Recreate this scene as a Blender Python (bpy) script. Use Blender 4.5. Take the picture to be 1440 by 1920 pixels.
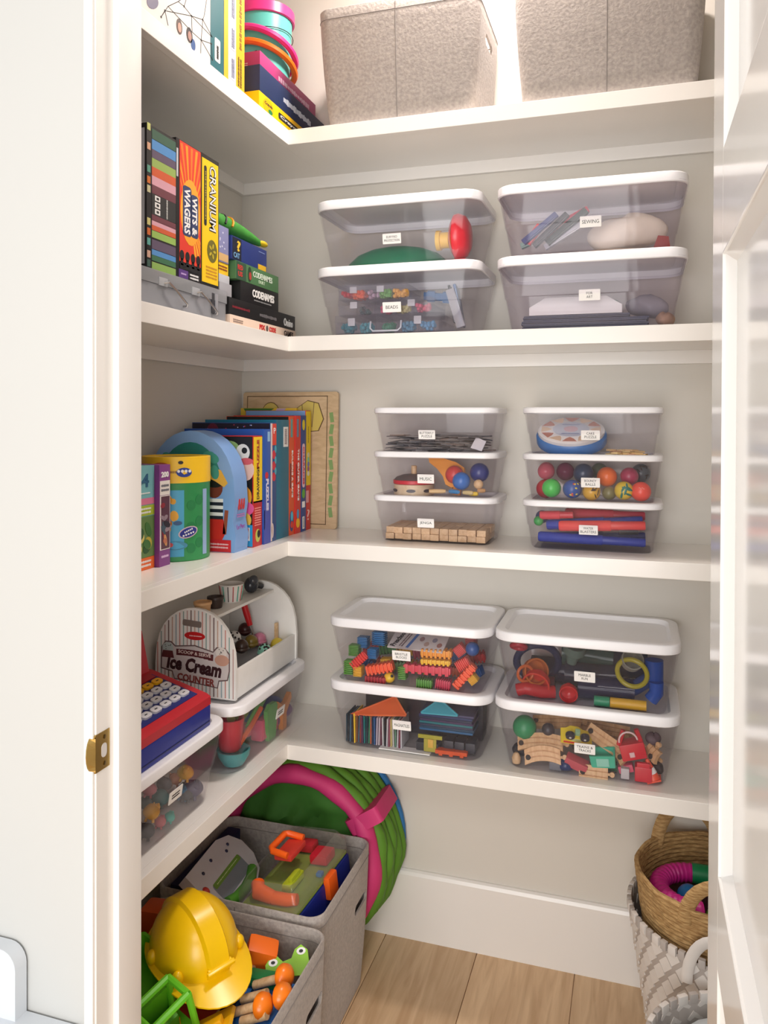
import bpy, bmesh, math, random
from math import sin, cos, pi, radians, sqrt, atan2
from mathutils import Vector, Matrix, Euler

for o in list(bpy.data.objects):
    bpy.data.objects.remove(o)
SC = bpy.context.scene
COL = SC.collection
random.seed(7)

# ------------------------------------------------------------------ camera
F_PX, CY_PX, YAW, PIT, ROLL = 1476.5, 803.5, 0.3098, -0.010, 0.0033
EYE = Vector((0.0, 0.0, 1.5424))
FW = Vector((-sin(YAW) * cos(PIT), cos(YAW) * cos(PIT), sin(PIT)))
_r = Vector((cos(YAW), sin(YAW), 0))
_u = _r.cross(FW)
RT = _r * cos(ROLL) + _u * sin(ROLL)
UPV = _u * cos(ROLL) - _r * sin(ROLL)
cam = bpy.data.cameras.new('camera')
cam.sensor_fit = 'VERTICAL'
cam.sensor_height = 36.0
cam.lens = F_PX / 1920.0 * 36.0
cam.shift_y = (CY_PX - 960.0) / 1920.0
cam.clip_start = 0.02
camera = bpy.data.objects.new('camera', cam)
camera.location = EYE
camera.rotation_euler = Matrix((RT, UPV, -FW)).transposed().to_euler()
COL.objects.link(camera)
SC.camera = camera

# ------------------------------------------------------------------ world, lights, exposure
W = bpy.data.worlds.new('room_light')
SC.world = W
W.use_nodes = True
W.node_tree.nodes['Background'].inputs[0].default_value = (1.0, 0.995, 0.985, 1)
W.node_tree.nodes['Background'].inputs[1].default_value = 0.66

def area_light(name, loc, target, size, power, color, size_y=None):
    l = bpy.data.lights.new(name, 'AREA')
    l.energy = power
    l.color = color
    l.size = size
    if size_y:
        l.shape = 'RECTANGLE'
        l.size_y = size_y
    ob = bpy.data.objects.new(name, l)
    ob.location = loc
    ob.rotation_euler = (Vector(target) - Vector(loc)).to_track_quat('-Z', 'Y').to_euler()
    COL.objects.link(ob)
    return ob

area_light('room_window', (-0.10, -1.90, 1.25), (-0.45, 1.9, 1.35), 2.4, 74, (1.0, 0.985, 0.97), 1.7)
area_light('room_ceiling_light', (-0.05, -0.75, 2.60), (-0.45, 1.9, 1.2), 0.5, 9, (1.0, 0.965, 0.92))
area_light('closet_ceiling_light', (-0.35, 1.90, 3.03), (-0.35, 1.92, 0), 0.24, 18, (1.0, 0.89, 0.83))

SC.view_settings.view_transform = 'Standard'
SC.view_settings.look = 'None'
SC.view_settings.gamma = 1.0
SC.view_settings.use_curve_mapping = False
SC.view_settings.exposure = 0.33
try:
    SC.cycles.transparent_max_bounces = 28
    SC.cycles.max_bounces = 6
    SC.cycles.diffuse_bounces = 4
    SC.cycles.glossy_bounces = 3
    SC.cycles.caustics_reflective = False
    SC.cycles.caustics_refractive = False
    SC.cycles.adaptive_threshold = 0.045
except Exception:
    pass

# ------------------------------------------------------------------ measuring: a photo point on a real plane
def at(x, y, X=None, Y=None, Z=None):
    d = FW + RT * ((x - 720) / F_PX) + UPV * ((CY_PX - y) / F_PX)
    if X is not None:
        t = (X - EYE.x) / d.x
    elif Y is not None:
        t = (Y - EYE.y) / d.y
    else:
        t = (Z - EYE.z) / d.z
    return EYE + d * t

# ------------------------------------------------------------------ materials
def lin(c):
    return tuple(((v / 255.0) / 12.92 if v <= 10 else ((v / 255.0 + 0.055) / 1.055) ** 2.4) for v in c) + (1.0,)

MATS = {}

def nt(name):
    m = bpy.data.materials.new(name)
    m.use_nodes = True
    t = m.node_tree
    t.nodes.clear()
    out = t.nodes.new('ShaderNodeOutputMaterial')
    return m, t, out

def noise_color(t, rgb, var, scale, stretch=(1, 1, 1), detail=3.0, rgb2=None):
    tc = t.nodes.new('ShaderNodeTexCoord')
    mp = t.nodes.new('ShaderNodeMapping')
    mp.inputs['Scale'].default_value = stretch
    nz = t.nodes.new('ShaderNodeTexNoise')
    nz.inputs['Scale'].default_value = scale
    nz.inputs['Detail'].default_value = detail
    rp = t.nodes.new('ShaderNodeValToRGB')
    c = lin(rgb)
    rp.color_ramp.elements[0].position = 0.3
    rp.color_ramp.elements[1].position = 0.7
    if rgb2 is None:
        rp.color_ramp.elements[0].color = tuple(v * (1 - var) for v in c[:3]) + (1,)
        rp.color_ramp.elements[1].color = tuple(min(1, v * (1 + var)) for v in c[:3]) + (1,)
    else:
        rp.color_ramp.elements[0].color = c
        rp.color_ramp.elements[1].color = lin(rgb2)
    t.links.new(tc.outputs['Object'], mp.inputs[0])
    t.links.new(mp.outputs[0], nz.inputs['Vector'])
    t.links.new(nz.outputs[0], rp.inputs[0])
    return rp.outputs[0], nz.outputs[0]

def add_bump(t, b, height, strength, dist=0.002):
    bp = t.nodes.new('ShaderNodeBump')
    bp.inputs['Strength'].default_value = strength
    bp.inputs['Distance'].default_value = dist
    t.links.new(height, bp.inputs['Height'])
    t.links.new(bp.outputs[0], b.inputs['Normal'])

def mt(rgb, rough=0.45, metal=0.0, coat=0.0, var=0.03, scale=18.0, bump=0.0, stretch=(1, 1, 1), rgb2=None, bdist=0.002, sheen=0.0):
    key = (tuple(rgb), rough, metal, coat, var, scale, bump, stretch, rgb2, sheen)
    if key in MATS:
        return MATS[key]
    m, t, out = nt('paint_%02x%02x%02x' % tuple(int(v) for v in rgb))
    b = t.nodes.new('ShaderNodeBsdfPrincipled')
    col, h = noise_color(t, rgb, var, scale, stretch, 3.0, rgb2)
    t.links.new(col, b.inputs['Base Color'])
    b.inputs['Roughness'].default_value = rough
    b.inputs['Metallic'].default_value = metal
    b.inputs['Coat Weight'].default_value = coat
    b.inputs['Coat Roughness'].default_value = 0.08
    if sheen:
        b.inputs['Sheen Weight'].default_value = sheen
    if bump:
        add_bump(t, b, h, bump, bdist)
    t.links.new(b.outputs[0], out.inputs[0])
    MATS[key] = m
    return m

def clear(rgb=(236, 232, 238), haze=0.05, hazec=(225, 220, 226), ior=1.45, rough=0.04):
    """thin clear plastic: what light does not mirror passes straight through, slightly tinted and milky"""
    key = ('clear', tuple(rgb), haze, tuple(hazec), rough)
    if key in MATS:
        return MATS[key]
    m, t, out = nt('clear_plastic')
    tr = t.nodes.new('ShaderNodeBsdfTransparent')
    tr.inputs[0].default_value = lin(rgb)
    df = t.nodes.new('ShaderNodeBsdfDiffuse')
    col, _ = noise_color(t, hazec, 0.03, 9.0)
    t.links.new(col, df.inputs[0])
    gl = t.nodes.new('ShaderNodeBsdfGlossy')
    gl.inputs['Roughness'].default_value = rough
    lw = t.nodes.new('ShaderNodeLayerWeight')
    lw.inputs[0].default_value = 0.5
    pw_ = t.nodes.new('ShaderNodeMath')
    pw_.operation = 'POWER'
    pw_.inputs[1].default_value = 4.0
    fr = t.nodes.new('ShaderNodeMath')
    fr.operation = 'MULTIPLY_ADD'
    fr.inputs[1].default_value = 0.30
    fr.inputs[2].default_value = 0.014
    t.links.new(lw.outputs['Facing'], pw_.inputs[0])
    t.links.new(pw_.outputs[0], fr.inputs[0])
    m1 = t.nodes.new('ShaderNodeMixShader')
    m1.inputs[0].default_value = haze
    m2 = t.nodes.new('ShaderNodeMixShader')
    t.links.new(tr.outputs[0], m1.inputs[1])
    t.links.new(df.outputs[0], m1.inputs[2])
    t.links.new(fr.outputs[0], m2.inputs[0])
    t.links.new(m1.outputs[0], m2.inputs[1])
    t.links.new(gl.outputs[0], m2.inputs[2])
    t.links.new(m2.outputs[0], out.inputs[0])
    MATS[key] = m
    return m

def tinted(rgb, haze=0.35):
    return clear(rgb, haze, rgb, 1.45, 0.05)

def wood(rgb, rgb2, scale=6.0, rough=0.45, stretch=(9, 1, 9)):
    key = ('wood', rgb, rgb2, scale, stretch)
    if key in MATS:
        return MATS[key]
    m, t, out = nt('wood_grain')
    b = t.nodes.new('ShaderNodeBsdfPrincipled')
    tc = t.nodes.new('ShaderNodeTexCoord')
    oi = t.nodes.new('ShaderNodeObjectInfo')
    va = t.nodes.new('ShaderNodeVectorMath')
    va.operation = 'ADD'
    mp = t.nodes.new('ShaderNodeMapping')
    mp.inputs['Scale'].default_value = stretch
    mm = t.nodes.new('ShaderNodeMath')
    mm.operation = 'MULTIPLY'
    mm.inputs[1].default_value = 37.0
    nz = t.nodes.new('ShaderNodeTexNoise')
    nz.inputs['Scale'].default_value = scale
    nz.inputs['Detail'].default_value = 6
    nz.inputs['Distortion'].default_value = 0.8
    rp = t.nodes.new('ShaderNodeValToRGB')
    rp.color_ramp.elements[0].position = 0.32
    rp.color_ramp.elements[1].position = 0.68
    rp.color_ramp.elements[0].color = lin(rgb)
    rp.color_ramp.elements[1].color = lin(rgb2)
    hs = t.nodes.new('ShaderNodeHueSaturation')
    ma = t.nodes.new('ShaderNodeMapRange')
    ma.inputs[3].default_value = 0.90
    ma.inputs[4].default_value = 1.08
    t.links.new(oi.outputs['Random'], mm.inputs[0])
    t.links.new(tc.outputs['Object'], va.inputs[0])
    t.links.new(mm.outputs[0], va.inputs[1])
    t.links.new(va.outputs[0], mp.inputs[0])
    t.links.new(mp.outputs[0], nz.inputs['Vector'])
    t.links.new(nz.outputs[0], rp.inputs[0])
    t.links.new(oi.outputs['Random'], ma.inputs[0])
    t.links.new(ma.outputs[0], hs.inputs['Value'])
    t.links.new(rp.outputs[0], hs.inputs['Color'])
    t.links.new(hs.outputs[0], b.inputs['Base Color'])
    b.inputs['Roughness'].default_value = rough
    add_bump(t, b, nz.outputs[0], 0.08, 0.001)
    t.links.new(b.outputs[0], out.inputs[0])
    MATS[key] = m
    return m

WALL = mt((214, 209, 200), 0.55, var=0.008, scale=3.0)
ROOMWALL = mt((188, 188, 185), 0.6, var=0.006, scale=3.0)
TRIM = mt((236, 232, 227), 0.30, var=0.008, scale=4.0, coat=0.15)
SHELFP = mt((243, 239, 233), 0.28, var=0.008, scale=4.0, coat=0.2)
DOORP = mt((230, 228, 225), 0.13, var=0.005, scale=4.0, coat=0.0)
FLOORW = wood((196, 160, 122), (222, 190, 152), 5.0, 0.42, (9, 0.8, 9))
BEECH = wood((205, 165, 120), (228, 194, 152), 12.0, 0.5, (8, 1, 8))
LID = mt((246, 245, 248), 0.35, var=0.01, scale=6.0)
CLEAR = clear((252, 251, 252), 0.018, (215, 210, 220))
CLEARM = clear((251, 249, 251), 0.05, (205, 200, 210))
BLACK = mt((22, 21, 22), 0.5)
INK = mt((40, 38, 40), 0.6)
WHITE = mt((240, 238, 236), 0.5)
PAPER = mt((245, 243, 240), 0.7, var=0.01)
BRASS = mt((190, 160, 95), 0.28, metal=1.0, var=0.08, scale=30)
STEEL = mt((190, 190, 192), 0.25, metal=1.0)
FELT = mt((154, 146, 141), 0.95, var=0.0, scale=130.0, bump=0.4, rgb2=(178, 169, 162), bdist=0.003, sheen=0.2)
RED = mt((205, 30, 35), 0.35)
YEL = mt((248, 200, 20), 0.4)
BLUE = mt((28, 70, 170), 0.4)
NAVY = mt((25, 38, 85), 0.45)
GREEN = mt((40, 140, 70), 0.45)
ORANGE = mt((240, 110, 25), 0.4)
PINK = mt((232, 110, 150), 0.45)

# ------------------------------------------------------------------ mesh building
class MB:
    def __init__(s):
        s.v = []
        s.f = []
        s.m = Matrix.Identity(4)

    def add(s, vs, fs):
        n = len(s.v)
        s.v += [s.m @ Vector(v) for v in vs]
        s.f += [[i + n for i in f] for f in fs]
        return s

    def box(s, x0, x1, y0, y1, z0, z1, bev=0.0):
        if bev <= 0:
            s.add([(x0, y0, z0), (x1, y0, z0), (x1, y1, z0), (x0, y1, z0), (x0, y0, z1), (x1, y0, z1), (x1, y1, z1), (x0, y1, z1)],
                  [(0, 3, 2, 1), (4, 5, 6, 7), (0, 1, 5, 4), (1, 2, 6, 5), (2, 3, 7, 6), (3, 0, 4, 7)])
            return s
        bm = bmesh.new()
        bmesh.ops.create_cube(bm, size=1.0)
        for v in bm.verts:
            v.co = Vector((x0 + (v.co.x + .5) * (x1 - x0), y0 + (v.co.y + .5) * (y1 - y0), z0 + (v.co.z + .5) * (z1 - z0)))
        bev = min(bev, 0.49 * min(abs(x1 - x0), abs(y1 - y0), abs(z1 - z0)))
        bmesh.ops.bevel(bm, geom=list(bm.edges), offset=bev, segments=2, profile=0.7, affect='EDGES')
        bm.verts.ensure_lookup_table()
        s.add([v.co.copy() for v in bm.verts], [[v.index for v in f.verts] for f in bm.faces])
        bm.free()
        return s

    def cbox(s, c, d, bev=0.0):
        return s.box(c[0] - d[0] / 2, c[0] + d[0] / 2, c[1] - d[1] / 2, c[1] + d[1] / 2, c[2] - d[2] / 2, c[2] + d[2] / 2, bev)

    def loft(s, rings, cap0=True, cap1=True, closed=False):
        n = len(rings[0])
        vs = [p for r in rings for p in r]
        fs = []
        k = len(rings)
        for i in range(k if closed else k - 1):
            j2 = (i + 1) % k
            for j in range(n):
                a = i * n + j
                b = i * n + (j + 1) % n
                fs.append((a, b, j2 * n + (j + 1) % n, j2 * n + j))
        if not closed:
            if cap0:
                fs.append(tuple(reversed(range(n))))
            if cap1:
                fs.append(tuple((k - 1) * n + j for j in range(n)))
        return s.add(vs, fs)

    def prism(s, pts, z0, z1):
        return s.loft([[(p[0], p[1], z0) for p in pts], [(p[0], p[1], z1) for p in pts]])

    def lathe(s, prof, n=24, cap0=True, cap1=True):
        rings = [[(r * cos(2 * pi * j / n), r * sin(2 * pi * j / n), z) for j in range(n)] for r, z in prof]
        return s.loft(rings, cap0, cap1)

    def ell(s, c, r, n=16, k=10):
        if not hasattr(r, '__len__'):
            r = (r, r, r)
        rings = []
        for i in range(1, k):
            a = -pi / 2 + pi * i / k
            rings.append([(c[0] + r[0] * cos(a) * cos(2 * pi * j / n), c[1] + r[1] * cos(a) * sin(2 * pi * j / n), c[2] + r[2] * sin(a)) for j in range(n)])
        b = len(s.v)
        s.loft(rings, False, False)
        nv = len(rings) * n
        s.v += [s.m @ Vector((c[0], c[1], c[2] - r[2])), s.m @ Vector((c[0], c[1], c[2] + r[2]))]
        for j in range(n):
            s.f.append([b + (j + 1) % n, b + j, b + nv])
            s.f.append([b + nv - n + j, b + nv - n + (j + 1) % n, b + nv + 1])
        return s

    def tube(s, path, r, n=10, closed=False, flat=1.0):
        path = [Vector(p) for p in path]
        k = len(path)
        rs = r if hasattr(r, '__len__') else [r] * k
        rings = []
        prev = None
        for i in range(k):
            if closed:
                d = path[(i + 1) % k] - path[i - 1]
            else:
                d = path[min(i + 1, k - 1)] - path[max(i - 1, 0)]
            d.normalize()
            if prev is None:
                a = Vector((0, 0, 1)) if abs(d.z) < 0.9 else Vector((1, 0, 0))
                u = d.cross(a).normalized()
            else:
                u = (prev - d * prev.dot(d)).normalized()
            prev = u
            w = d.cross(u)
            rings.append([path[i] + (u * cos(2 * pi * j / n) * flat + w * sin(2 * pi * j / n)) * rs[i] for j in range(n)])
        return s.loft(rings, closed=closed)

def rrect(w, d, r, n=5, cx=0.0, cy=0.0):
    pts = []
    for (sx, sy, a0) in ((1, 1, 0), (-1, 1, 90), (-1, -1, 180), (1, -1, 270)):
        for i in range(n + 1):
            a = radians(a0 + 90 * i / n)
            pts.append((cx + sx * (w / 2 - r) + r * cos(a), cy + sy * (d / 2 - r) + r * sin(a)))
    return pts

def ring3(w, d, r, z, n=5):
    return [(x, y, z) for x, y in rrect(w, d, r, n)]

def link(o, parent=None):
    COL.objects.link(o)
    if parent is not None:
        o.parent = parent
    return o

def obj(name, mb, mat, parent=None, smooth=True, angle=40, label=None):
    me = bpy.data.meshes.new(name)
    me.from_pydata([tuple(v) for v in mb.v], [], mb.f)
    bm = bmesh.new()
    bm.from_mesh(me)
    bmesh.ops.recalc_face_normals(bm, faces=bm.faces)
    bm.to_mesh(me)
    bm.free()
    if smooth:
        me.polygons.foreach_set('use_smooth', [True] * len(me.polygons))
        me.set_sharp_from_angle(angle=radians(angle))
    me.materials.append(mat)
    o = bpy.data.objects.new(name, me)
    if label:
        o['label'] = label
    return link(o, parent)

def center_origin(o):
    """put the origin of a one-mesh thing at the middle of its base"""
    me = o.data
    xs = [v.co for v in me.vertices]
    lo = Vector((min(v.x for v in xs), min(v.y for v in xs), min(v.z for v in xs)))
    hi = Vector((max(v.x for v in xs), max(v.y for v in xs), max(v.z for v in xs)))
    c = Vector(((lo.x + hi.x) / 2, (lo.y + hi.y) / 2, lo.z))
    me.transform(Matrix.Translation(-c))
    o.location = o.location + c
    return o

def thing(name, label, cat, loc=(0, 0, 0), rot=(0, 0, 0), group=None):
    o = bpy.data.objects.new(name, None)
    o.empty_display_size = 0.02
    o.location = loc
    o.rotation_euler = rot
    o['label'] = label
    o['category'] = cat
    if group:
        o['group'] = group
    return link(o)

def tag(o, label, cat, group=None):
    o['label'] = label
    o['category'] = cat
    if group:
        o['group'] = group
    return o

def solo(name, mb, mat, label, cat, loc=(0, 0, 0), rot=(0, 0, 0), group=None, angle=40):
    o = obj(name, mb, mat, None, True, angle)
    o.location = loc
    o.rotation_euler = rot
    return tag(o, label, cat, group)

def struct(name, mb, mat, parent=None, label=None, smooth=False):
    o = obj(name, mb, mat, parent, smooth)
    if parent is None:
        o['kind'] = 'structure'
        center_origin(o)
    if label:
        o['label'] = label
    return o

# faces of a thing: x = right as seen from outside, y = up, z = outwards
def FM(face, p):
    p = Vector(p)
    if face == '+X':
        r, u, n = (0, 1, 0), (0, 0, 1), (1, 0, 0)
    elif face == '-Y':
        r, u, n = (1, 0, 0), (0, 0, 1), (0, -1, 0)
    elif face == '+Z':
        r, u, n = (0, 1, 0), (-1, 0, 0), (0, 0, 1)
    elif face == '+Zy':
        r, u, n = (1, 0, 0), (0, 1, 0), (0, 0, 1)
    m = Matrix.Identity(4)
    for i in range(3):
        m[i][0], m[i][1], m[i][2], m[i][3] = r[i], u[i], n[i], p[i]
    return m

TH = 0.0006

def dec_rect(parent, M, u, v, w, h, mat, name='printed_panel', rot=0.0, t=TH, r=0.0):
    mb = MB()
    mb.m = M @ Matrix.Translation((u, v, 0)) @ Matrix.Rotation(rot, 4, 'Z')
    if r > 0:
        mb.prism(rrect(w, h, r, 3), -0.0002, t)
    else:
        mb.box(-w / 2, w / 2, -h / 2, h / 2, -0.0002, t)
    return obj(name, mb, mat, parent, False)

def dec_poly(parent, M, pts, mat, name='printed_shape', t=TH):
    mb = MB()
    mb.m = M
    mb.prism(pts, -0.0002, t)
    return obj(name, mb, mat, parent, False)

def dec_disc(parent, M, u, v, ru, rv, mat, name='printed_disc', t=TH, n=18, rot=0.0):
    c, s_ = cos(rot), sin(rot)
    pts = []
    for i in range(n):
        a, b = ru * cos(2 * pi * i / n), rv * sin(2 * pi * i / n)
        pts.append((u + a * c - b * s_, v + a * s_ + b * c))
    return dec_poly(parent, M, pts, mat, name, t)

def dec_bars(parent, M, u, v, w, h, mat, rows=1, t=TH * 1.5, rot=0.0, name='small_print', seed=1):
    """a block of print too small to read: short ink marks in rows"""
    rnd = random.Random(seed)
    mb = MB()
    mb.m = M @ Matrix.Translation((u, v, 0)) @ Matrix.Rotation(rot, 4, 'Z')
    rh = h / rows
    for i in range(rows):
        x = -w / 2
        y = h / 2 - rh * (i + 0.5)
        while x < w / 2 - w * 0.03:
            l = min(w * rnd.uniform(0.03, 0.075), w / 2 - x)
            hh = rh * rnd.uniform(0.35, 0.62)
            mb.box(x, x + l * 0.7, y - hh / 2, y + hh / 2, 0, t)
            x += l
    o = obj(name, mb, mat, parent, False)
    o['kind'] = 'stuff'
    return o

def dec_text(parent, M, s, u, v, w, h, mat, rot=0.0, name='lettering', bold=0.0, shear=0.0, t=TH * 1.6, spacing=1.0):
    cu = bpy.data.curves.new('lettering', 'FONT')
    cu.body = s
    cu.resolution_u = 2
    cu.extrude = 0.01
    cu.offset = bold
    cu.shear = shear
    cu.space_character = spacing
    cu.align_x = 'CENTER'
    tmp = bpy.data.objects.new('lettering', cu)
    COL.objects.link(tmp)
    dg = bpy.context.evaluated_depsgraph_get()
    me = bpy.data.meshes.new_from_object(tmp.evaluated_get(dg))
    bpy.data.objects.remove(tmp)
    bpy.data.curves.remove(cu)
    me.name = name
    vs = [x.co for x in me.vertices]
    lo = Vector((min(x.x for x in vs), min(x.y for x in vs), min(x.z for x in vs)))
    hi = Vector((max(x.x for x in vs), max(x.y for x in vs), max(x.z for x in vs)))
    S = Matrix.Diagonal((w / (hi.x - lo.x), h / (hi.y - lo.y), t / max(1e-6, hi.z - lo.z), 1))
    me.transform(M @ Matrix.Translation((u, v, 0)) @ Matrix.Rotation(rot, 4, 'Z') @ S @ Matrix.Translation((-(lo.x + hi.x) / 2, -(lo.y + hi.y) / 2, -lo.z)))
    me.materials.clear()
    me.materials.append(mat)
    o = bpy.data.objects.new(name, me)
    return link(o, parent)

def apply_cut(o, cutters):
    """real openings cut through a mesh"""
    tmp = []
    for mb in cutters:
        c = obj('cutter', mb, BLACK, None, False)
        c.parent = o.parent
        md = o.modifiers.new('cut', 'BOOLEAN')
        md.operation = 'DIFFERENCE'
        md.solver = 'EXACT'
        md.object = c
        tmp.append(c)
    bpy.context.view_layer.update()
    dg = bpy.context.evaluated_depsgraph_get()
    me = bpy.data.meshes.new_from_object(o.evaluated_get(dg))
    o.modifiers.clear()
    old = o.data
    me.name = old.name
    o.data = me
    bpy.data.meshes.remove(old)
    for c in tmp:
        d = c.data
        bpy.data.objects.remove(c)
        bpy.data.meshes.remove(d)
    if len(o.data.materials) == 0:
        o.data.materials.append(FELT)
    return o

# ================================================================== the setting
XW, YW = -1.200, 2.258          # left and back wall
XF, YB = -0.899, 1.954          # front edges of the left and the back shelves
SH = (2.327, 1.7695, 1.214, 0.6593)
YR, YI = 1.034, 1.132           # room side and closet side of the front wall
XJ, XD = -0.800, 0.085         # strike jamb face, hinge line of the open door
HEAD = 2.44
CEIL = 3.05

struct('wall_back', MB().box(-1.30, 1.05, YW, YW + 0.1, 0, CEIL), WALL)
struct('wall_left', MB().box(XW - 0.1, XW, YI, YW, 0, CEIL), WALL)
struct('wall_right', MB().box(0.95, 1.05, YI, YW, 0, CEIL), WALL)
struct('wall_front_left', MB().box(-3.0, XJ - 0.02, YR, YI, 0, CEIL), ROOMWALL)
struct('wall_front_right', MB().box(XD + 0.050, 2.4, YR + 0.014, YI, 0, CEIL), ROOMWALL)
struct('wall_front_header', MB().box(XJ - 0.02, XD + 0.050, YR, YI, HEAD + 0.02, CEIL), ROOMWALL)
struct('ceiling', MB().box(-1.30, 1.05, YI, YW + 0.1, CEIL, CEIL + 0.08), WALL)

# floor: boards run from the door to the back wall
fl = struct('floor', MB().box(-3.0, 2.4, -2.2, YW + 0.02, -0.04, -0.006), FLOORW)
pw = 0.276
x = -0.154 - 4 * pw
k = 0
while x < 0.95:
    off = (0.55, 1.25, 0.9, 1.6, 0.35)[k % 5]
    for (a, b) in ((off - 1.5, off), (off, YW)):
        mb = MB().box(-pw / 2 + 0.0011, pw / 2 - 0.0011, a + 0.001, b - 0.001, -0.006, 0.0, 0.0009)
        p = obj('floor_board', mb, FLOORW, None, False)
        p.location = (x + pw / 2, 0, 0)
        p.parent = fl
        p.matrix_parent_inverse = fl.matrix_basis.inverted()
    x += pw
    k += 1

bprof = [(0, 0), (0.016, 0), (0.016, 0.190), (0.012, 0.199), (0.006, 0.2035), (0, 0.2035)]
bb_back = MB().loft([[(XW, YW - d, z) for d, z in bprof], [(0.95, YW - d, z) for d, z in bprof]])
bb_left = MB().loft([[(XW + d, YI, z) for d, z in bprof], [(XW + d, YW - 0.016, z) for d, z in bprof]])
struct('baseboard_back', bb_back, TRIM)
struct('baseboard_left', bb_left, TRIM)

# shelves: an L of two boards with a square front edge; a cleat carries them on both walls
names_sh = ('top shelf with the grey felt baskets', 'second shelf from the top with four large clear bins',
            'third shelf from the top with six small clear bins', 'lowest shelf with the ice cream toy and four bins')
for i, z in enumerate(SH):
    s = thing('corner_shelf', 'white painted L-shaped corner shelf, the ' + names_sh[i], 'shelf', (XF, YB, z - 0.0401))
    bt = 0.0365
    def sb(nm, x0, x1, y0, y1, z0, z1, bev=0.0015):
        obj(nm, MB().box(x0 - XF, x1 - XF, y0 - YB, y1 - YB, z0, z1, bev), SHELFP, s, False)
    sb('shelf_board', XW, XF - 0.02, YI, YW, 0.0401 - bt, 0.0401)
    sb('shelf_board', XF - 0.02, 0.95, YB + 0.02, YW, 0.0401 - bt, 0.0401)
    sb('front_edge', XF - 0.02, XF, YI, YB + 0.02, 0, 0.0401)
    sb('front_edge', XF, 0.95, YB, YB + 0.02, 0, 0.0401)
    zb = z - 0.0401 + (0.0401 - bt)
    tr = struct('trim_%d' % (i * 2 + 1), MB().box(XW + 0.014, 0.95, YW - 0.014, YW, zb - 0.036, zb, 0.001), TRIM)
    tr = struct('trim_%d' % (i * 2 + 2), MB().box(XW, XW + 0.014, YI, YW, zb - 0.036, zb, 0.001), TRIM)

# door frame: jambs with a stop, strike plate on the left one
jl = struct('trim_9', MB().box(XJ - 0.02, XJ, YR - 0.004, YI, 0, HEAD, 0.001), TRIM)
def pin(o, par):
    o.parent = par
    o.matrix_parent_inverse = par.matrix_basis.inverted()
    return o
pin(obj('door_stop', MB().box(XJ - 0.001, XJ + 0.011, 1.072, YI + 0.001, 0, HEAD, 0.003), TRIM), jl)
pin(obj('casing_bead', MB().box(XJ - 0.019, XJ - 0.002, YR - 0.010, YR + 0.001, 0, HEAD + 0.04, 0.004), TRIM), jl)
sp = MB().box(XJ - 0.002, XJ + 0.0012, 1.027, 1.062, 0.990, 1.050, 0.0006)
ty = []
for q in range(9):
    a = pi * q / 8
    ty.append((1.020 - 0.027 * cos(a), 0.012 * sin(a)))
for q in range(8):
    z0, d0 = ty[q]
    z1, d1 = ty[q + 1]
    sp.add([(XJ + 0.0012, 1.027, z0), (XJ + 0.0012, 1.027, z1), (XJ - 0.006, 1.027 - d1, z1), (XJ - 0.006, 1.027 - d0, z0),
            (XJ - 0.0008, 1.027, z0), (XJ - 0.0008, 1.027, z1), (XJ - 0.008, 1.027 - d1, z1), (XJ - 0.008, 1.027 - d0, z0)],
           [(0, 1, 2, 3), (7, 6, 5, 4), (0, 4, 5, 1), (2, 6, 7, 3), (0, 3, 7, 4), (1, 5, 6, 2)])
spo = obj('strike_plate', sp, BRASS, None, False, label='brass strike plate on the left door jamb')
pin(spo, jl)
hole = MB()
hole.m = FM('+X', (XJ + 0.0012, 1.0475, 1.020))
hole.prism(rrect(0.013, 0.022, 0.006, 4), -0.0002, 0.0005)
pin(obj('latch_hole', hole, mt((205, 200, 196), 0.5), None, False), jl)
for zz in (0.999, 1.041):
    m_ = MB()
    m_.m = FM('+X', (XJ + 0.0012, 1.0485, zz))
    m_.lathe([(0.0035, 0), (0.0035, 0.0007), (0.002, 0.001)], 10)
    pin(obj('screw', m_, mt((120, 98, 55), 0.35, metal=1.0), None), jl)
struct('trim_10', MB().box(XD + 0.026, XD + 0.050, 1.046, YI, 0, HEAD, 0.001), TRIM)
struct('trim_11', MB().box(XJ - 0.02, XD + 0.050, YR - 0.004, YI, HEAD, HEAD + 0.02, 0.001), TRIM)

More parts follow.
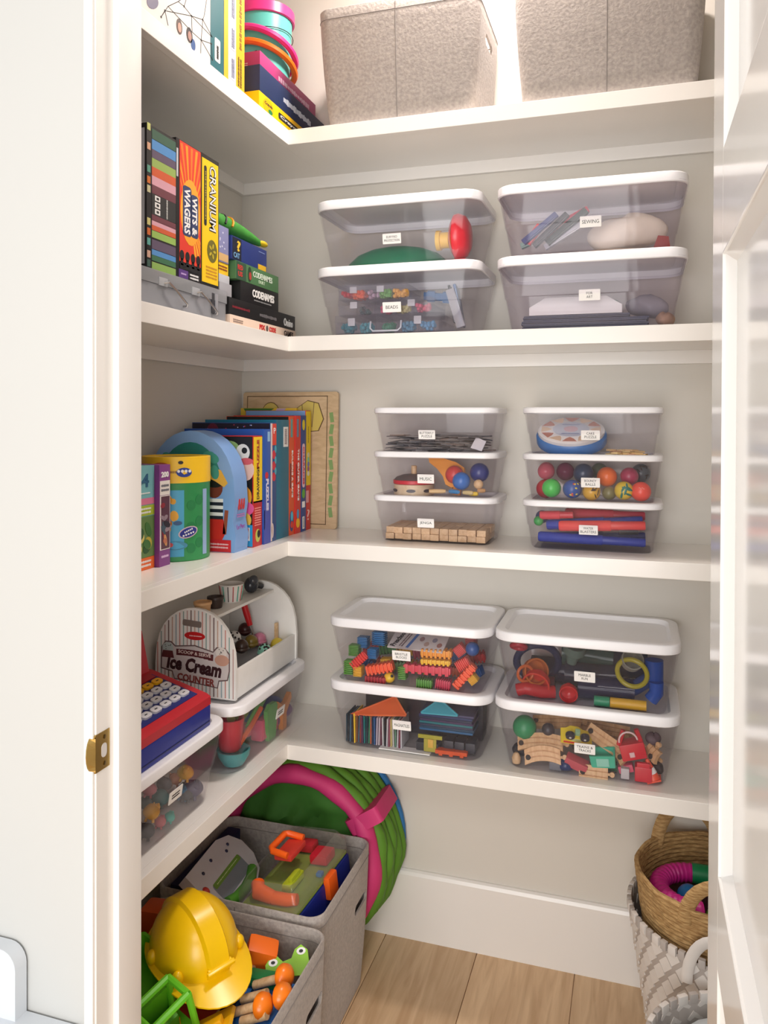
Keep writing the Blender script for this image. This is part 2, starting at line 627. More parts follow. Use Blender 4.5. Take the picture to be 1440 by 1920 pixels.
# the open door: flat panels set back between stiles and rails, seen almost edge-on at the right
door = bpy.data.objects.new('door_1', None)
door.location = (XD, 1.008, 0.01)
door['kind'] = 'structure'
door['label'] = 'glossy white panelled door standing open at the right'
link(door)
DT, DW, DH = 0.035, 0.86, 2.42
ST = 0.115
REC = 0.013
zr = [(0, 0.22), (0.955, 1.063), (1.708, 1.829), (2.30, DH)]
def dpart(nm, y0, y1, z0, z1, x0, x1, bev=0.0015):
    return obj(nm, MB().box(x0, x1, -y1, -y0, z0 - 0.01, z1 - 0.01, bev), DOORP, door, False)
dpart('stile', 0.004, ST, 0.01, DH, 0, DT)
dpart('stile', DW - ST, DW, 0.01, DH, 0, DT)
for a, b in zr:
    dpart('rail', ST, DW - ST, a + 0.01, b + 0.00, 0, DT)
for i in range(3):
    z0, z1 = zr[i][1], zr[i + 1][0] + 0.01
    dpart('panel', ST - 0.005, DW - ST + 0.005, z0 - 0.004, z1 + 0.004, REC, DT - REC)
    # sloped sticking around the panel
    for nm, pts in (('moulding', [(ST, z0), (ST, z1), (ST + 0.010, z1 - 0.010), (ST + 0.010, z0 + 0.010)]),
                    ('moulding', [(ST, z0), (DW - ST, z0), (DW - ST - 0.01, z0 + 0.01), (ST + 0.01, z0 + 0.01)]),
                    ('moulding', [(ST, z1), (DW - ST, z1), (DW - ST - 0.01, z1 - 0.01), (ST + 0.01, z1 - 0.01)]),
                    ('moulding', [(DW - ST, z0), (DW - ST, z1), (DW - ST - 0.01, z1 - 0.01), (DW - ST - 0.01, z0 + 0.01)])):
        mb = MB()
        (a0, b0), (a1, b1), (a2, b2), (a3, b3) = pts
        mb.add([(0.003, -a0, b0 - 0.01), (0.003, -a1, b1 - 0.01), (REC, -a2, b2 - 0.01), (REC, -a3, b3 - 0.01), (REC, -a0, b0 - 0.01), (REC, -a1, b1 - 0.01)],
               [(0, 1, 2, 3), (4, 5, 2, 3), (0, 1, 5, 4), (0, 3, 4), (1, 2, 5)])
        obj(nm, mb, DOORP, door, False)

# white desk with a rounded back board against the room wall, lower left
dk = thing('desk', 'white desk with rounded back board against the room wall, lower left corner', 'desk', (-1.303, 0.842, 0))
def desk_part(nm, mb):
    obj(nm, mb, mt((208, 212, 217), 0.4, var=0.01), dk)
mb = MB()
mb.m = Matrix.Translation((0, 0, 0.560))
mb.prism(rrect(0.97, 0.376, 0.02, 4), 0, 0.025)
desk_part('desk_top', mb)
mb = MB()
mb.m = Matrix.Translation((-0.016, 0.188, 0.585)) @ Matrix.Rotation(pi / 2, 4, 'X')
pts = [(-0.36, 0), (0.385, 0)]
for q in range(7):
    a = radians(90 * q / 6)
    pts.append((0.355 + 0.03 * cos(a), 0.08 + 0.03 * sin(a)))
for q in range(7):
    a = radians(90 + 90 * q / 6)
    pts.append((-0.33 + 0.03 * cos(a), 0.08 + 0.03 * sin(a)))
mb.prism(pts, 0, 0.025)
desk_part('back_board', mb)
for sx in (-0.44, 0.44):
    for sy in (-0.14, 0.15):
        desk_part('leg', MB().box(sx - 0.02, sx + 0.02, sy - 0.02, sy + 0.02, 0, 0.560, 0.003))

# ================================================================== left run of shelves
def game_box(name, label, y0, y1, z0, z1, xf, depth, mat, cat='game box', bev=0.0012, xrot=0.0, group=None, rz=0.0):
    """a carton with its spine towards the room (+X); returns the thing and the frames of spine and near side"""
    t = thing(name, label, cat, (xf - depth / 2, (y0 + y1) / 2, z0), (0, 0, rz), group)
    w, h = y1 - y0, z1 - z0
    obj('carton', MB().box(-depth / 2, depth / 2, -w / 2, w / 2, 0, h, bev), mat, t)
    return t, FM('+X', (depth / 2, 0, 0)), FM('-Y', (0, -w / 2, 0)), w, h

D90 = -pi / 2

# ---- top shelf, left
z0 = SH[0]
xb = -0.906
t, S, N, w, h = game_box('game_box', 'large white box printed with a fine black line network, top shelf left', 1.16, 1.556, z0, z0 + 0.34, xb, 0.07, mt((240, 232, 226), 0.5, var=0.01))
yc = (1.16 + 1.556) / 2
def fu(px, py):
    p = at(px, py, X=xb)
    return (p.y - yc, p.z - z0)
nodes = {k: fu(*v) for k, v in dict(a=(302, 32), b=(315, 12), c=(334, 3), d=(309, 20), e=(359, 30), f=(380, 37), g=(360, 60), h=(377, 75), i=(396, 82), j=(398, 70), k=(345, 12), l=(383, 28), m=(398, 112), n=(315, 48), o=(376, 100), p=(352, -10), q=(388, -6)).items()}
for a, b in ('ab', 'bc', 'ad', 'de', 'ef', 'ek', 'kc', 'eg', 'gh', 'hi', 'fh', 'fj', 'fl', 'hm', 'im', 'dn', 'ho', 'kp', 'lq', 'pc', 'ej', 'bg'):
    (u0, v0), (u1, v1) = nodes[a], nodes[b]
    mb = MB()
    mb.m = S
    mb.tube([(u0, v0, 0.0002), (u1, v1, 0.0002)], 0.0007, 4)
    obj('printed_line', mb, INK, t)
for k in 'adefhikm':
    dec_disc(t, S, nodes[k][0], nodes[k][1], 0.0024, 0.0024, INK, 'printed_node', n=8)
for (px, py, ru, rv, mh, ms) in ((336, 50, 0.011, 0.016, (80, 62, 56), (196, 150, 132)), (355, 66, 0.012, 0.016, (56, 50, 52), (170, 128, 116))):
    u, v = fu(px, py)
    dec_disc(t, S, u, v, ru, rv, mt(mh), 'printed_photo')
    dec_disc(t, S, u, v - 0.002, ru * 0.6, rv * 0.62, mt(ms), 'printed_photo', t=TH * 2)
u, v = fu(362, 84)
dec_disc(t, S, u, v, 0.009, 0.012, mt((50, 90, 150)), 'printed_photo')
u, v = fu(286, 4)
dec_disc(t, S, u, v, 0.022, 0.012, mt((96, 92, 122)), 'printed_photo', rot=0.6)

t, S, N, w, h = game_box('puzzle_box', 'teal box with a yellow edge and barcode, leftmost upright on top shelf', 1.557, 1.636, z0, z0 + 0.33, xb, 0.20, mt((44, 108, 118), 0.45))
dec_rect(t, S, w / 2 - 0.0105, h / 2, 0.019, h - 0.004, mt((246, 186, 52)), 'yellow_edge')
dec_rect(t, S, -0.010, 0.05, 0.024, 0.052, PAPER, 'barcode_label', r=0.004)
dec_bars(t, S, -0.010, 0.045, 0.03, 0.016, INK, 1, rot=D90, t=TH * 2)
dec_bars(t, S, -0.016, 0.215, 0.07, 0.018, mt((190, 214, 214)), 3, rot=D90)
t, S, N, w, h = game_box('puzzle_box', 'slim white box with grey print between teal and yellow boxes', 1.637, 1.674, z0, z0 + 0.33, xb, 0.20, mt((232, 230, 232), 0.5))
for k, zz in enumerate((0.04, 0.11, 0.18, 0.25)):
    dec_rect(t, S, 0, zz, 0.026, 0.055, mt((206, 208, 222)), 'printed_panel')
    dec_bars(t, S, 0.002, zz, 0.045, 0.014, mt((96, 100, 130)), 2, rot=pi / 2, seed=k, t=TH * 2)
t, S, N, w, h = game_box('puzzle_box', 'slim yellow box with vertical print, nearest the stacked boxes', 1.675, 1.716, z0, z0 + 0.33, xb, 0.20, mt((244, 186, 44), 0.45))
dec_bars(t, S, 0.0, 0.20, 0.20, 0.018, mt((150, 104, 30)), 1, rot=pi / 2)
dec_bars(t, S, -0.004, 0.045, 0.07, 0.022, mt((110, 80, 40)), 2, rot=pi / 2)

t, S, N, w, h = game_box('crayon_box', 'yellow crayon box at the bottom of the top shelf stack', 1.795, 2.13, z0, z0 + 0.045, -0.907, 0.22, mt((250, 196, 16), 0.4))
dec_disc(t, S, -0.115, 0.022, 0.030, 0.019, mt((236, 178, 10)), 'logo_oval')
dec_text(t, S, 'Crayola', -0.115, 0.026, 0.044, 0.010, INK, bold=0.01, t=TH * 2)
dec_disc(t, S, -0.104, 0.012, 0.012, 0.006, mt((40, 130, 70)), 'logo_mark', t=TH * 2)
dec_rect(t, S, 0.025, 0.024, 0.16, 0.017, INK, 'title_band', r=0.006)
dec_text(t, S, 'Crayons', 0.025, 0.024, 0.14, 0.010, WHITE, bold=0.02, t=TH * 2)
dec_rect(t, N, 0.06, 0.022, 0.002, 0.04, INK, 'carton_seam')
t, S, N, w, h = game_box('card_game_box', 'navy game box in the middle of the top shelf stack', 1.805, 2.235, z0 + 0.0452, z0 + 0.115, -0.910, 0.22, mt((38, 54, 92), 0.4))
dec_bars(t, S, 0.02, 0.034, 0.19, 0.030, mt((206, 212, 226)), 1, seed=4)
dec_bars(t, N, 0.06, 0.036, 0.05, 0.004, mt((150, 160, 190)), 1, rot=D90)
t, S, N, w, h = game_box('card_game_box', 'magenta game box on top of the navy one', 1.845, 2.215, z0 + 0.1152, z0 + 0.170, -0.930, 0.20, mt((186, 62, 124), 0.4))
dec_bars(t, S, 0.03, 0.028, 0.21, 0.022, mt((232, 190, 214)), 1, seed=5)
dec_bars(t, N, 0.05, 0.020, 0.03, 0.016, mt((236, 200, 220)), 3, seed=2)

# turquoise bucket with hoops on the stack
bx, by, bz = -1.045, 2.095, z0 + 0.1702
t = thing('toy_bucket', 'turquoise toy bucket with pink rim and two hoops, on the magenta box', 'bucket', (bx, by, bz))
TQ = mt((98, 196, 186), 0.35)
obj('tub', MB().lathe([(0.070, 0), (0.074, 0.004), (0.085, 0.225), (0.082, 0.225), (0.071, 0.008)], 32, True, True), TQ, t)
obj('rim', MB().lathe([(0.0855, 0.200), (0.091, 0.202), (0.091, 0.230), (0.0855, 0.232)], 32, False, False), mt((236, 62, 140), 0.35), t)
obj('wire', MB().tube([(0.0862 * cos(2 * pi * q / 32), 0.0862 * sin(2 * pi * q / 32), 0.150 + 0.01 * cos(2 * pi * q / 32)) for q in range(32)], 0.0012, 5, closed=True), INK, t)
for (zc, tilt, r, mat, nm) in ((0.122, 0.36, 0.094, mt((226, 56, 140), 0.35), 'hoop'), (0.085, 0.34, 0.092, mt((244, 120, 30), 0.35), 'hoop')):
    pth = []
    for q in range(40):
        a = 2 * pi * q / 40
        pth.append((r * cos(a), r * sin(a), zc - r * sin(a) * tilt * 0.9 - r * cos(a) * tilt * 0.5))
    obj(nm, MB().tube(pth, 0.0095, 8, closed=True), mat, t)
mb = MB()
mb.tube([(0.080 * cos(a), 0.080 * sin(a), zz) for a, zz in ((-1.4, 0.085), (-1.1, 0.06), (-0.8, 0.035), (-0.5, 0.02), (-0.2, 0.012))], 0.007, 6)
obj('strap', mb, BLACK, t)

# ---- second shelf, left
z0 = SH[1]
# clear case with metal clips
t = thing('clear_storage_case', 'long clear hinged case with metal clips under the upright games', 'storage case', (-1.045, 1.43, z0))
cw, cd, ch = 0.25, 0.46, 0.074
mb = MB()
r_o = [ring3(cw, cd, 0.012, z, 3) for z in (0, ch * 0.62)]
r_i = [ring3(cw - 0.005, cd - 0.005, 0.010, z, 3) for z in (ch * 0.62, 0.0025)]
mb.loft(r_o + r_i)
obj('tray', mb, clear((226, 226, 230), 0.32, (214, 216, 220)), t)
mb = MB()
mb.m = Matrix.Translation((0, 0, ch * 0.63))
mb.prism(rrect(cw + 0.004, cd + 0.004, 0.012, 3), 0, ch * 0.37)
obj('lid', mb, clear((226, 226, 230), 0.36, (220, 222, 226)), t)
for yy in (-0.155, -0.085, -0.012, 0.06, 0.132):
    obj('divider', MB().box(-0.115, 0.115, yy - 0.0015, yy + 0.0015, 0.003, 0.042), mt((198, 199, 204), 0.4), t)
for yy in (0.0, 0.125):
    mb = MB()
    mb.tube([(0.127, yy - 0.035, 0.052), (0.135, yy - 0.03, 0.054), (0.138, yy - 0.005, 0.040), (0.140, yy + 0.03, 0.018), (0.136, yy + 0.036, 0.014), (0.127, yy + 0.036, 0.014)], 0.0025, 7)
    obj('clip', mb, STEEL, t)
    obj('clip_plate', MB().box(0.1255, 0.1285, yy - 0.055, yy - 0.024, 0.045, 0.062, 0.001), mt((170, 172, 176), 0.35), t)
for yy in (-0.16, 0.16):
    obj('hinge_slot', MB().box(0.1255, 0.1275, yy - 0.006, yy + 0.006, 0.016, 0.062, 0.001), mt((60, 60, 64), 0.4), t)
    obj('hinge_slot', MB().box(0.1255, 0.1275, yy + 0.010, yy + 0.022, 0.016, 0.062, 0.001), mt((150, 150, 156), 0.4), t)
for k in range(6):
    solo('card_pack', MB().cbox((0, 0, 0.018), (0.20, 0.05, 0.036), 0.003), mt(((168, 168, 174), (196, 196, 200), (150, 152, 158))[k % 3], 0.5),
         'grey card pack in the long clear case, number %s from the door jamb' % ('one', 'two', 'three', 'four', 'five', 'six')[k], 'card pack', (-1.045, 1.43 + (-0.193, -0.120, -0.049, 0.024, 0.096, 0.172)[k], z0 + 0.0035), group='card packs in the clear case')
zt = z0 + ch + 0.0008
xg = -0.930
t, S, N, w, h = game_box('game_box', 'charcoal game box with small white tiles, beside the door jamb', 1.235, 1.345, zt, zt + 0.288, xg - 0.012, 0.20, mt((72, 66, 70), 0.45))
dec_bars(t, S, 0.010, 0.19, 0.07, 0.014, mt((220, 214, 212)), 1, rot=D90)
dec_disc(t, S, 0.012, 0.225, 0.01, 0.006, mt((196, 60, 50)))
for zz in (0.125, 0.085, 0.055):
    dec_rect(t, S, 0.008, zz, 0.028, 0.026, mt((226, 216, 208)), 'printed_tile', rot=0.12)
# striped box
y0_, y1_ = 1.352, 1.456
t, S, N, w, h = game_box('game_box', 'black game box with rainbow horizontal stripes along its spine', y0_, y1_, zt, zt + 0.290, xg, 0.24, mt((34, 32, 33), 0.4))
stripes = [((62, 96, 78), .262, .020), ((84, 142, 200), .241, .020), ((96, 82, 104), .222, .017), ((150, 176, 92), .204, .018), ((206, 92, 52), .186, .018), ((214, 160, 174), .167, .018), ((112, 60, 70), .148, .018),
           ((112, 60, 70), .084, .012), ((214, 160, 174), .073, .010), ((206, 92, 52), .063, .010), ((150, 186, 92), .051, .014), ((96, 82, 104), .034, .020), ((84, 142, 200), .018, .012)]
zs = [.274, .253, .234, .217, .199, .181, .163, .106, .096, .086, .073, .052, .037]
for (c, a, hh), zz in zip(stripes, zs):
    dec_rect(t, S, 0.008, zz, w - 0.018, hh, mt(c, 0.45), 'printed_stripe')
dec_rect(t, S, 0.008, 0.025, w - 0.018, 0.011, mt((62, 110, 78)), 'printed_stripe')
dec_rect(t, S, 0.008, 0.009, w - 0.018, 0.016, mt((140, 176, 90)), 'printed_stripe')
dec_rect(t, S, 0.008, 0.1335, w - 0.018, 0.042, mt((46, 46, 46)), 'title_panel')
for k in range(3):
    dec_rect(t, S, -0.016, 0.147 - 0.0135 * k, 0.018, 0.0105, WHITE, 'printed_tile', t=TH * 2)
    dec_rect(t, S, -0.016, 0.147 - 0.0135 * k, 0.008, 0.0045, mt((46, 46, 46)), 'printed_tile', t=TH * 3)
dec_bars(t, S, 0.018, 0.1335, 0.04, 0.008, mt((214, 214, 210)), 1, rot=D90, t=TH * 2)
for (zz, c) in ((.284, (196, 200, 120)), (.245, (206, 160, 130)), (.20, (90, 150, 130)), (.178, (206, 110, 40)), (.16, (196, 190, 150)), (.095, (200, 190, 120)), (.075, (200, 100, 40)), (.055, (90, 160, 150)), (.03, (200, 160, 140)), (.012, (60, 90, 80))):
    dec_rect(t, S, -w / 2 + 0.0065, zz, 0.011, 0.014, mt(c), 'printed_chip')
dec_rect(t, N, 0.06, h / 2, 0.11, h - 0.02, mt((196, 196, 200), 0.4), 'inner_tray_side')
# red and orange quiz game
t, S, N, w, h = game_box('game_box', 'red and orange party game box with a bursting ray spine', 1.457, 1.556, zt, zt + 0.297, xg, 0.24, mt((28, 24, 26), 0.4))
dec_rect(t, S, 0.006, h / 2 + 0.018, w - 0.014, h - 0.04, mt((226, 62, 44), 0.4), 'red_field')
for k in range(9):
    a = -0.52 + 0.13 * k
    pts = [(0.006, 0.135), (0.006 + 0.30 * sin(a) , 0.135 + 0.30 * cos(a)), (0.006 + 0.30 * sin(a + 0.06), 0.135 + 0.30 * cos(a + 0.06))]
    cl = []
    for (u, v) in pts:
        if v > h - 0.006:
            f = (h - 0.006 - 0.135) / (v - 0.135)
            u, v = 0.006 + (u - 0.006) * f, h - 0.006
        if abs(u - 0.006) > 0.041:
            f = 0.041 / abs(u - 0.006)
            u, v = 0.006 + (u - 0.006) * f, 0.135 + (v - 0.135) * f
        cl.append((u, v))
    dec_poly(t, S, cl, mt((246, 150, 40) if k % 2 else (244, 120, 44), 0.4), 'printed_ray', t=TH * 1.6)
for k in range(6):
    a = pi * 0.62 + 0.14 * k
    pts = [(0.006, 0.14), (0.006 + 0.085 * sin(a + 0.20), 0.14 + 0.085 * cos(a + 0.2)), (0.006 + 0.085 * sin(a + 0.29), 0.14 + 0.085 * cos(a + 0.29))]
    dec_poly(t, S, [(max(-0.036, min(0.047, u)), v) for u, v in pts], mt((248, 170, 50), 0.4), 'printed_ray', t=TH * 1.7)
dec_disc(t, S, 0.006, 0.150, 0.040, 0.072, mt((248, 168, 48), 0.4), 'printed_glow', t=TH * 1.8)
OUTL = mt((52, 64, 104), 0.4)
dec_rect(t, S, 0.022, 0.145, 0.030, 0.094, OUTL, 'title_shadow', t=TH * 2.2, r=0.008)
dec_rect(t, S, -0.008, 0.150, 0.034, 0.108, OUTL, 'title_shadow', t=TH * 2.2, r=0.008)
dec_text(t, S, 'WITS &', 0.022, 0.145, 0.084, 0.020, WHITE, rot=D90, bold=0.03, t=TH * 3)
dec_text(t, S, 'WAGERS', -0.008, 0.150, 0.098, 0.023, WHITE, rot=D90, bold=0.03, t=TH * 3)
for k in range(4):
    dec_disc(t, S, -0.028 + 0.022 * k, 0.052, 0.0085, 0.0105, BLACK, 'printed_head', t=TH * 2)
    dec_rect(t, S, -0.028 + 0.022 * k, 0.037, 0.010, 0.014, BLACK, 'printed_shoulders', t=TH * 2)
dec_rect(t, S, 0.006, 0.028, w - 0.014, 0.012, BLACK, 'printed_band', t=TH * 2)
dec_rect(t, S, -0.022, 0.012, 0.036, 0.018, mt((92, 58, 130)), 'printed_badge', t=TH * 2)
dec_bars(t, S, -0.022, 0.012, 0.02, 0.007, mt((200, 170, 220)), 1, t=TH * 3)
dec_bars(t, S, 0.022, 0.012, 0.034, 0.014, WHITE, 2, t=TH * 2, seed=3)
dec_rect(t, S, -w / 2 + 0.004, 0.245, 0.006, 0.06, mt((200, 200, 206)), 'printed_band')
# yellow game
t, S, N, w, h = game_box('game_box', 'yellow game box with black edges and a tall curly title', 1.557, 1.636, zt, zt + 0.298, xg, 0.24, mt((26, 25, 24), 0.4))
dec_rect(t, S, 0, h / 2, w - 0.008, h - 0.02, mt((248, 206, 20), 0.4), 'yellow_field')
dec_rect(t, S, -0.022, 0.205, 0.011, 0.135, INK, 'title_bar', t=TH * 2, r=0.005)
dec_bars(t, S, -0.022, 0.205, 0.11, 0.005, mt((214, 190, 60)), 1, rot=D90, t=TH * 3)
dec_text(t, S, 'CRANIUM', 0.010, 0.205, 0.150, 0.030, INK, rot=D90, bold=0.06, t=TH * 2)
dec_text(t, S, 'CRANIUM', 0.010, 0.205, 0.146, 0.027, WHITE, rot=D90, bold=0.0, t=TH * 3)
dec_disc(t, S, 0.008, 0.085, 0.022, 0.026, mt((112, 104, 36)), 'printed_emblem', t=TH * 2)
for k in range(5):
    a = k * 2 * pi / 5
    dec_disc(t, S, 0.008 + 0.010 * cos(a), 0.085 + 0.012 * sin(a), 0.006, 0.003, mt((196, 176, 50)), 'printed_petal', t=TH * 3, rot=a)
dec_bars(t, S, 0.006, 0.035, 0.05, 0.030, mt((206, 150, 40)), 4, t=TH * 2, seed=8)
# long low boxes and the small stack behind
t, S, N, w, h = game_box('game_box', 'cream game box at the bottom of the second shelf pile', 1.682, 2.064, z0, z0 + 0.027, -0.926, 0.25, mt((232, 208, 188), 0.45))
dec_text(t, S, 'PIX', -0.020, 0.014, 0.032, 0.013, mt((196, 32, 34)), bold=0.03)
dec_disc(t, S, 0.008, 0.014, 0.006, 0.008, mt((90, 80, 80)), 'printed_emblem')
dec_text(t, S, 'CODE', 0.040, 0.014, 0.040, 0.013, mt((196, 32, 34)), bold=0.03)
dec_text(t, S, 'GAMES', 0.142, 0.013, 0.060, 0.016, mt((60, 48, 46)), bold=0.02)
dec_bars(t, S, -0.15, 0.014, 0.05, 0.010, mt((150, 130, 120)), 2)
t, S, N, w, h = game_box('game_box', 'black game box lying on the cream one, white script at one end', 1.681, 2.064, z0 + 0.0273, z0 + 0.068, -0.928, 0.25, mt((27, 26, 27), 0.4))
dec_text(t, S, 'Omino', 0.145, 0.018, 0.058, 0.022, WHITE, bold=0.01)
dec_bars(t, S, -0.13, 0.020, 0.09, 0.010, mt((130, 40, 50)), 1, seed=6)
dec_bars(t, S, 0.02, 0.018, 0.10, 0.016, mt((110, 106, 108)), 1, seed=7)
t, S, N, w, h = game_box('game_box', 'black word game box with white title under the green one', 1.742, 1.958, z0 + 0.0683, z0 + 0.118, -0.930, 0.16, mt((24, 23, 24), 0.4))
dec_text(t, S, 'CODENAMES', 0.018, 0.028, 0.125, 0.020, WHITE, bold=0.03)
dec_bars(t, S, 0.015, 0.011, 0.10, 0.006, mt((150, 150, 150)), 1)
t, S, N, w, h = game_box('game_box', 'green word game box with red-lettered end, under the blue box', 1.718, 1.958, z0 + 0.1183, z0 + 0.163, -0.930, 0.16, mt((78, 122, 78), 0.4))
dec_text(t, S, 'CODENAMES', 0.026, 0.027, 0.110, 0.015, mt((222, 232, 216)), bold=0.01)
dec_text(t, S, 'DUET', 0.02, 0.012, 0.035, 0.008, mt((200, 216, 190)))
dec_rect(t, S, -0.092, 0.022, 0.050, 0.042, mt((52, 84, 62)), 'dark_end')
dec_text(t, S, 'RED', -0.098, 0.030, 0.026, 0.012, mt((206, 60, 56)), t=TH * 2, bold=0.03)
dec_text(t, S, 'US', -0.098, 0.014, 0.022, 0.012, mt((206, 60, 56)), t=TH * 2, bold=0.03)
dec_disc(t, S, -0.048, 0.022, 0.010, 0.019, mt((40, 66, 44)), 'printed_figure')
dec_disc(t, S, -0.046, 0.018, 0.006, 0.010, mt((176, 60, 52)), 'printed_figure', t=TH * 2)
t, S, N, w, h = game_box('game_box', 'royal blue game box with a yellow hook letter, on the green box', 1.700, 1.890, z0 + 0.1633, z0 + 0.220, -0.932, 0.15, mt((36, 54, 122), 0.4))
dec_rect(t, S, -0.068, 0.028, 0.044, 0.052, mt((26, 30, 48)), 'dark_end')
dec_text(t, S, '?', -0.060, 0.036, 0.018, 0.026, mt((240, 200, 60)), bold=0.03, t=TH * 2)
dec_text(t, S, 'CAT', -0.070, 0.012, 0.030, 0.013, mt((120, 170, 210)), bold=0.02, t=TH * 2)
dec_rect(t, S, 0.068, 0.007, 0.045, 0.013, mt((226, 180, 40)), 'yellow_flash')
dec_bars(t, S, 0.066, 0.046, 0.034, 0.004, mt((140, 160, 210)), 1)
# small pile against the yellow game
for (nm, lab, ya, yb_, za, zb_, c, xo) in (('card_box', 'flat grey box at the foot of the small card box pile', 1.640, 1.698, .0685, .098, (168, 168, 174), .008),
                                         ('card_box', 'shiny silver card box under the yellow one', 1.640, 1.694, .0983, .118, (196, 198, 204), .004),
                                         ('card_box', 'small yellow card box with brown print under the lavender one', 1.640, 1.692, .1183, .146, (250, 206, 30), .002),
                                         ('card_box', 'lavender card box with white specks beside the yellow game', 1.640, 1.690, .1463, .232, (138, 140, 184), .004)):
    t, S, N, w, h = game_box(nm, lab, ya, yb_, z0 + za, z0 + zb_, -0.938 + xo, 0.12, mt(c, 0.35))
    if za > .11 and za < .12:
        dec_bars(t, S, 0, h * .55, w * .8, h * .5, mt((150, 80, 40)), 2, seed=9)
    if za > .14:
        dec_rect(t, S, 0, 0.012, w * .9, 0.018, mt((214, 176, 120)), 'printed_band')
        for k in range(7):
            dec_disc(t, S, random.uniform(-.018, .018), random.uniform(.03, .078), .0025, .0025, mt((214, 214, 236)), 'printed_speck', n=6)
# green stuffed toy lying on the blue box
mb = MB()
p0 = Vector((-1.00, 1.66, z0 + 0.262))
pth = [p0 + Vector((0.005 * i, 0.026 * i, -0.001 * i * i * .25)) for i in range(10)]
tz = [max(z0 + 0.2202 + r, p.z) for p, r in zip(pth, (.006, .018, .023, .024, .022, .020, .018, .015, .012, .008))]
pth = [Vector((p.x, p.y, zq)) for p, zq in zip(pth, tz)]
mb.tube(pth, [.006, .018, .023, .024, .022, .020, .018, .015, .012, .008], 12)
t = thing('stuffed_toy', 'green stuffed toy with yellow tip lying on the royal blue box', 'stuffed toy', (-0.98, 1.77, z0 + 0.2202))
inv = Matrix.Translation((0.98, -1.77, -(z0 + 0.2202)))
def rel(mbx):
    mbx.v = [inv @ v for v in mbx.v]
    return mbx
obj('body', rel(mb), mt((64, 146, 52), 0.8, var=.12, scale=60), t)
e = pth[-1]
obj('tip', rel(MB().ell((e.x + .004, e.y + .012, e.z + .001), (.010, .022, .008))), mt((226, 196, 30), 0.7), t)
for k in (3, 4):
    c = pth[k]
    mb = MB()
    mb.tube([(c.x + .023 * cos(a), c.y - .01 + .012 * sin(a), c.z + .023 * sin(a)) for a in [pi * q / 8 - .2 for q in range(9)]], .003, 6)
    obj('stripe', rel(mb), BLACK if k == 3 else mt((226, 150, 30)), t)

# ---- third shelf, left
z0 = SH[2]
t, S, N, w, h = game_box('puzzle_box', 'slim puzzle box printed 64 with a crocodile green picture, at the door jamb', 1.395, 1.512, z0, z0 + 0.228, -1.020, 0.16, mt((120, 182, 186), 0.45))
dec_text(t, S, '64', 0.012, 0.196, 0.05, 0.030, mt((40, 96, 130)), bold=0.03)
dec_bars(t, S, 0.012, 0.168, 0.06, 0.006, WHITE, 1)
dec_rect(t, S, 0.0, 0.150, w - .002, 0.014, mt((214, 120, 150)))
dec_rect(t, S, 0.0, 0.130, w - .002, 0.022, mt((166, 184, 48)))
dec_bars(t, S, 0.015, 0.130, 0.06, 0.016, WHITE, 2, t=TH * 2)
dec_rect(t, S, 0.0, 0.072, w - .002, 0.090, mt((96, 128, 70)), 'printed_scene')
for k in range(12):
    dec_disc(t, S, random.uniform(-.045, .045), random.uniform(.035, .108), random.uniform(.007, .015), random.uniform(.008, .018), mt(random.choice([(60, 110, 50), (220, 200, 110), (40, 84, 40), (206, 90, 44), (190, 170, 60)])), 'printed_leaf', t=TH * random.uniform(2, 3), rot=random.uniform(0, 3))
dec_rect(t, S, 0.0, 0.014, w - .002, 0.027, mt((232, 106, 40)), 'orange_foot')
dec_bars(t, S, 0.02, 0.014, 0.05, 0.018, WHITE, 2, t=TH * 2)
t, S, N, w, h = game_box('puzzle_box', 'slim purple puzzle box printed 200', 1.513, 1.556, z0, z0 + 0.228, -1.008, 0.16, mt((132, 62, 136), 0.45))
dec_text(t, S, '200', 0.0, 0.206, 0.029, 0.013, WHITE, bold=0.04)
dec_rect(t, S, 0.0, 0.176, w - .004, 0.032, mt((232, 226, 220)), 'white_panel')
dec_bars(t, S, 0.0, 0.176, 0.030, 0.020, mt((120, 120, 130)), 2, t=TH * 2, seed=4)
dec_rect(t, S, 0.0, 0.098, w - .004, 0.122, mt((232, 226, 220)), 'white_panel')
dec_rect(t, S, 0.001, 0.098, w - .010, 0.118, mt((88, 48, 66)), 'printed_scene', t=TH * 1.6)
for k in range(10):
    dec_disc(t, S, random.uniform(-.010, .012), random.uniform(.046, .150), random.uniform(.004, .007), random.uniform(.007, .014), mt(random.choice([(190, 110, 80), (60, 80, 96), (140, 36, 50), (206, 150, 90), (150, 130, 140), (40, 30, 44)])), 'printed_shape', t=TH * random.uniform(2.2, 3.2), rot=random.uniform(0, 3))
dec_bars(t, S, 0.0, 0.022, 0.028, 0.010, mt((226, 190, 226)), 1)
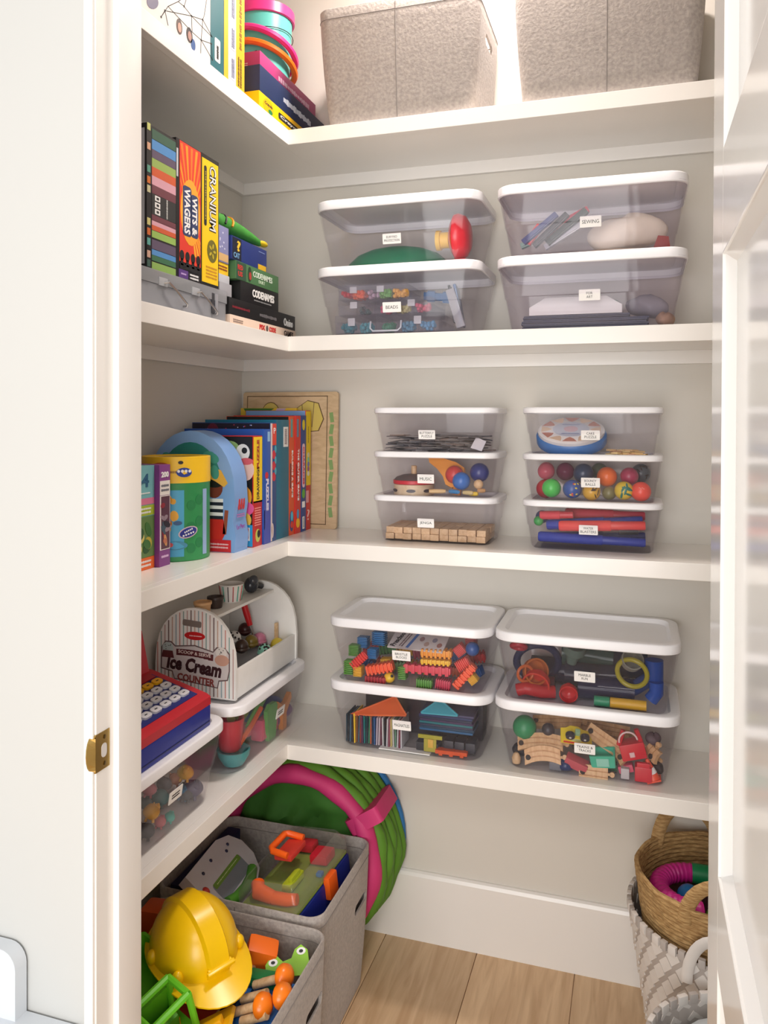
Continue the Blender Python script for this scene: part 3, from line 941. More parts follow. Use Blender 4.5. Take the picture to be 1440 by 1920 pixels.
# green canister puzzle with yellow lid
cx, cyy, cr = -1.052, 1.650, 0.079
t = thing('puzzle_canister', 'green canister with yellow lid and a world map panel', 'canister', (cx, cyy, z0))
obj('canister_wall', MB().lathe([(cr - .002, 0), (cr, .002), (cr, 0.178), (cr + .001, 0.182)], 40), mt((52, 146, 84), 0.4), t)
obj('lid', MB().lathe([(cr + .0012, 0.182), (cr + .0012, 0.242), (cr - .001, 0.243), (cr - .004, 0.240), (cr - .006, 0.240)], 40), mt((250, 200, 36), 0.4), t)
def on_cyl(parent, a0, a1, za, zb_, mat, nm, r, n=10, shape=None):
    """a print wrapped round the canister"""
    mb = MB()
    A = [a0 + (a1 - a0) * i / n for i in range(n + 1)]
    vs = []
    for rr in (r, r + .0007):
        for a in A:
            vs.append((rr * cos(a), rr * sin(a), za))
        for a in A:
            vs.append((rr * cos(a), rr * sin(a), zb_))
    k = n + 1
    fs = []
    for i in range(n):
        fs.append((2 * k + i, 2 * k + i + 1, 3 * k + i + 1, 3 * k + i))
        fs.append((i, k + i, k + i + 1, i + 1))
        fs.append((i, i + 1, 2 * k + i + 1, 2 * k + i))
        fs.append((k + i, 3 * k + i, 3 * k + i + 1, k + i + 1))
    fs.append((0, 2 * k, 3 * k, k))
    fs.append((n, k + n, 3 * k + n, 2 * k + n))
    mb.add(vs, fs)
    return obj(nm, mb, mat, parent)
def on_cyl_disc(parent, a, z, ra, rz_, mat, nm, r, rot=0.0):
    mb = MB()
    n = 16
    rings = []
    for rr in (r - .0002, r + .0007):
        ring = []
        for i in range(n):
            du, dz = ra * cos(2 * pi * i / n), rz_ * sin(2 * pi * i / n)
            du, dz = du * cos(rot) - dz * sin(rot), du * sin(rot) + dz * cos(rot)
            aa = a + du / r
            ring.append((rr * cos(aa), rr * sin(aa), z + dz))
        rings.append(ring)
    mb.loft(rings)
    return obj(nm, mb, mat, parent)
a_view = atan2(-cyy, -cx)             # towards the camera
on_cyl(t, a_view - 1.05, a_view + 0.22, 0.012, 0.166, mt((72, 168, 206), 0.4), 'map_panel', cr + .0003)
rnd = random.Random(3)
for k in range(16):
    on_cyl_disc(t, a_view - 0.35 + rnd.uniform(-.38, .30), rnd.uniform(.070, .150), rnd.uniform(.006, .013), rnd.uniform(.006, .012), mt((240, 174, 40) if k % 3 else (226, 140, 50)), 'map_land', cr + .0010 + k * .00004, rnd.uniform(0, 3))
on_cyl_disc(t, a_view + 0.04, 0.090, .010, .005, mt((40, 84, 130)), 'map_whale', cr + .0018)
on_cyl_disc(t, a_view - 0.05, 0.038, .030, .010, mt((60, 140, 170)), 'map_boat', cr + .0018)
on_cyl_disc(t, a_view - 0.16, 0.040, .006, .005, mt((214, 90, 90)), 'map_boat', cr + .0021)
on_cyl_disc(t, a_view + 0.34, 0.068, .024, .013, mt((214, 190, 196)), 'badge_border', cr + .0024, 0.28)
on_cyl_disc(t, a_view + 0.34, 0.068, .021, .0105, mt((44, 50, 140)), 'badge', cr + .0029, 0.28)
for k, (dz, ww) in enumerate(((.004, .020), (-.004, .028))):
    for q in range(5):
        on_cyl_disc(t, a_view + 0.34 + (q - 2) * ww / 5 / cr, 0.068 + dz + (q - 2) * .0018, ww / 13, .0022, WHITE, 'badge_print', cr + .0035)
on_cyl(t, a_view + 0.86, a_view + 1.05, 0.012, 0.166, mt((150, 176, 214), 0.4), 'side_panel', cr + .0003, 4)
for k in range(6):
    on_cyl_disc(t, a_view + 0.44 + 0.28 * (k % 2), 0.03 + 0.05 * (k // 2) + .012 * (k % 2), .011, .012, mt((40, 128, 74)), 'spot', cr)
on_cyl_disc(t, a_view + 0.22, 0.207, .018, .011, mt((36, 60, 150)), 'lid_logo', cr + .0016)
for q in range(4):
    on_cyl_disc(t, a_view + 0.22 + (q - 1.5) * .105, 0.210, .0032, .0035, WHITE, 'lid_logo_print', cr + .0022)
for q in range(5):
    on_cyl_disc(t, a_view - .02 - q * .05, 0.208, .0016, .003, mt((150, 110, 40)), 'lid_print', cr + .0016)
on_cyl_disc(t, a_view + 0.12, 0.230, .006, .004, INK, 'lid_bird', cr + .0016)
on_cyl_disc(t, a_view - 0.45, 0.222, .022, .008, mt((206, 96, 40)), 'lid_print', cr + .0016)
on_cyl_disc(t, a_view - 0.30, 0.204, .010, .010, mt((30, 40, 90)), 'lid_print', cr + .0016)
# blue arched box behind it
ya, yb_ = 1.738, 1.806
XL, XR_ = -1.192, -0.944
t = thing('puzzle_box', 'pale blue arch-topped picture box with teal window, behind the canister', 'puzzle box', ((XL + XR_) / 2, (ya + yb_) / 2, z0))
hw, hy = (XR_ - XL) / 2, (yb_ - ya) / 2
prof = [(-hw, 0), (hw, 0), (hw + .004, .04), (hw - .004, .08), (hw + .002, .12)]
for q in range(1, 16):
    a = pi * q / 16
    prof.append((hw * cos(a), .155 + (.302 - .155) * sin(a)))
prof.append((-hw, .12))
mb = MB()
mb.m = Matrix.Rotation(pi / 2, 4, 'X')
mb.prism(prof, -hy, hy)
obj('carton', mb, mt((126, 166, 220), 0.4), t)
Nf = FM('-Y', (0, -hy, 0))
win = [(hw * .72 * cos(pi * q / 16), .165 + .108 * sin(pi * q / 16)) for q in range(17)]
dec_poly(t, Nf, win, mt((34, 126, 124), 0.35), 'window')
for k in range(8):
    dec_disc(t, Nf, rnd.uniform(-.07, .07), rnd.uniform(.18, .24), .012, .018, mt((60, 150, 142)), 'window_shape', t=TH * (2 + .1 * k), rot=rnd.uniform(0, 3))
# printed child in a straw hat and striped shirt
hx = 0.072
dec_poly(t, Nf, [(hx - .04, .192), (hx - .02, .212), (hx + .015, .204), (hx + .034, .172), (hx + .024, .162), (hx, .176)], mt((226, 176, 76)), 'printed_hat', t=TH * 2)
dec_disc(t, Nf, hx - .004, .160, .024, .026, mt((120, 56, 40)), 'printed_head', t=TH * 1.5)
dec_disc(t, Nf, hx - .004, .174, .026, .014, BLACK, 'printed_hair', t=TH * 1.8)
for k in range(6):
    dec_rect(t, Nf, hx - .002, .086 + .0085 * k, .046, .0085, WHITE if k % 2 else mt((36, 40, 54)), 'printed_shirt_stripe')
dec_poly(t, Nf, [(hx - .03, .030), (hx - .03, .082), (hx + .022, .082), (hx + .028, .048), (hx + .018, .030)], mt((206, 44, 36)), 'printed_trousers')
dec_rect(t, Nf, hx + .028, .075, .010, .06, mt((150, 76, 56)), 'printed_arm', rot=-.1)
dec_rect(t, Nf, hx - .008, .020, .040, .030, BLACK, 'printed_legs', t=TH * .8)
dec_rect(t, Nf, hx + .008, .016, .070, .030, mt((202, 34, 46)), 'red_tag', t=TH * 2)
dec_bars(t, Nf, hx + .012, .016, .050, .016, mt((240, 200, 206)), 2, t=TH * 3)
Sx = FM('+X', (hw, 0, 0))
dec_text(t, Sx, 'Le Parc', 0, .062, .042, .012, mt((160, 90, 170)), bold=.0)
dec_text(t, Sx, 'Amusant', 0, .040, .046, .011, mt((60, 80, 130)), bold=.0)
dec_text(t, Sx, 'Circus', 0, .016, .044, .014, mt((50, 70, 120)), bold=.0)
for k in (-1, 0, 1):
    dec_disc(t, FM('+X', (hw + .0012, 0, 0)), .012 * k, .118, .004, .014, mt((202, 50, 50)), 'printed_figure', rot=-.12, t=.0016)
dec_bars(t, Sx, 0, .090, .040, .010, mt((200, 120, 180)), 2, seed=3)
# picture box with yellow and red spine
def spine(name, label, y0, y1, h, xf, depth, c, **k):
    return game_box(name, label, y0, y1, z0, z0 + h, xf, depth, mt(c, 0.4), **k)
t, S, N, w, h = spine('puzzle_box', 'picture box with yellow over red spine, right of the arched box', 1.828, 1.878, .288, -0.938, .20, (196, 36, 36))
dec_rect(t, S, 0, .200, w - .002, .170, mt((250, 212, 24)), 'yellow_field')
dec_rect(t, S, 0, .1165, w - .002, .004, BLACK, 'band')
dec_text(t, S, 'PUZZLE', 0, .240, .075, .014, mt((170, 60, 40)), rot=pi / 2, bold=.05, t=TH * 2)
dec_text(t, S, 'DRAWINGS', 0, .165, .085, .014, mt((80, 60, 40)), rot=pi / 2, bold=.03, t=TH * 2)
dec_bars(t, S, 0, .078, .034, .05, mt((240, 150, 140)), 8, t=TH * 2)
dec_disc(t, S, 0, .028, .013, .017, mt((196, 200, 90)), 'printed_emblem', t=TH * 1.5)
dec_disc(t, S, .004, .032, .008, .010, BLACK, 'printed_emblem', t=TH * 2)
dec_rect(t, N, .055, h / 2, .085, h - .004, mt((24, 24, 28)), 'picture_front')
for (u, v, ru, rv, c, tt) in ((.03, .255, .03, .02, (150, 186, 120), 2), (.070, .245, .020, .022, (232, 232, 230), 2.4), (.075, .250, .008, .008, (30, 30, 30), 3), (.080, .200, .022, .028, (238, 200, 190), 2.4), (.080, .222, .020, .009, (220, 100, 110), 3),
                              (.070, .130, .026, .030, (236, 160, 50), 2), (.080, .100, .022, .018, (226, 90, 150), 2.4), (.075, .070, .020, .020, (236, 190, 80), 2.6)):
    dec_disc(t, N, u, v, ru, rv, mt(c), 'printed_shape', t=TH * tt)
dec_rect(t, N, .076, .030, .044, .056, mt((40, 150, 206)), 'printed_panel', t=TH * 2.8)
dec_rect(t, N, .080, .034, .022, .034, WHITE, 'printed_card', t=TH * 3.4)
dec_rect(t, N, .080, .036, .015, .026, RED, 'printed_card', t=TH * 4)
t, S, N, w, h = spine('puzzle_box', 'tall blue puzzle box with red heart mark on spine', 1.880, 1.921, .305, -0.934, .24, (34, 84, 172))
dec_rect(t, S, 0, .060, w - .002, .118, mt((72, 82, 172)), 'violet_field')
dec_disc(t, S, -.004, .182, .009, .009, mt((206, 34, 50)), 'heart_mark')
dec_text(t, S, 'PUZZLES', 0, .130, .085, .014, mt((226, 220, 236)), rot=D90, bold=.05)
dec_rect(t, S, .008, .285, .014, .026, mt((150, 190, 226)), 'printed_panel')
dec_rect(t, S, -.017, .065, .004, .05, mt((220, 226, 240)), 'printed_strip')
t, S, N, w, h = spine('puzzle_box', 'slim box with starry black front and red-dotted white spine', 1.923, 1.960, .322, -0.936, .24, (30, 70, 130))
dec_rect(t, S, -.013, h / 2, .010, h - .004, mt((222, 208, 206)), 'white_edge')
dec_rect(t, S, .005, .290, .024, .058, mt((220, 66, 50)), 'red_panel')
dec_text(t, S, 'P', .006, .300, .012, .016, WHITE, t=TH * 2)
for k, zz in enumerate((.235, .205, .175)):
    dec_disc(t, S, .003, zz, .010, .012, mt((206, 40, 60)), 'red_dot')
    dec_disc(t, S, .012, zz + .015, .005, .010, mt((80, 170, 190)), 'blue_dot', t=TH * 2)
dec_disc(t, S, -.005, .030, .006, .020, mt((222, 200, 196)), 'printed_swash')
dec_rect(t, N, 0, h - .025, .236, .046, mt((28, 20, 38)), 'starry_front')
for k in range(26):
    dec_disc(t, N, rnd.uniform(-.11, .11), h - rnd.uniform(.006, .046), .0016, .0016, mt(rnd.choice([(220, 220, 240), (206, 60, 90), (120, 140, 220)])), 'printed_star', t=TH * 2, n=6)
dec_disc(t, N, -.055, h - .022, .018, .020, mt((96, 22, 46)), 'printed_planet', t=TH * 1.6)
t, S, N, w, h = spine('puzzle_box', 'wide teal puzzle box with white barcode sticker', 1.962, 2.046, .330, -0.938, .22, (16, 108, 136))
dec_rect(t, S, .020, .282, .030, .056, PAPER, 'barcode_label')
dec_bars(t, S, .020, .282, .044, .018, mt((120, 80, 90)), 2, rot=D90, t=TH * 2)
t, S, N, w, h = spine('game_box', 'tall orange board game box with white title and black side', 2.047, 2.084, .340, -0.938, .20, (226, 84, 32))
dec_rect(t, S, -.002, .306, .012, .052, mt((90, 160, 160)), 'printed_strip')
dec_text(t, S, 'BUILDING A GAME', .004, .175, .135, .008, WHITE, rot=D90, bold=.02)
dec_rect(t, S, -.008, .170, .008, .072, mt((120, 40, 34)), 'printed_strip', r=.003)
dec_disc(t, S, -.001, .040, .013, .030, mt((40, 70, 130)), 'printed_badge', t=TH)
dec_disc(t, S, 0, .054, .007, .014, mt((90, 190, 220)), 'printed_shape', t=TH * 2)
dec_disc(t, S, 0, .030, .009, .010, mt((220, 60, 40)), 'printed_shape', t=TH * 2)
dec_rect(t, N, 0, h - .014, .196, .026, BLACK, 'black_side')
dec_bars(t, N, .05, h - .014, .03, .008, WHITE, 1, t=TH * 2)
t, S, N, w, h = spine('game_box', 'tall red board game box with white title', 2.085, 2.124, .342, -0.936, .20, (214, 40, 36))
dec_rect(t, S, -.002, .306, .012, .052, mt((90, 130, 160)), 'printed_strip')
dec_text(t, S, 'THE OUTER GAME', .003, .170, .150, .009, WHITE, rot=D90, bold=.02)
dec_rect(t, S, -.011, .172, .006, .06, mt((120, 30, 34)), 'printed_strip', r=.003)
dec_disc(t, S, 0, .056, .007, .014, mt((70, 160, 210)), 'printed_shape')
dec_disc(t, S, 0, .030, .012, .014, mt((240, 190, 40)), 'printed_shape')
t, S, N, w, h = spine('game_box', 'tall navy game box with oval title and white barcode', 2.125, 2.164, .343, -0.936, .20, (32, 64, 136))
dec_disc(t, S, 0, .315, .009, .016, mt((220, 200, 40)), 'yellow_oval')
dec_rect(t, S, 0, .195, .018, .130, mt((232, 196, 206)), 'title_lozenge', r=.008)
dec_text(t, S, 'CHARADES', 0, .195, .112, .011, mt((206, 60, 70)), rot=D90, bold=.03, t=TH * 2)
dec_disc(t, S, 0, .112, .010, .014, mt((100, 176, 60)), 'green_disc')
dec_rect(t, S, 0, .080, .020, .018, PAPER, 'printed_tag')
dec_rect(t, S, 0, .026, .014, .036, PAPER, 'barcode_label')
dec_bars(t, S, 0, .026, .030, .008, INK, 1, rot=D90, t=TH * 2)
t, S, N, w, h = spine('game_box', 'yellow over red game box, last upright before the wooden puzzle', 2.165, 2.202, .358, -0.938, .20, (200, 40, 46))
dec_rect(t, S, 0, .245, w - .002, .222, mt((226, 196, 20)), 'yellow_field')
dec_bars(t, S, 0, .285, .05, .008, mt((120, 110, 40)), 1, rot=D90, t=TH * 2)
for k, c in enumerate(((210, 206, 180), (130, 200, 170), (110, 120, 190), (150, 90, 150), (220, 220, 210))):
    dec_disc(t, S, 0, .225 - .014 * k, .008, .0075, mt(c), 'printed_dot', t=TH * 2)
dec_rect(t, S, -.006, .100, .020, .036, mt((226, 160, 170)), 'printed_note')
dec_text(t, S, '?', .002, .045, .016, .032, mt((232, 200, 196)))
dec_rect(t, N, 0, h - .012, .196, .022, mt((124, 160, 206)), 'pale_side')
# slim book peeking out above
t, S, N, w, h = spine('picture_book', 'thin picture book with leafy green cover edge showing above the boxes', 2.2035, 2.2115, .366, -0.985, .19, (222, 190, 60))
dec_poly(t, N, [(-.085, h - .001), (.02, h - .001), (-.01, h - .02), (-.07, h - .022)], mt((60, 120, 50)), 'printed_leaf')
dec_poly(t, N, [(.03, h - .001), (.06, h - .001), (.04, h - .02), (.02, h - .02)], mt((190, 170, 200)), 'printed_petal')
# wooden puzzle board against the back wall
t = thing('wooden_puzzle_board', 'wooden peg puzzle board with yellow shapes leaning on the back wall', 'puzzle board', (-1.020, 2.2215, z0), (-0.035, 0, 0))
mb = MB()
mb.m = Matrix.Translation((0, 0, .208)) @ Matrix.Rotation(pi / 2, 4, 'X')
mb.prism(rrect(.320, .416, .008, 3), -.005, .005)
obj('board', mb, wood((186, 158, 122), (206, 180, 144), 8.0, .5, (3, 3, 9)), t)
Nf = FM('-Y', (0, -.005, .208))
BR = mt((92, 66, 40), .6)
for (u0, v0, u1, v1) in ((-.145, -.195, .125, -.195), (-.145, .195, .125, .195), (-.145, -.195, -.145, .195), (.125, -.195, .125, .195)):
    dec_rect(t, Nf, (u0 + u1) / 2, (v0 + v1) / 2, abs(u1 - u0) + .0022, abs(v1 - v0) + .0022, BR, 'burnt_line')
YW_ = mt((206, 186, 96), .55)
def outlined(pts, cu, cv):
    dec_poly(t, Nf, [(u + (u - cu) * .05, v + (v - cv) * .05) for u, v in pts], BR, 'burnt_outline')
    dec_poly(t, Nf, pts, YW_, 'puzzle_piece', t=TH * 2)
outlined([(-.064 + .034 * cos(2 * pi * q / 20) * (1 if sin(2 * pi * q / 20) > 0 else .7), .125 + .050 * sin(2 * pi * q / 20)) for q in range(20)], -.064, .125)
outlined([(.000, .115), (.022, .155), (.060, .180), (.095, .172), (.112, .125), (.096, .09), (.03, .085)], .05, .13)
for (u0, v0, u1, v1) in ((.042, .168, .048, .10), (.082, .176, .076, .10)):
    mb = MB()
    mb.m = Nf
    mb.tube([(u0, v0, .001), (u1, v1, .001)], .0012, 5)
    obj('burnt_line', mb, BR, t)
for k in range(9):
    dec_rect(t, Nf, .140, .130 - .036 * k, .012, .030, mt((126, 158, 96), .6), 'painted_mark', rot=.15 * (-1) ** k)

# ---- lowest shelf, left: what stands on the two bins is built after the bins

# ================================================================== clear lidded bins
def mpp(p):
    """metres that one photo pixel spans at a point"""
    return (Vector(p) - EYE).dot(FW) / F_PX

class Bin:
    def __init__(s, label, cx, cy, z, W, D, l0, l1, panel, rot=0.0, tag_at=None, text=None, size='large', mat=None, group=None, tagw=.050, tagh=.0265):
        s.cx, s.cy, s.z, s.W, s.D, s.l0, s.rot = cx, cy, z, W, D, l0, rot
        t = thing('clear_bin', label, 'storage bin', (cx, cy, z), (0, 0, rot), group)
        s.t = t
        rc = .042 if size == 'large' else .034
        inset = .066 if size == 'large' else .044
        s.inset = inset
        s.top = (W - .012, D - .012)
        s.bot = (W - inset, D - inset)
        H = l0 + .006
        s.H = H
        mid = H * .50
        def dims(z_, off):
            f = z_ / H
            w = s.bot[0] + (s.top[0] - s.bot[0]) * f + off
            d = s.bot[1] + (s.top[1] - s.bot[1]) * f + off
            return w, d
        def rg(z_, off, r=rc):
            w, d = dims(z_, off)
            return ring3(w, d, r, z_, 6)
        outer = [ring3(s.bot[0] - .012, s.bot[1] - .012, rc - .006, 0, 6), rg(.004, -.002), rg(.008, 0), rg(mid, 0), rg(mid + .0015, .004), rg(l0 - .004, .004), rg(l0 - .003, .008), rg(H, .008)]
        inner = [rg(H, -.004), rg(mid + .0015, 0), rg(mid, -.004), rg(.008, -.004), rg(.0035, -.008, rc - .004)]
        mb = MB().loft(outer + inner)
        obj('tub', mb, mat or CLEAR, t, True, 30)
        # lid: skirt, rounded edge, raised rim and recessed panel
        rl = rc + .008
        e = .004
        rings = [ring3(W - .004, D - .004, rl, l0, 6), ring3(W, D, rl, l0 + .002, 6), ring3(W, D, rl, l1 - e, 6), ring3(W - .003, D - .003, rl, l1 - e * .3, 6), ring3(W - .008, D - .008, rl - .003, l1, 6),
                 ring3(W - .046, D - .046, rl - .016, l1, 6), ring3(W - .056, D - .056, rl - .02, panel, 6)]
        under = [ring3(W - .060, D - .060, rl - .02, panel - .003, 6), ring3(W - .048, D - .048, rl - .016, l1 - .003, 6), ring3(W - .006, D - .006, rl - .003, l1 - .004, 6), ring3(W - .0075, D - .0075, rl - .003, l0, 6)]
        mb = MB()
        n = len(rings[0])
        allr = rings
        mb.loft(allr, cap0=False, cap1=True)
        mb.loft(under, cap0=True, cap1=False)
        mb.loft([under[-1], rings[0]], False, False)
        obj('lid', mb, LID, t, True, 35)
        s.zt = z + panel + .0004
        if tag_at:
            p = at(tag_at[0], tag_at[1], Y=cy - D / 2 + .012) if rot == 0 else at(tag_at[0], tag_at[1], X=cx + D / 2 - .012)
            lz = p.z - z
            lx = (p.x - cx) if rot == 0 else (p.y - cy)
            off = .004 if lz > mid else 0
            yw = -dims(lz, off)[1] / 2
            ang = atan2((s.top[1] - s.bot[1]) / 2, H)
            m = Matrix.Translation((lx, yw - .0012, lz)) @ Matrix.Rotation(ang, 4, 'X') @ FM('-Y', (0, 0, 0))
            lb = MB()
            lb.m = m
            lb.prism(rrect(tagw, tagh, .0015, 2), -.0008, .0006)
            L = obj('label', lb, PAPER, t, False)
            L['label'] = 'small white label'
            m2 = m @ Matrix.Translation((0, 0, .0006))
            if text is None:
                dec_bars(L, m2, 0, 0, tagw * .6, tagh * .45, INK, 2, t=.0003)
            else:
                lines = text.split('\n')
                hh = .0062 if len(lines) > 1 else .0085
                for i, tx in enumerate(lines):
                    wd = min(tagw * .84, len(tx) * hh * .78)
                    dec_text(L, m2, tx, 0, (0 if len(lines) == 1 else .0045 - .009 * i), wd, hh, INK, t=.0003)

    def P(s, px, py, back=.05, half=.01, bh=None):
        """a photo point at a given distance behind the bin front, kept inside the bin"""
        back = max(back, s.inset / 2 + (half if bh is None else bh) + .007)
        if s.rot == 0:
            p = at(px, py, Y=s.cy - s.D / 2 + back)
            hw = s.bot[0] / 2 - .006 - half
            p.x = max(s.cx - hw, min(s.cx + hw, p.x))
        else:
            p = at(px, py, X=s.cx + s.D / 2 - back)
            hw = s.bot[0] / 2 - .006 - half
            p.y = max(s.cy - hw, min(s.cy + hw, p.y))
        p.z = max(s.z + .0045 + half, min(s.z + s.l0 - .012 - half, p.z))
        return p

def big(label, cx, yfront, z, tag_at, text, W=.448, D=.285, l0=.158, l1=.182, panel=.171, **k):
    return Bin(label, cx, yfront + D / 2, z, W, D, l0, l1, panel, 0.0, tag_at, text, 'large', **k)

def small(label, cx, z, tag_at, text, group=None):
    return Bin(label, cx, 2.030 + .1025, z, .347, .205, .1105, .1265, .1185, 0.0, tag_at, text, 'small', tagw=.046, tagh=.0245)

z = SH[1]
k2 = dict(W=.452, l0=.155, l1=.180, panel=.176)
b_beads = big('large clear bin labelled BEADS, lower left of the second shelf', -.600, 1.945, z, (733, 575), 'BEADS', **k2)
b_green = big('large clear bin with green dome and red toy, on top of the beads bin', -.600, 1.945, b_beads.zt, (733, 446), 'EURYNO\nPROTECTION', **k2)
b_art = big('large clear bin holding navy folders, under the sewing bin', -.111, 1.945, z, (1105, 552), 'FOR\nART', mat=CLEARM, **k2)
b_sew = big('large clear bin labelled SEWING, upper right of the second shelf', -.111, 1.945, b_art.zt, (1107, 414), 'SEWING', mat=CLEARM, **k2)
z = SH[2]
b_jenga = small('small clear bin of wooden blocks, bottom of the left stack', -.516, z, (798, 981), 'JENGA')
b_music = small('small clear bin of toy instruments, middle of the left stack', -.516, b_jenga.zt, (798, 898), 'MUSIC')
b_slate = small('small clear bin of grey puzzle pieces, top of the left stack', -.516, b_music.zt, (800, 815), 'BUTTERFLY\nPUZZLE')
b_blast = small('small clear bin of red and blue foam blasters, bottom of the right stack', -.108, z, (1103, 994), 'WATER\nBLASTERS')
b_balls = small('small clear bin of bouncy balls, middle of the right stack', -.108, b_blast.zt, (1107, 905), 'BOUNCY\nBALLS')
b_cake = small('small clear bin with a round blue tin, top of the right stack', -.108, b_balls.zt, (1107, 816), 'CAKE\nPUZZLE')
z = SH[3]
b_tiles = big('large clear bin of magnetic tiles under the bristle block bin', -.571, 1.968, z, (752, 1362), 'MAGNATILES')
b_brist = big('large clear bin of bright bristle blocks on the magnetic tile bin', -.571, 1.968, b_tiles.zt, (752, 1230), 'BRISTLE\nBLOCKS')
b_train = big('large clear bin of wooden train track under the marble run bin', -.117, 1.968, z, (1096, 1406), 'TRAINS &\nTRACKS')
b_marb = big('large clear bin of see-through marble run parts, on the train bin', -.117, 1.968, b_train.zt, (1096, 1270), 'MARBLE\nRUN')
b_anim = Bin('large clear bin of toy animals beside the door jamb, under the cash register', -1.0535, 1.438, z, .448, .285, .158, .182, .171, pi / 2, (332, 1490), None)
b_dough = Bin('large clear bin of modelling dough tools under the ice cream counter', -1.0535, 1.920, z, .438, .285, .158, .182, .171, pi / 2, (530, 1335), None)

# ---------------------------------------------------------------- shapes for the toys
def ridged(lx, ly, lz, n=7):
    """a toy block with bristle ridges along its length"""
    mb = MB()
    mb.cbox((0, 0, 0), (lx, ly * .7, lz * .7), .002)
    for i in range(n):
        x = -lx / 2 + lx * (i + .5) / n
        mb.cbox((x, 0, 0), (lx / n * .5, ly, lz), .0012)
    return mb

def put(name, mb, mat, label, cat, loc, rot=(0, 0, 0), group=None):
    return solo(name, mb, mat, label, cat, loc, rot, group)

def sphere_in(bn, px, py, rpx, mat, label, back=.06, name='ball', cat='ball', group=None, sq=(1, 1, 1)):
    p = bn.P(px, py, back, 0)
    r = rpx * mpp(p)
    p = bn.P(px, py, back, r * max(sq))
    return put(name, MB().ell((0, 0, 0), (r * sq[0], r * sq[1], r * sq[2]), 24, 14), mat, label, cat, p, group=group), p, r

# ---------------------------------------------------------------- bin: green dome and red toy
bn = b_green
p = bn.P(735, 492, .085, 0)
mb = MB()
prof = [(.148, 0), (.150, .004), (.140, .022), (.115, .044), (.080, .058), (.040, .066), (.0, .068)]
rings = [[(r * cos(2 * pi * j / 36), r * .62 * sin(2 * pi * j / 36), zz) for j in range(36)] for r, zz in prof[:-1]]
mb.loft(rings)
put('play_dome', mb, mt((26, 128, 92), .35), 'green plastic dome lying in the upper left large bin', 'dome', (p.x, bn.cy - .005, bn.z + .0068))
put('paper_pad', MB().cbox((0, 0, .0015), (.17, .15, .003)), PAPER, 'white paper sheets under the green dome', 'paper', (-.655, bn.cy - .02, bn.z + .0037))
p = bn.P(853, 452, .060, .03)
t = thing('squeeze_toy', 'red bulb toy with a yellow cap at the right of the green dome', 'toy', (p.x + .012, p.y, bn.z + .0047))
zc = .070
mb = MB()
mb.m = Matrix.Translation((0, 0, zc)) @ Matrix.Rotation(pi / 2, 4, 'Y')
mb.lathe([(.004, .030), (.034, .028), (.052, .018), (.060, .0), (.058, -.010), (.040, -.020), (.020, -.026)], 28)
obj('bulb', mb, mt((226, 52, 66), .3), t)
mb = MB()
mb.m = Matrix.Translation((0, 0, zc - .006)) @ Matrix.Rotation(pi / 2, 4, 'Y')
mb.lathe([(.020, -.026), (.021, -.027), (.021, -.048), (.026, -.049), (.026, -.060), (.018, -.062)], 20)
obj('cap', mb, mt((228, 184, 36), .35), t)
obj('foot', MB().cbox((.004, 0, .006), (.030, .03, .012), .003), mt((206, 44, 56), .3), t)

# ---------------------------------------------------------------- bin: beads
bn = b_beads
CASE = clear((249, 249, 252), .05, (230, 228, 236))
def bead_case(label, x0, x1, yb_, z0, h, depth, beads, latches, handle=False):
    w = x1 - x0
    t = thing('bead_case', label, 'craft case', ((x0 + x1) / 2, yb_, z0))
    def sh(za, zb_, nm):
        mb = MB()
        mb.loft([ring3(w, depth, .006, za, 3), ring3(w, depth, .006, zb_, 3), ring3(w - .004, depth - .004, .005, zb_, 3), ring3(w - .004, depth - .004, .005, za + .002, 3)])
        obj(nm, mb, CASE, t)
    sh(0, h * .62, 'tray')
    mb = MB()
    mb.m = Matrix.Translation((0, 0, h * .63))
    mb.prism(rrect(w + .002, depth + .002, .006, 3), 0, h * .36)
    obj('lid', mb, CASE, t)
    nd = 5
    for i in range(1, nd):
        obj('divider', MB().cbox((-w / 2 + w * i / nd, 0, h * .31), (.0015, depth - .006, h * .55)), CASE, t)
    for (fx, col, n) in beads:
        rn = random.Random(int(fx * 1000))
        mb = MB()
        for i in range(n):
            r = .0062
            mb.ell((w * fx + rn.uniform(-.016, .016), -depth / 2 + .008 + rn.uniform(0, .03), .006 + rn.uniform(0, h * .40)), r, 6, 4)
        o = obj('beads', mb, mt(col, .35), t)
        o['kind'] = 'stuff'
    for fx in latches:
        obj('latch', MB().cbox((w * fx, -depth / 2 - .003, h * .62), (.020, .004, h * .42), .0015), clear((240, 240, 246), .45, (232, 232, 240)), t)
    if handle:
        pts = [(-.042, -depth / 2 - .002, h * .62), (-.042, -depth / 2 - .006, h * .25), (-.034, -depth / 2 - .007, h * .10), (.034, -depth / 2 - .007, h * .10), (.042, -depth / 2 - .006, h * .25), (.042, -depth / 2 - .002, h * .62)]
        obj('handle', MB().tube(pts, .0026, 8), clear((240, 240, 246), .5, (232, 234, 244)), t)
zz = bn.z + .0047
yb_ = bn.cy - .015
bead_case('lowest bead case with a loop handle and teal beads', -.775, -.485, yb_, zz, .050, .18, [(-.38, (40, 130, 140), 40), (-.2, (60, 150, 160), 30), (0, (30, 130, 90), 40), (.2, (50, 130, 160), 40), (.38, (70, 150, 190), 30)], (-.33, .30), True)
bead_case('middle bead case with pink beads and two latches', -.768, -.510, yb_, zz + .0505, .042, .17, [(-.2, (60, 90, 90), 10), (0, (214, 70, 110), 26), (.2, (200, 190, 120), 20), (.4, (220, 80, 110), 24)], (-.32, .30))
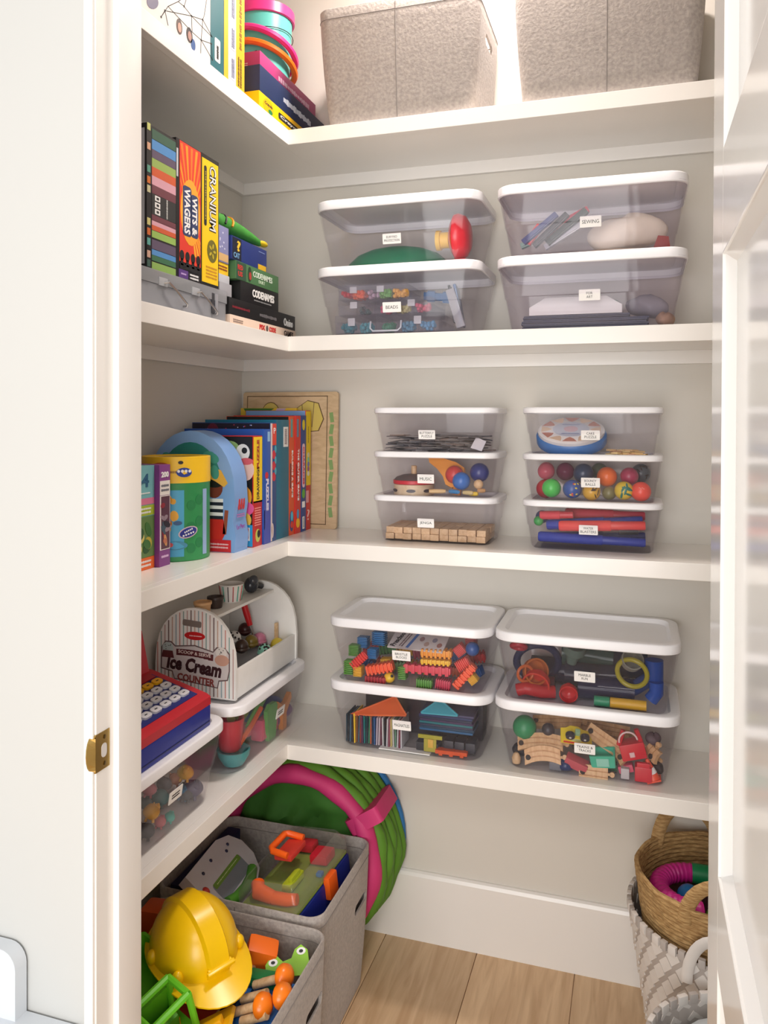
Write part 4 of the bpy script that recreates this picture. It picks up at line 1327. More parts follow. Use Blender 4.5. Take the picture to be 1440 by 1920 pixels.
bead_case('top bead case with orange, green and yellow beads', -.770, -.580, yb_, zz + .093, .040, .16, [(-.38, (214, 60, 66), 20), (-.2, (242, 106, 66), 60), (.02, (200, 170, 186), 14), (.2, (110, 176, 80), 55), (.40, (240, 176, 56), 60)], (-.26, .14))
put('craft_packet', ridged(.085, .012, .030, 2), mt((70, 120, 176), .35), 'blue craft packet lying flat behind the bead cases', 'packet', (-.520, bn.cy + .03, zz + .110), (0.5, .1, .1))
put('craft_packet', MB().cbox((0, 0, 0), (.008, .10, .105), .003), mt((74, 104, 150), .3), 'blue craft packet standing on edge in the beads bin', 'packet', (-.448, bn.cy - .035, zz + .072), (0, -.18, .12))
put('craft_packet', MB().cbox((0, 0, 0), (.006, .09, .100), .002), mt((44, 46, 56), .3), 'dark craft packet behind the blue one in the beads bin', 'packet', (-.470, bn.cy - .005, zz + .078), (0, -.16, .08))
put('bead_tube', MB().cbox((0, 0, 0), (.024, .018, .105), .005), clear((226, 226, 232), .45, (206, 204, 212)), 'leaning grey bead tube at the right of the bead cases', 'bead tube', (-.447, bn.cy - .085, zz + .060), (0, -.30, 0))

# ---------------------------------------------------------------- bin: sewing
bn = b_sew
CR = mt((242, 230, 212), .6, var=.06, scale=20, bump=.3)
def lump(rx, ry, rz, seed, n=26, k=14, amp=.10, flat=-.75):
    rn = random.Random(seed)
    ph = [rn.uniform(0, 6.28) for _ in range(6)]
    mb = MB()
    rings = []
    for i in range(1, k):
        a = -pi / 2 + pi * i / k
        ring = []
        for j in range(n):
            b = 2 * pi * j / n
            f = 1 + amp * (sin(2 * b + ph[0] + a) + .6 * sin(3 * b + ph[1] - 2 * a) + .5 * sin(5 * b + ph[2] + 3 * a)) * .6
            ring.append((rx * f * cos(a) * cos(b), ry * f * cos(a) * sin(b), max(rz * flat, rz * f * sin(a))))
        rings.append(ring)
    mb.loft(rings)
    return mb
def drop(o, zfloor):
    """let a thing stand on a level"""
    bpy.context.view_layer.update()
    lo = min((o.matrix_world @ v.co).z for v in o.data.vertices)
    o.location.z += zfloor - lo
    return o
o = put('fabric_roll', lump(.092, .058, .046, 4), CR, 'puffy cream fabric roll in the sewing bin', 'fabric', (-.028, bn.cy - .005, bn.z + .06), (0, -.12, 0))
drop(o, bn.z + .0268)
o = put('folded_cloth', lump(.135, .075, .012, 9, amp=.05), mt((214, 196, 172), .9, bump=.3), 'folded cream cloth lying flat under the fabric roll', 'cloth', (-.060, bn.cy - .01, bn.z + .012))
drop(o, bn.z + .0048)
packs = [(985, 452, 1040, 405, .010, (60, 70, 130), 'indigo'), (990, 455, 1012, 425, .012, (226, 50, 60), 'coral red'), (1005, 458, 1060, 405, .010, (60, 60, 66), 'charcoal'), (1024, 440, 1058, 408, .010, (230, 40, 52), 'bright red'),
         (1030, 452, 1095, 398, .012, (50, 62, 58), 'dark green'), (1026, 462, 1085, 425, .010, (206, 206, 214), 'pale grey'), (1060, 415, 1100, 392, .010, (216, 50, 80), 'rose'), (978, 462, 1000, 452, .010, (150, 184, 176), 'mint')]
for i, (xa, ya_, xb_, yb2, th, c, nm) in enumerate(packs):
    back = .05 + .014 * i
    a, b = bn.P(xa, ya_, back, .008), bn.P(xb_, yb2, back, .006)
    d = b - a
    L = max(d.length * 1.15, .035)
    mb = MB().cbox((0, 0, 0), (L, .012, th * 1.5), .002)
    mb.cbox((0, -.007, 0), (L * .8, .004, th * .9), .001)
    o = put('notions_packet', mb, mt(c, .3, coat=.3), nm + ' sewing notions packet leaning left of the cloth roll', 'packet', (a + b) / 2, (-.15, -atan2(d.z, d.x), 0))
mb = MB()
mb.prism([(0, 0), (.040, 0), (.036, .030), (.012, .034)], 0, .004)
o = put('felt_scrap', mb, mt((156, 60, 52), .8), 'brick red felt scrap at the right end of the sewing bin', 'fabric', (.035, bn.cy - .095, bn.z + .006), (pi / 2, 0, 0))

# ---------------------------------------------------------------- bin: art folders
bn = b_art
for i in range(7):
    ww = .30 if i < 5 else .255
    put('folder', MB().cbox((0, 0, .0022), (ww, .18, .0042), .001), mt([(44, 54, 84), (36, 44, 70), (58, 64, 88), (40, 50, 80)][i % 4], .5),
        'thin navy folder in the flat stack of the art bin, %s from the bottom' % ('first', 'second', 'third', 'fourth', 'fifth')[i] if i < 5 else ('shorter navy folder lying under the white box' if i == 5 else 'shorter navy folder just beneath the white carton'), 'folder', (-.125 + (-.018 if i > 4 else 0) + .003 * sin(i * 2.1), bn.cy - .002 + .002 * cos(i * 3), bn.z + .0047 + .0046 * i), (0, 0, .01 * sin(i * 1.7)), group='navy folders in the art bin' if i < 5 else None)
mb = MB()
mb.loft([ring3(.225, .17, .003, 0, 2), ring3(.225, .17, .003, .020, 2), ring3(.150, .13, .003, .046, 2)])
put('white_box', mb, mt((236, 234, 236), .5), 'flat white carton on the navy folders', 'carton', (-.146, bn.cy - .005, bn.z + .0375))
put('paper_bag', lump(.050, .05, .030, 12, amp=.14), clear((214, 212, 220), .6, (176, 172, 182)), 'crumpled grey plastic bag at the right of the white carton', 'bag', (.026, bn.cy + .01, bn.z + .061), (0, .2, 0))
put('paper_bag', lump(.022, .03, .018, 15, amp=.16), mt((176, 140, 116), .8), 'crumpled brown scrap at the right end of the art bin', 'scrap', (.066, bn.cy - .06, bn.z + .019))
put('craft_leaf', MB().ell((0, 0, 0), (.016, .02, .006)), mt((60, 120, 96), .5), 'small green scrap on the white carton', 'scrap', (-.060, bn.cy - .010, bn.z + .075))

# ---------------------------------------------------------------- bin: slate puzzle pieces
bn = b_slate
rn = random.Random(21)
cols = [(86, 84, 86), (112, 108, 108), (68, 66, 70), (132, 126, 124), (100, 94, 92), (122, 104, 96)]
for i in range(66):
    lay = i // 11
    w_, d_ = rn.uniform(.035, .065), rn.uniform(.03, .05)
    mb = MB()
    mb.prism([(-w_ / 2, -d_ / 2), (w_ / 2 - .01, -d_ / 2), (w_ / 2, -d_ / 6), (w_ / 2 - .004, d_ / 2), (-w_ / 2 + .012, d_ / 2)], 0, .0028)
    xx = bn.cx + (-.118 + .0236 * (i % 11)) + rn.uniform(-.006, .006)
    put('puzzle_piece', mb, mt(cols[rn.randrange(6)], .55), 'flat grey puzzle piece in the heap of the top left small bin', 'puzzle piece',
        (xx, bn.cy - .045 + rn.uniform(-.02, .05), bn.z + .007 + lay * .0078 + rn.uniform(0, .003)), (rn.uniform(-.10, .10), rn.uniform(-.12, .12), rn.uniform(-.5, .5)), group='grey puzzle pieces')
mb = MB()
mb.prism([(-.017, -.014), (.014, -.017), (.019, .012), (-.010, .018)], 0, .0028)
put('puzzle_piece', mb, mt((206, 202, 208), .5), 'pale white puzzle piece tipped up at the right of the grey heap', 'puzzle piece', (bn.cx + .118, bn.cy - .070, bn.z + .0285), (1.25, .2, 0))

# ---------------------------------------------------------------- bin: music
bn = b_music
t = thing('toy_drum', 'small wooden tambourine with red band and peg, left in the music bin', 'tambourine', (bn.cx - .072, bn.cy - .020, bn.z + .0042))
obj('shell', MB().lathe([(.052, 0), (.056, .002), (.056, .030), (.052, .031)], 32), wood((222, 196, 158), (236, 214, 182), 8, .4), t)
obj('red_band', MB().lathe([(.0565, .0315), (.058, .032), (.058, .041), (.0565, .042)], 32), mt((208, 44, 56), .4), t)
obj('drum_skin', MB().lathe([(.0555, .0425), (.048, .050), (.030, .056), (.010, .058)], 32), mt((96, 82, 78), .5), t)
obj('peg', MB().lathe([(.008, .056), (.008, .080), (.006, .081)], 12), BEECH, t)
for a in (-2.45, -1.45, -.6):
    mb = MB()
    mb.m = Matrix.Rotation(a + pi / 2, 4, 'Z') @ Matrix.Translation((0, -.0562, .014)) @ Matrix.Rotation(pi / 2, 4, 'X')
    mb.prism([(.013 * cos(2 * pi * q / 14), .0045 * sin(2 * pi * q / 14)) for q in range(14)], -.0005, .0012)
    obj('jingle_slot', mb, mt((58, 50, 56), .4), t)
t = thing('toy_mandolin', 'orange toy mandolin lying tilted in the music bin', 'toy instrument', (bn.cx + .022, bn.cy - .004, bn.z + .0046))
mb = MB()
mb.m = Matrix.Translation((0, 0, .055)) @ Matrix.Rotation(radians(74), 4, 'X') @ Matrix.Rotation(-.35, 4, 'Z')
pts = [(-.072, .026), (-.050, .036), (-.020, .038), (.010, .040), (.036, .034), (.046, .010), (.040, -.016), (.026, -.030), (.006, -.028), (-.010, -.010), (-.035, .004), (-.062, .012)]
mb.prism(pts, -.010, .010)
obj('body', mb, mt((240, 156, 48), .4), t)
mb = MB()
mb.m = Matrix.Translation((.030, -.016, .022)) @ Matrix.Rotation(.12, 4, 'Y')
mb.cbox((0, 0, 0), (.022, .016, .040), .003)
obj('neck', mb, mt((228, 146, 48), .4), t)
sphere_in(bn, 865, 902, 17, mt((38, 108, 190), .3), 'sky blue shaker ball in front of the orange mandolin', .030, 'shaker_ball', 'shaker')
sphere_in(bn, 852, 890, 17, mt((206, 60, 56), .35), 'red shaker ball half behind the sky blue one', .075, 'shaker_ball', 'shaker')
sphere_in(bn, 899, 886, 18, mt((40, 52, 124), .3), 'navy shaker ball at the right end of the music bin', .080, 'shaker_ball', 'shaker')
sphere_in(bn, 897, 908, 9, BEECH, 'small wooden bead ball below the navy shaker', .030, 'wooden_bead', 'bead')
for i, (px, py, l, c, lab) in enumerate(((852, 922, .036, (60, 140, 200), 'short blue stick on the music bin floor'), (878, 924, .03, (220, 196, 140), 'pale wooden stick on the music bin floor'), (888, 926, .024, (226, 190, 40), 'yellow whistle on the music bin floor'), (820, 921, .045, (232, 196, 140), 'round-ended wooden beater under the mandolin'), (903, 920, .02, (206, 160, 110), 'stubby wooden peg below the bead ball'))):
    p = bn.P(px, py, .028 + .004 * i, .006)
    put('music_stick', MB().tube([(-l / 2, 0, 0), (-l * .2, .001, 0), (l * .3, 0, 0), (l / 2, -.001, 0)], [.005, .0062, .006, .004], 10), mt(c, .45), lab, 'stick', p, (0, 0, .3 * (i - 2)))

# ---------------------------------------------------------------- bin: wooden blocks
bn = b_jenga
bw, bh, bl = .0236, .0162, .072
blk = obj('wooden_block', MB().cbox((0, 0, bh / 2), (bw, bl, bh), .0012), BEECH)
tag(blk, 'plain wooden stacking block in the bottom left small bin', 'block', 'wooden stacking blocks')
first = True
for lay in range(2):
    for i in range(11):
        for row in range(2):
            o = blk if first else blk.copy()
            if not first:
                COL.objects.link(o)
            first = False
            jx = .0012 * sin(i * 3.1 + lay * 1.3)
            o.location = (bn.cx - .1265 + i * .0253 + jx * .3, bn.cy - .034 + row * .076 + .004 * sin(i * 2.3 + lay * 2 + row), bn.z + .0048 + lay * (bh + .0004))
            o.rotation_euler = (0, 0, .012 * sin(i * 1.9 + lay))

# ---------------------------------------------------------------- bin: round blue tin and pieces
bn = b_cake
t = thing('round_tin', 'round blue tin with a flowered cake lid tipped towards the front', 'tin', (bn.cx - .055, bn.cy - .002, bn.z + .0048), (0, 0, 0))
M0 = Matrix.Translation((0, 0, .0465)) @ Matrix.Rotation(radians(33), 4, 'X') @ Matrix.Diagonal((1.30, .95, .95, 1))
mb = MB()
mb.m = M0
mb.lathe([(.062, -.024), (.068, -.022), (.070, -.016), (.070, .004), (.066, .010)], 36)
obj('tin_base', mb, mt((44, 116, 186), .35), t)
mb = MB()
mb.m = M0
mb.lathe([(.0655, .010), (.066, .012), (.066, .020), (.063, .0225)], 36)
obj('tin_lid', mb, mt((230, 226, 224), .45), t)
for k in range(12):
    a = 2 * pi * k / 12
    mb = MB()
    mb.m = M0 @ Matrix.Translation((0, 0, .0226))
    mb.prism([(.060 * cos(a - .24), .060 * sin(a - .24)), (.060 * cos(a + .24), .060 * sin(a + .24)), (.046 * cos(a + .16), .046 * sin(a + .16)), (.038 * cos(a), .038 * sin(a)), (.046 * cos(a - .16), .046 * sin(a - .16))], 0, .0006)
    obj('lid_petal', mb, mt((196, 130, 112) if k % 2 else (226, 196, 168), .5), t)
mb = MB()
mb.m = M0 @ Matrix.Translation((0, 0, .0228))
mb.lathe([(.036, 0), (.036, .0008)], 28)
obj('lid_centre', mb, mt((196, 200, 214), .5), t)
mb = MB()
mb.m = M0 @ Matrix.Translation((0, 0, .0236))
mb.lathe([(.014, 0), (.014, .0006)], 20)
obj('lid_flower', mb, mt((206, 170, 180), .5), t)
dec_bars(t, M0 @ Matrix.Translation((0, 0, .0236)), 0, .022, .035, .006, mt((110, 124, 170)), 1)
dec_bars(t, M0 @ Matrix.Translation((0, 0, .0236)), 0, -.022, .035, .006, mt((110, 124, 170)), 1)
rn = random.Random(5)
for i in range(13):
    w_ = rn.uniform(.020, .034)
    mb = MB()
    mb.prism([(w_ / 2 * cos(2 * pi * q / 6 + .3) * (1.3 if q % 2 else .9), w_ / 2 * sin(2 * pi * q / 6 + .3)) for q in range(6)], 0, .005)
    put('cake_piece', mb, mt(rn.choice([(220, 190, 140), (206, 168, 116), (228, 204, 150), (196, 150, 120)]), .5), 'flat wooden cake puzzle piece beside the blue tin', 'puzzle piece',
        (bn.cx + .048 + .0125 * (i % 7), bn.cy - .070 + .022 * (i // 7) + rn.uniform(-.004, .004), bn.z + .0052 + .0066 * (i // 7) + .003 * (i % 2)), (0, rn.uniform(-.08, .08), rn.uniform(0, 6)), group='flat wooden cake pieces')

# ---------------------------------------------------------------- bin: bouncy balls
bn = b_balls
balls = [(1003, 920, 18, (214, 62, 72), .100, 'translucent red ball at the left front of the ball bin', 'tint'), (1034, 915, 18, (70, 196, 84), .034, 'bright green bouncy ball in the front row', ''),
         (1073, 917, 18, (40, 84, 160), .034, 'blue bouncy ball with yellow spots', 'spots'), (1109, 922, 17, (222, 172, 54), .034, 'mustard bouncy ball with dark swirls under the label', 'swirl'),
         (1142, 925, 13, (132, 128, 84), .075, 'small olive ball low between the mustard and striped balls', ''), (1170, 920, 18, (226, 196, 60), .034, 'yellow ball with teal swirling stripes', 'teal'),
         (1210, 922, 19, (244, 92, 76), .034, 'coral bouncy ball at the right end of the front row', 'print'), (1138, 894, 19, (248, 118, 50), .098, 'orange bouncy ball resting above the olive one', ''),
         (1000, 880, 15, (196, 86, 84), .150, 'dull red ball high at the left end', ''), (1024, 882, 16, (226, 110, 130), .100, 'pink ball in cloudy wrap at the upper left', 'tint'), (1060, 884, 17, (150, 60, 96), .150, 'plum coloured ball in the back row', 'tint'),
         (1094, 884, 19, (50, 66, 96), .100, 'dark slate blue ball in the back row', ''), (1124, 880, 16, (86, 96, 72), .150, 'moss green ball behind the orange one', ''), (1180, 893, 17, (176, 60, 92), .100, 'raspberry ball in the back row', ''), (1208, 882, 18, (96, 102, 106), .148, 'grey marbled ball high at the right end', 'swirl')]
for (px, py, rp, c, back, lab, deco) in balls:
    p = bn.P(px, py, back, 0)
    r = rp * mpp(p) * .98
    p = bn.P(px, py, back, r)
    t = thing('bouncy_ball', lab, 'ball', (p.x, p.y, p.z - r))
    obj('ball', MB().ell((0, 0, r), r, 24, 14), tinted(c, .62) if deco == 'tint' else mt(c, .3, var=.10 if deco == 'swirl' else .02, scale=60), t)
    if deco in ('spots', 'swirl', 'teal', 'print'):
        rn = random.Random(px)
        for k in range(8 if deco != 'print' else 4):
            th_, ph_ = rn.uniform(-1.9, -.6), rn.uniform(-.7, .9)
            if deco == 'print':
                th_, ph_ = -1.75 + .16 * k, .42 + .05 * (-1) ** k
            d = Vector((cos(th_) * cos(ph_), sin(th_) * cos(ph_), sin(ph_)))
            mb = MB()
            mb.m = Matrix.Translation(Vector((0, 0, r)) + d * (r - .0006)) @ d.to_track_quat('Z', 'Y').to_matrix().to_4x4() @ Matrix.Rotation(rn.uniform(0, 3), 4, 'Z')
            rx, ry = {'spots': (.0034, .0026), 'swirl': (.008, .0016), 'teal': (.010, .003), 'print': (.0022, .0006)}[deco]
            mb.ell((0, 0, 0), (rx, ry, .0014), 10, 5)
            obj('painted_mark', mb, mt({'spots': (236, 214, 70), 'swirl': (70, 56, 40), 'teal': (36, 120, 110), 'print': (250, 220, 210)}[deco] if not (deco == 'spots' and k % 3 == 0) else (220, 90, 60), .4), t)

# ---------------------------------------------------------------- bin: foam blasters
bn = b_blast
def blaster(label, xa, ya_, xb_, yb2, back, r, c, grip):
    a, b = bn.P(xa, ya_, back, r), bn.P(xb_, yb2, back, r)
    m = (a + b) / 2
    t = thing('foam_blaster', label, 'toy blaster', (m.x, m.y, min(a.z, b.z) - r))
    o0 = Vector(t.location)
    A, B = a - o0, b - o0
    d = B - A
    obj('foam_sleeve', MB().tube([A, A + d * .02, A + d * .60, A + d * .61], [r * .8, r, r, r * .9], 18), mt(c, .6), t)
    obj('barrel', MB().tube([A + d * .60, A + d * .985, B], [r * .86, r * .84, r * .7], 18), mt(tuple(int(v * .94) for v in c), .4), t)
    if grip:
        obj('grip', MB().tube([A + d * .70 + Vector((0, .004, -r)), A + d * .92 + Vector((0, .004, -r))], r * .7, 12), BLACK, t)
    return t
blaster('coral red foam blaster lying across the front', 1048, 986, 1216, 986, .036, .0135, (236, 76, 72), True)
blaster('royal blue foam blaster lowest in the bin', 1003, 1005, 1212, 1018, .036, .0130, (36, 58, 160), False)
blaster('blue foam blaster above the coral one', 1025, 984, 1205, 976, .072, .0135, (44, 66, 170), True)
blaster('crimson foam blaster along the top of the bin', 1060, 962, 1228, 968, .100, .0140, (200, 38, 66), True)
blaster('dark blue foam blaster at the back on the floor', 1010, 1010, 1218, 1006, .110, .0130, (30, 44, 120), False)
blaster('red foam blaster with short nose at the upper left', 1012, 966, 1075, 962, .050, .0110, (214, 60, 76), False)
sphere_in(bn, 998, 968, 12, mt((48, 66, 120), .4), 'navy ball at the upper left corner of the blaster bin', .090)
sphere_in(bn, 996, 976, 9, mt((60, 160, 80), .4), 'green ball below the navy one in the blaster bin', .050)

# ---------------------------------------------------------------- bin: bristle blocks
bn = b_brist
RD, OR, YE, GR, BL, MG = (226, 54, 44), (246, 96, 52), (246, 196, 50), (92, 156, 52), (30, 116, 176), (206, 56, 84)
def bblock(px0, py0, px1, py1, back, th, c, lab, depth=.030, n=7):
    a, b = bn.P(px0, py0, back, th / 2), bn.P(px1, py1, back, th / 2)
    d = b - a
    return put('bristle_block', ridged(max(d.length, th), depth, th, n), mt(c, .4), lab, 'toy block', (a + b) / 2, (0, -atan2(d.z, d.x), 0))
bb = [(662, 1248, 688, 1225, .050, .024, RD, 'red ridged block leaning at the upper left'), (650, 1262, 650, 1236, .045, .026, GR, 'lime green block standing at the left end'), (673, 1272, 673, 1248, .042, .024, YE, 'yellow block standing beside the green one'),
      (688, 1256, 738, 1248, .045, .026, OR, 'long orange-red ridged bar at the left centre'), (686, 1275, 725, 1277, .045, .018, (176, 36, 44), 'dark red bar lying low on the left'), (700, 1232, 700, 1216, .060, .026, BL, 'blue block above the orange bar'),
      (682, 1210, 682, 1196, .110, .030, BL, 'blue block at the upper left corner'), (712, 1206, 712, 1186, .120, .038, BL, 'large blue block under the lid'), (665, 1222, 665, 1214, .090, .030, GR, 'green block below the blue corner block'),
      (716, 1240, 735, 1240, .090, .020, YE, 'small yellow block behind the orange bar'), (790, 1222, 848, 1226, .060, .022, (240, 160, 50), 'amber plate under the booklet'), (790, 1238, 846, 1242, .050, .014, YE, 'thin yellow plate above the pink bar'),
      (758, 1250, 846, 1258, .048, .024, (222, 70, 88), 'long pink bar across the centre'), (756, 1272, 756, 1248, .046, .022, GR, 'green block left of the pink bar'), (782, 1278, 812, 1284, .044, .024, GR, 'green ridged cylinder block at the front floor'),
      (818, 1278, 846, 1284, .044, .026, MG, 'magenta block at the front floor'), (854, 1290, 892, 1248, .044, .022, OR, 'orange-red ridged bar tilted at the right'), (858, 1250, 880, 1238, .075, .028, (232, 74, 62), 'coral block behind the tilted bar'),
      (884, 1275, 892, 1270, .060, .022, YE, 'yellow block at the lower right corner'), (858, 1222, 868, 1214, .085, .028, (226, 80, 80), 'coral block high at the right'), (884, 1202, 884, 1196, .120, .030, (170, 40, 52), 'maroon block under the lid at the right')]
for (x0_, y0_, x1_, y1_, back, th, c, lab) in bb:
    bblock(x0_, y0_, x1_, y1_, back, th, c, lab + ' of the bristle bin')
rn = random.Random(55)
CN = [('deep blue', (24, 84, 150)), ('brick red', (180, 44, 40)), ('forest green', (60, 120, 46)), ('gold', (214, 160, 40)), ('raspberry', (170, 44, 72)), ('burnt orange', (206, 84, 40))]
PLC = ['far left', 'left', 'centre left', 'centre', 'centre right', 'right', 'far right']
for i in range(14):
    nm_, c_ = CN[i % 6]
    put('bristle_block', ridged(.058, .030, .026, 6), mt(c_, .4), '%s bristle block at the back of the bin, %s of the %s layer' % (nm_, PLC[i % 7], 'lower' if i < 7 else 'upper'), 'toy block',
        (bn.cx - .150 + .050 * (i % 7), bn.cy + .015 + .028 * (i // 7), bn.z + .022 + .034 * (i // 7)), (rn.uniform(-.2, .2), rn.uniform(-.4, .4), rn.uniform(-.5, .5)))
sphere_in(bn, 888, 1217, 13, mt((40, 84, 150), .35), 'round blue wheel block at the right of the bristle bin', .060, 'bristle_block', 'toy block')
t = thing('toy_figure', 'small yellow round figure with dark eye among the bristle blocks', 'toy figure', bn.P(730, 1275, .045, .014) - Vector((0, 0, .014)))
obj('body', MB().ell((0, 0, .014), (.015, .014, .014), 18, 10), mt((248, 204, 40), .4), t)
obj('eye', MB().ell((.010, -.009, .022), .004, 10, 6), BLACK, t)
obj('beak', MB().cbox((-.014, -.006, .012), (.008, .006, .005), .002), mt((240, 150, 30)), t)
p = bn.P(785, 1203, .085, .02)
t = thing('instruction_booklet', 'folded grey printed booklet on top of the bristle blocks', 'booklet', (p.x, p.y, bn.z + .112), (radians(20), 0, -.06))
obj('pages', MB().cbox((0, 0, .002), (.155, .075, .004), .001), mt((206, 200, 200), .7), t)
Mz = FM('+Zy', (0, 0, .004))
dec_text(t, Mz, 'Preschool', -.058, 0, .066, .016, INK, rot=pi / 2 - .2, bold=.02)
dec_bars(t, Mz, -.036, 0, .060, .014, mt((120, 100, 100)), 2, rot=pi / 2 - .2)
dec_rect(t, Mz, -.016, 0, .008, .068, mt((60, 110, 180)), 'blue_strip', rot=-.2)
for k in range(4):
    dec_disc(t, Mz, .008 + .018 * k, .01 * (-1) ** k, .007, .010, mt([(150, 120, 120), (176, 150, 140), (130, 130, 150), (160, 110, 100)][k]), 'printed_picture')

# ---------------------------------------------------------------- bin: magnetic tiles
bn = b_tiles
cols = [(60, 84, 96), (50, 60, 66), (84, 120, 140), (64, 54, 56), (250, 206, 40), (150, 96, 66), (84, 116, 130), (160, 70, 66), (110, 60, 100), (40, 140, 140), (40, 70, 80), (60, 150, 110), (220, 110, 60), (40, 60, 90), (60, 110, 170), (214, 200, 214), (226, 214, 220), (120, 60, 80), (232, 232, 230), (40, 42, 46), (230, 226, 230), (176, 90, 110), (236, 220, 140), (226, 226, 220), (110, 160, 130), (224, 222, 226), (150, 60, 80), (226, 226, 230)]
xa = bn.cx - .178
ORD = 'first second third fourth fifth sixth seventh eighth ninth tenth eleventh twelfth thirteenth fourteenth fifteenth sixteenth seventeenth eighteenth nineteenth twentieth twenty-first twenty-second twenty-third twenty-fourth twenty-fifth twenty-sixth twenty-seventh twenty-eighth'.split()
for i, c in enumerate(cols):
    o = put('magnetic_tile', MB().cbox((0, 0, .038), (.0036, .072, .074 if i != 4 else .080), .0008), tinted(c, .7) if i not in (4,) else mt(c, .35),
            'upright %s magnetic tile in the standing row, %s from its left end' % ('bright yellow' if i == 4 else ('pale' if sum(c) > 560 else ('dark' if sum(c) < 220 else 'coloured')), ORD[i]), 'magnetic tile',
            (xa + i * .0058, bn.cy - .062 - .002 * sin(i), bn.z + .006), (0, .03 * sin(i * 1.3), 0), group='upright magnetic tiles')
def tri_tile(label, pts, back, c, tilt=0.0):
    P3 = [bn.P(px, py, back, .003) for px, py in pts]
    cx_ = sum(p.x for p in P3) / 3
    cz_ = min(p.z for p in P3)
    t = thing('magnetic_tile', label, 'magnetic tile', (cx_, P3[0].y, cz_), (tilt, 0, 0))
    q = [(p.x - cx_, p.z - cz_) for p in P3]
    mb = MB()
    mb.m = Matrix.Rotation(pi / 2, 4, 'X')
    mb.prism(q, -.003, .003)
    obj('pane', mb, tinted(c, .55), t)
    g = (sum(u for u, v in q) / 3, sum(v for u, v in q) / 3)
    for i in range(3):
        a, b = q[i], q[(i + 1) % 3]
        obj('frame_bar', MB().tube([(a[0], 0, a[1]), (b[0], 0, b[1])], .0034, 6), mt(tuple(int(v * .93) for v in c), .3), t)
tri_tile('large clear orange triangle tile lying over the upright tiles', ((658, 1340), (760, 1342), (735, 1308)), .050, (246, 120, 60), -.5)
tri_tile('clear cyan triangle tile at the right of the tile bin', ((790, 1336), (858, 1342), (822, 1312)), .055, (70, 186, 206), -.4)
for i in range(8):
    c = [(60, 120, 170), (50, 90, 120), (70, 80, 110), (50, 140, 150), (84, 70, 110), (56, 70, 100), (60, 80, 130), (90, 90, 130)][i]
    put('magnetic_tile', MB().cbox((0, 0, .003), (.145, .075, .0056), .0012), tinted(c, .65), 'flat %s magnetic tile in the pile at the right, %s from the bottom' % (('blue', 'slate', 'indigo', 'teal', 'violet', 'navy', 'cobalt', 'lilac')[i], ORD[i]), 'magnetic tile',
        (bn.cx + .095 + .002 * sin(i * 2), bn.cy - .040, bn.z + .056 + i * .0062), (0, 0, .03 * sin(i)), group='flat magnetic tiles')
t = thing('tile_box', 'black storage box with a gold arrow behind the magnetic tiles', 'box', (bn.cx + .005, bn.cy + .055, bn.z + .0048))
obj('carton', MB().cbox((0, 0, .060), (.34, .060, .120), .002), mt((40, 36, 42), .5), t)
Nf = FM('-Y', (0, -.030, 0))
dec_poly(t, Nf, [(.030, .110), (.046, .110), (.046, .088), (.056, .088), (.038, .066), (.020, .088), (.030, .088)], mt((206, 170, 90)), 'gold_arrow')
put('train_magnet', MB().cbox((0, 0, .012), (.060, .05, .022), .003), mt((36, 38, 42), .4), 'black cube magnet left of the yellow clip', 'magnet', (bn.cx + .048, bn.cy - .070, bn.z + .006))
for i in range(3):
    put('train_magnet', MB().cbox((0, 0, .010), (.026, .045, .026), .003), mt((44, 46, 54), .4), 'small black magnet block, %s of the row under the flat tile pile' % ('leftmost', 'middle', 'rightmost')[i], 'magnet', (bn.cx + .105 + .029 * i, bn.cy - .066, bn.z + .016))
t = thing('yellow_clip', 'olive yellow tile stand at the front of the tile bin', 'tile stand', (bn.cx + .058, bn.cy - .0985, bn.z + .008))
mb = MB()
mb.cbox((0, 0, .040), (.066, .006, .010), .002)
obj('bar', mb, tinted((196, 190, 70), .7), t)
obj('stem', MB().cbox((0, 0, .018), (.034, .006, .034), .002), tinted((200, 190, 76), .7), t)
obj('badge', MB().cbox((.002, -.004, .024), (.014, .003, .022), .001), mt((214, 170, 60)), t)
mb = MB().cbox((0, 0, .005), (.085, .022, .010), .002)
for k in range(3):
    mb.cbox((-.028 + .028 * k, 0, .0), (.010, .022, .008), .001)
put('toothed_plate', mb, tinted((240, 100, 50), .75), 'orange toothed base plate lying flat at the front right', 'base plate', (bn.cx + .115, bn.cy - .094, bn.z + .0092), (0, 0, .04))
put('paper_slip', MB().cbox((0, 0, .001), (.14, .03, .002)), PAPER, 'white paper slip along the front floor of the tile bin', 'paper', (bn.cx - .01, bn.cy - .112 + .014, bn.z + .0042))

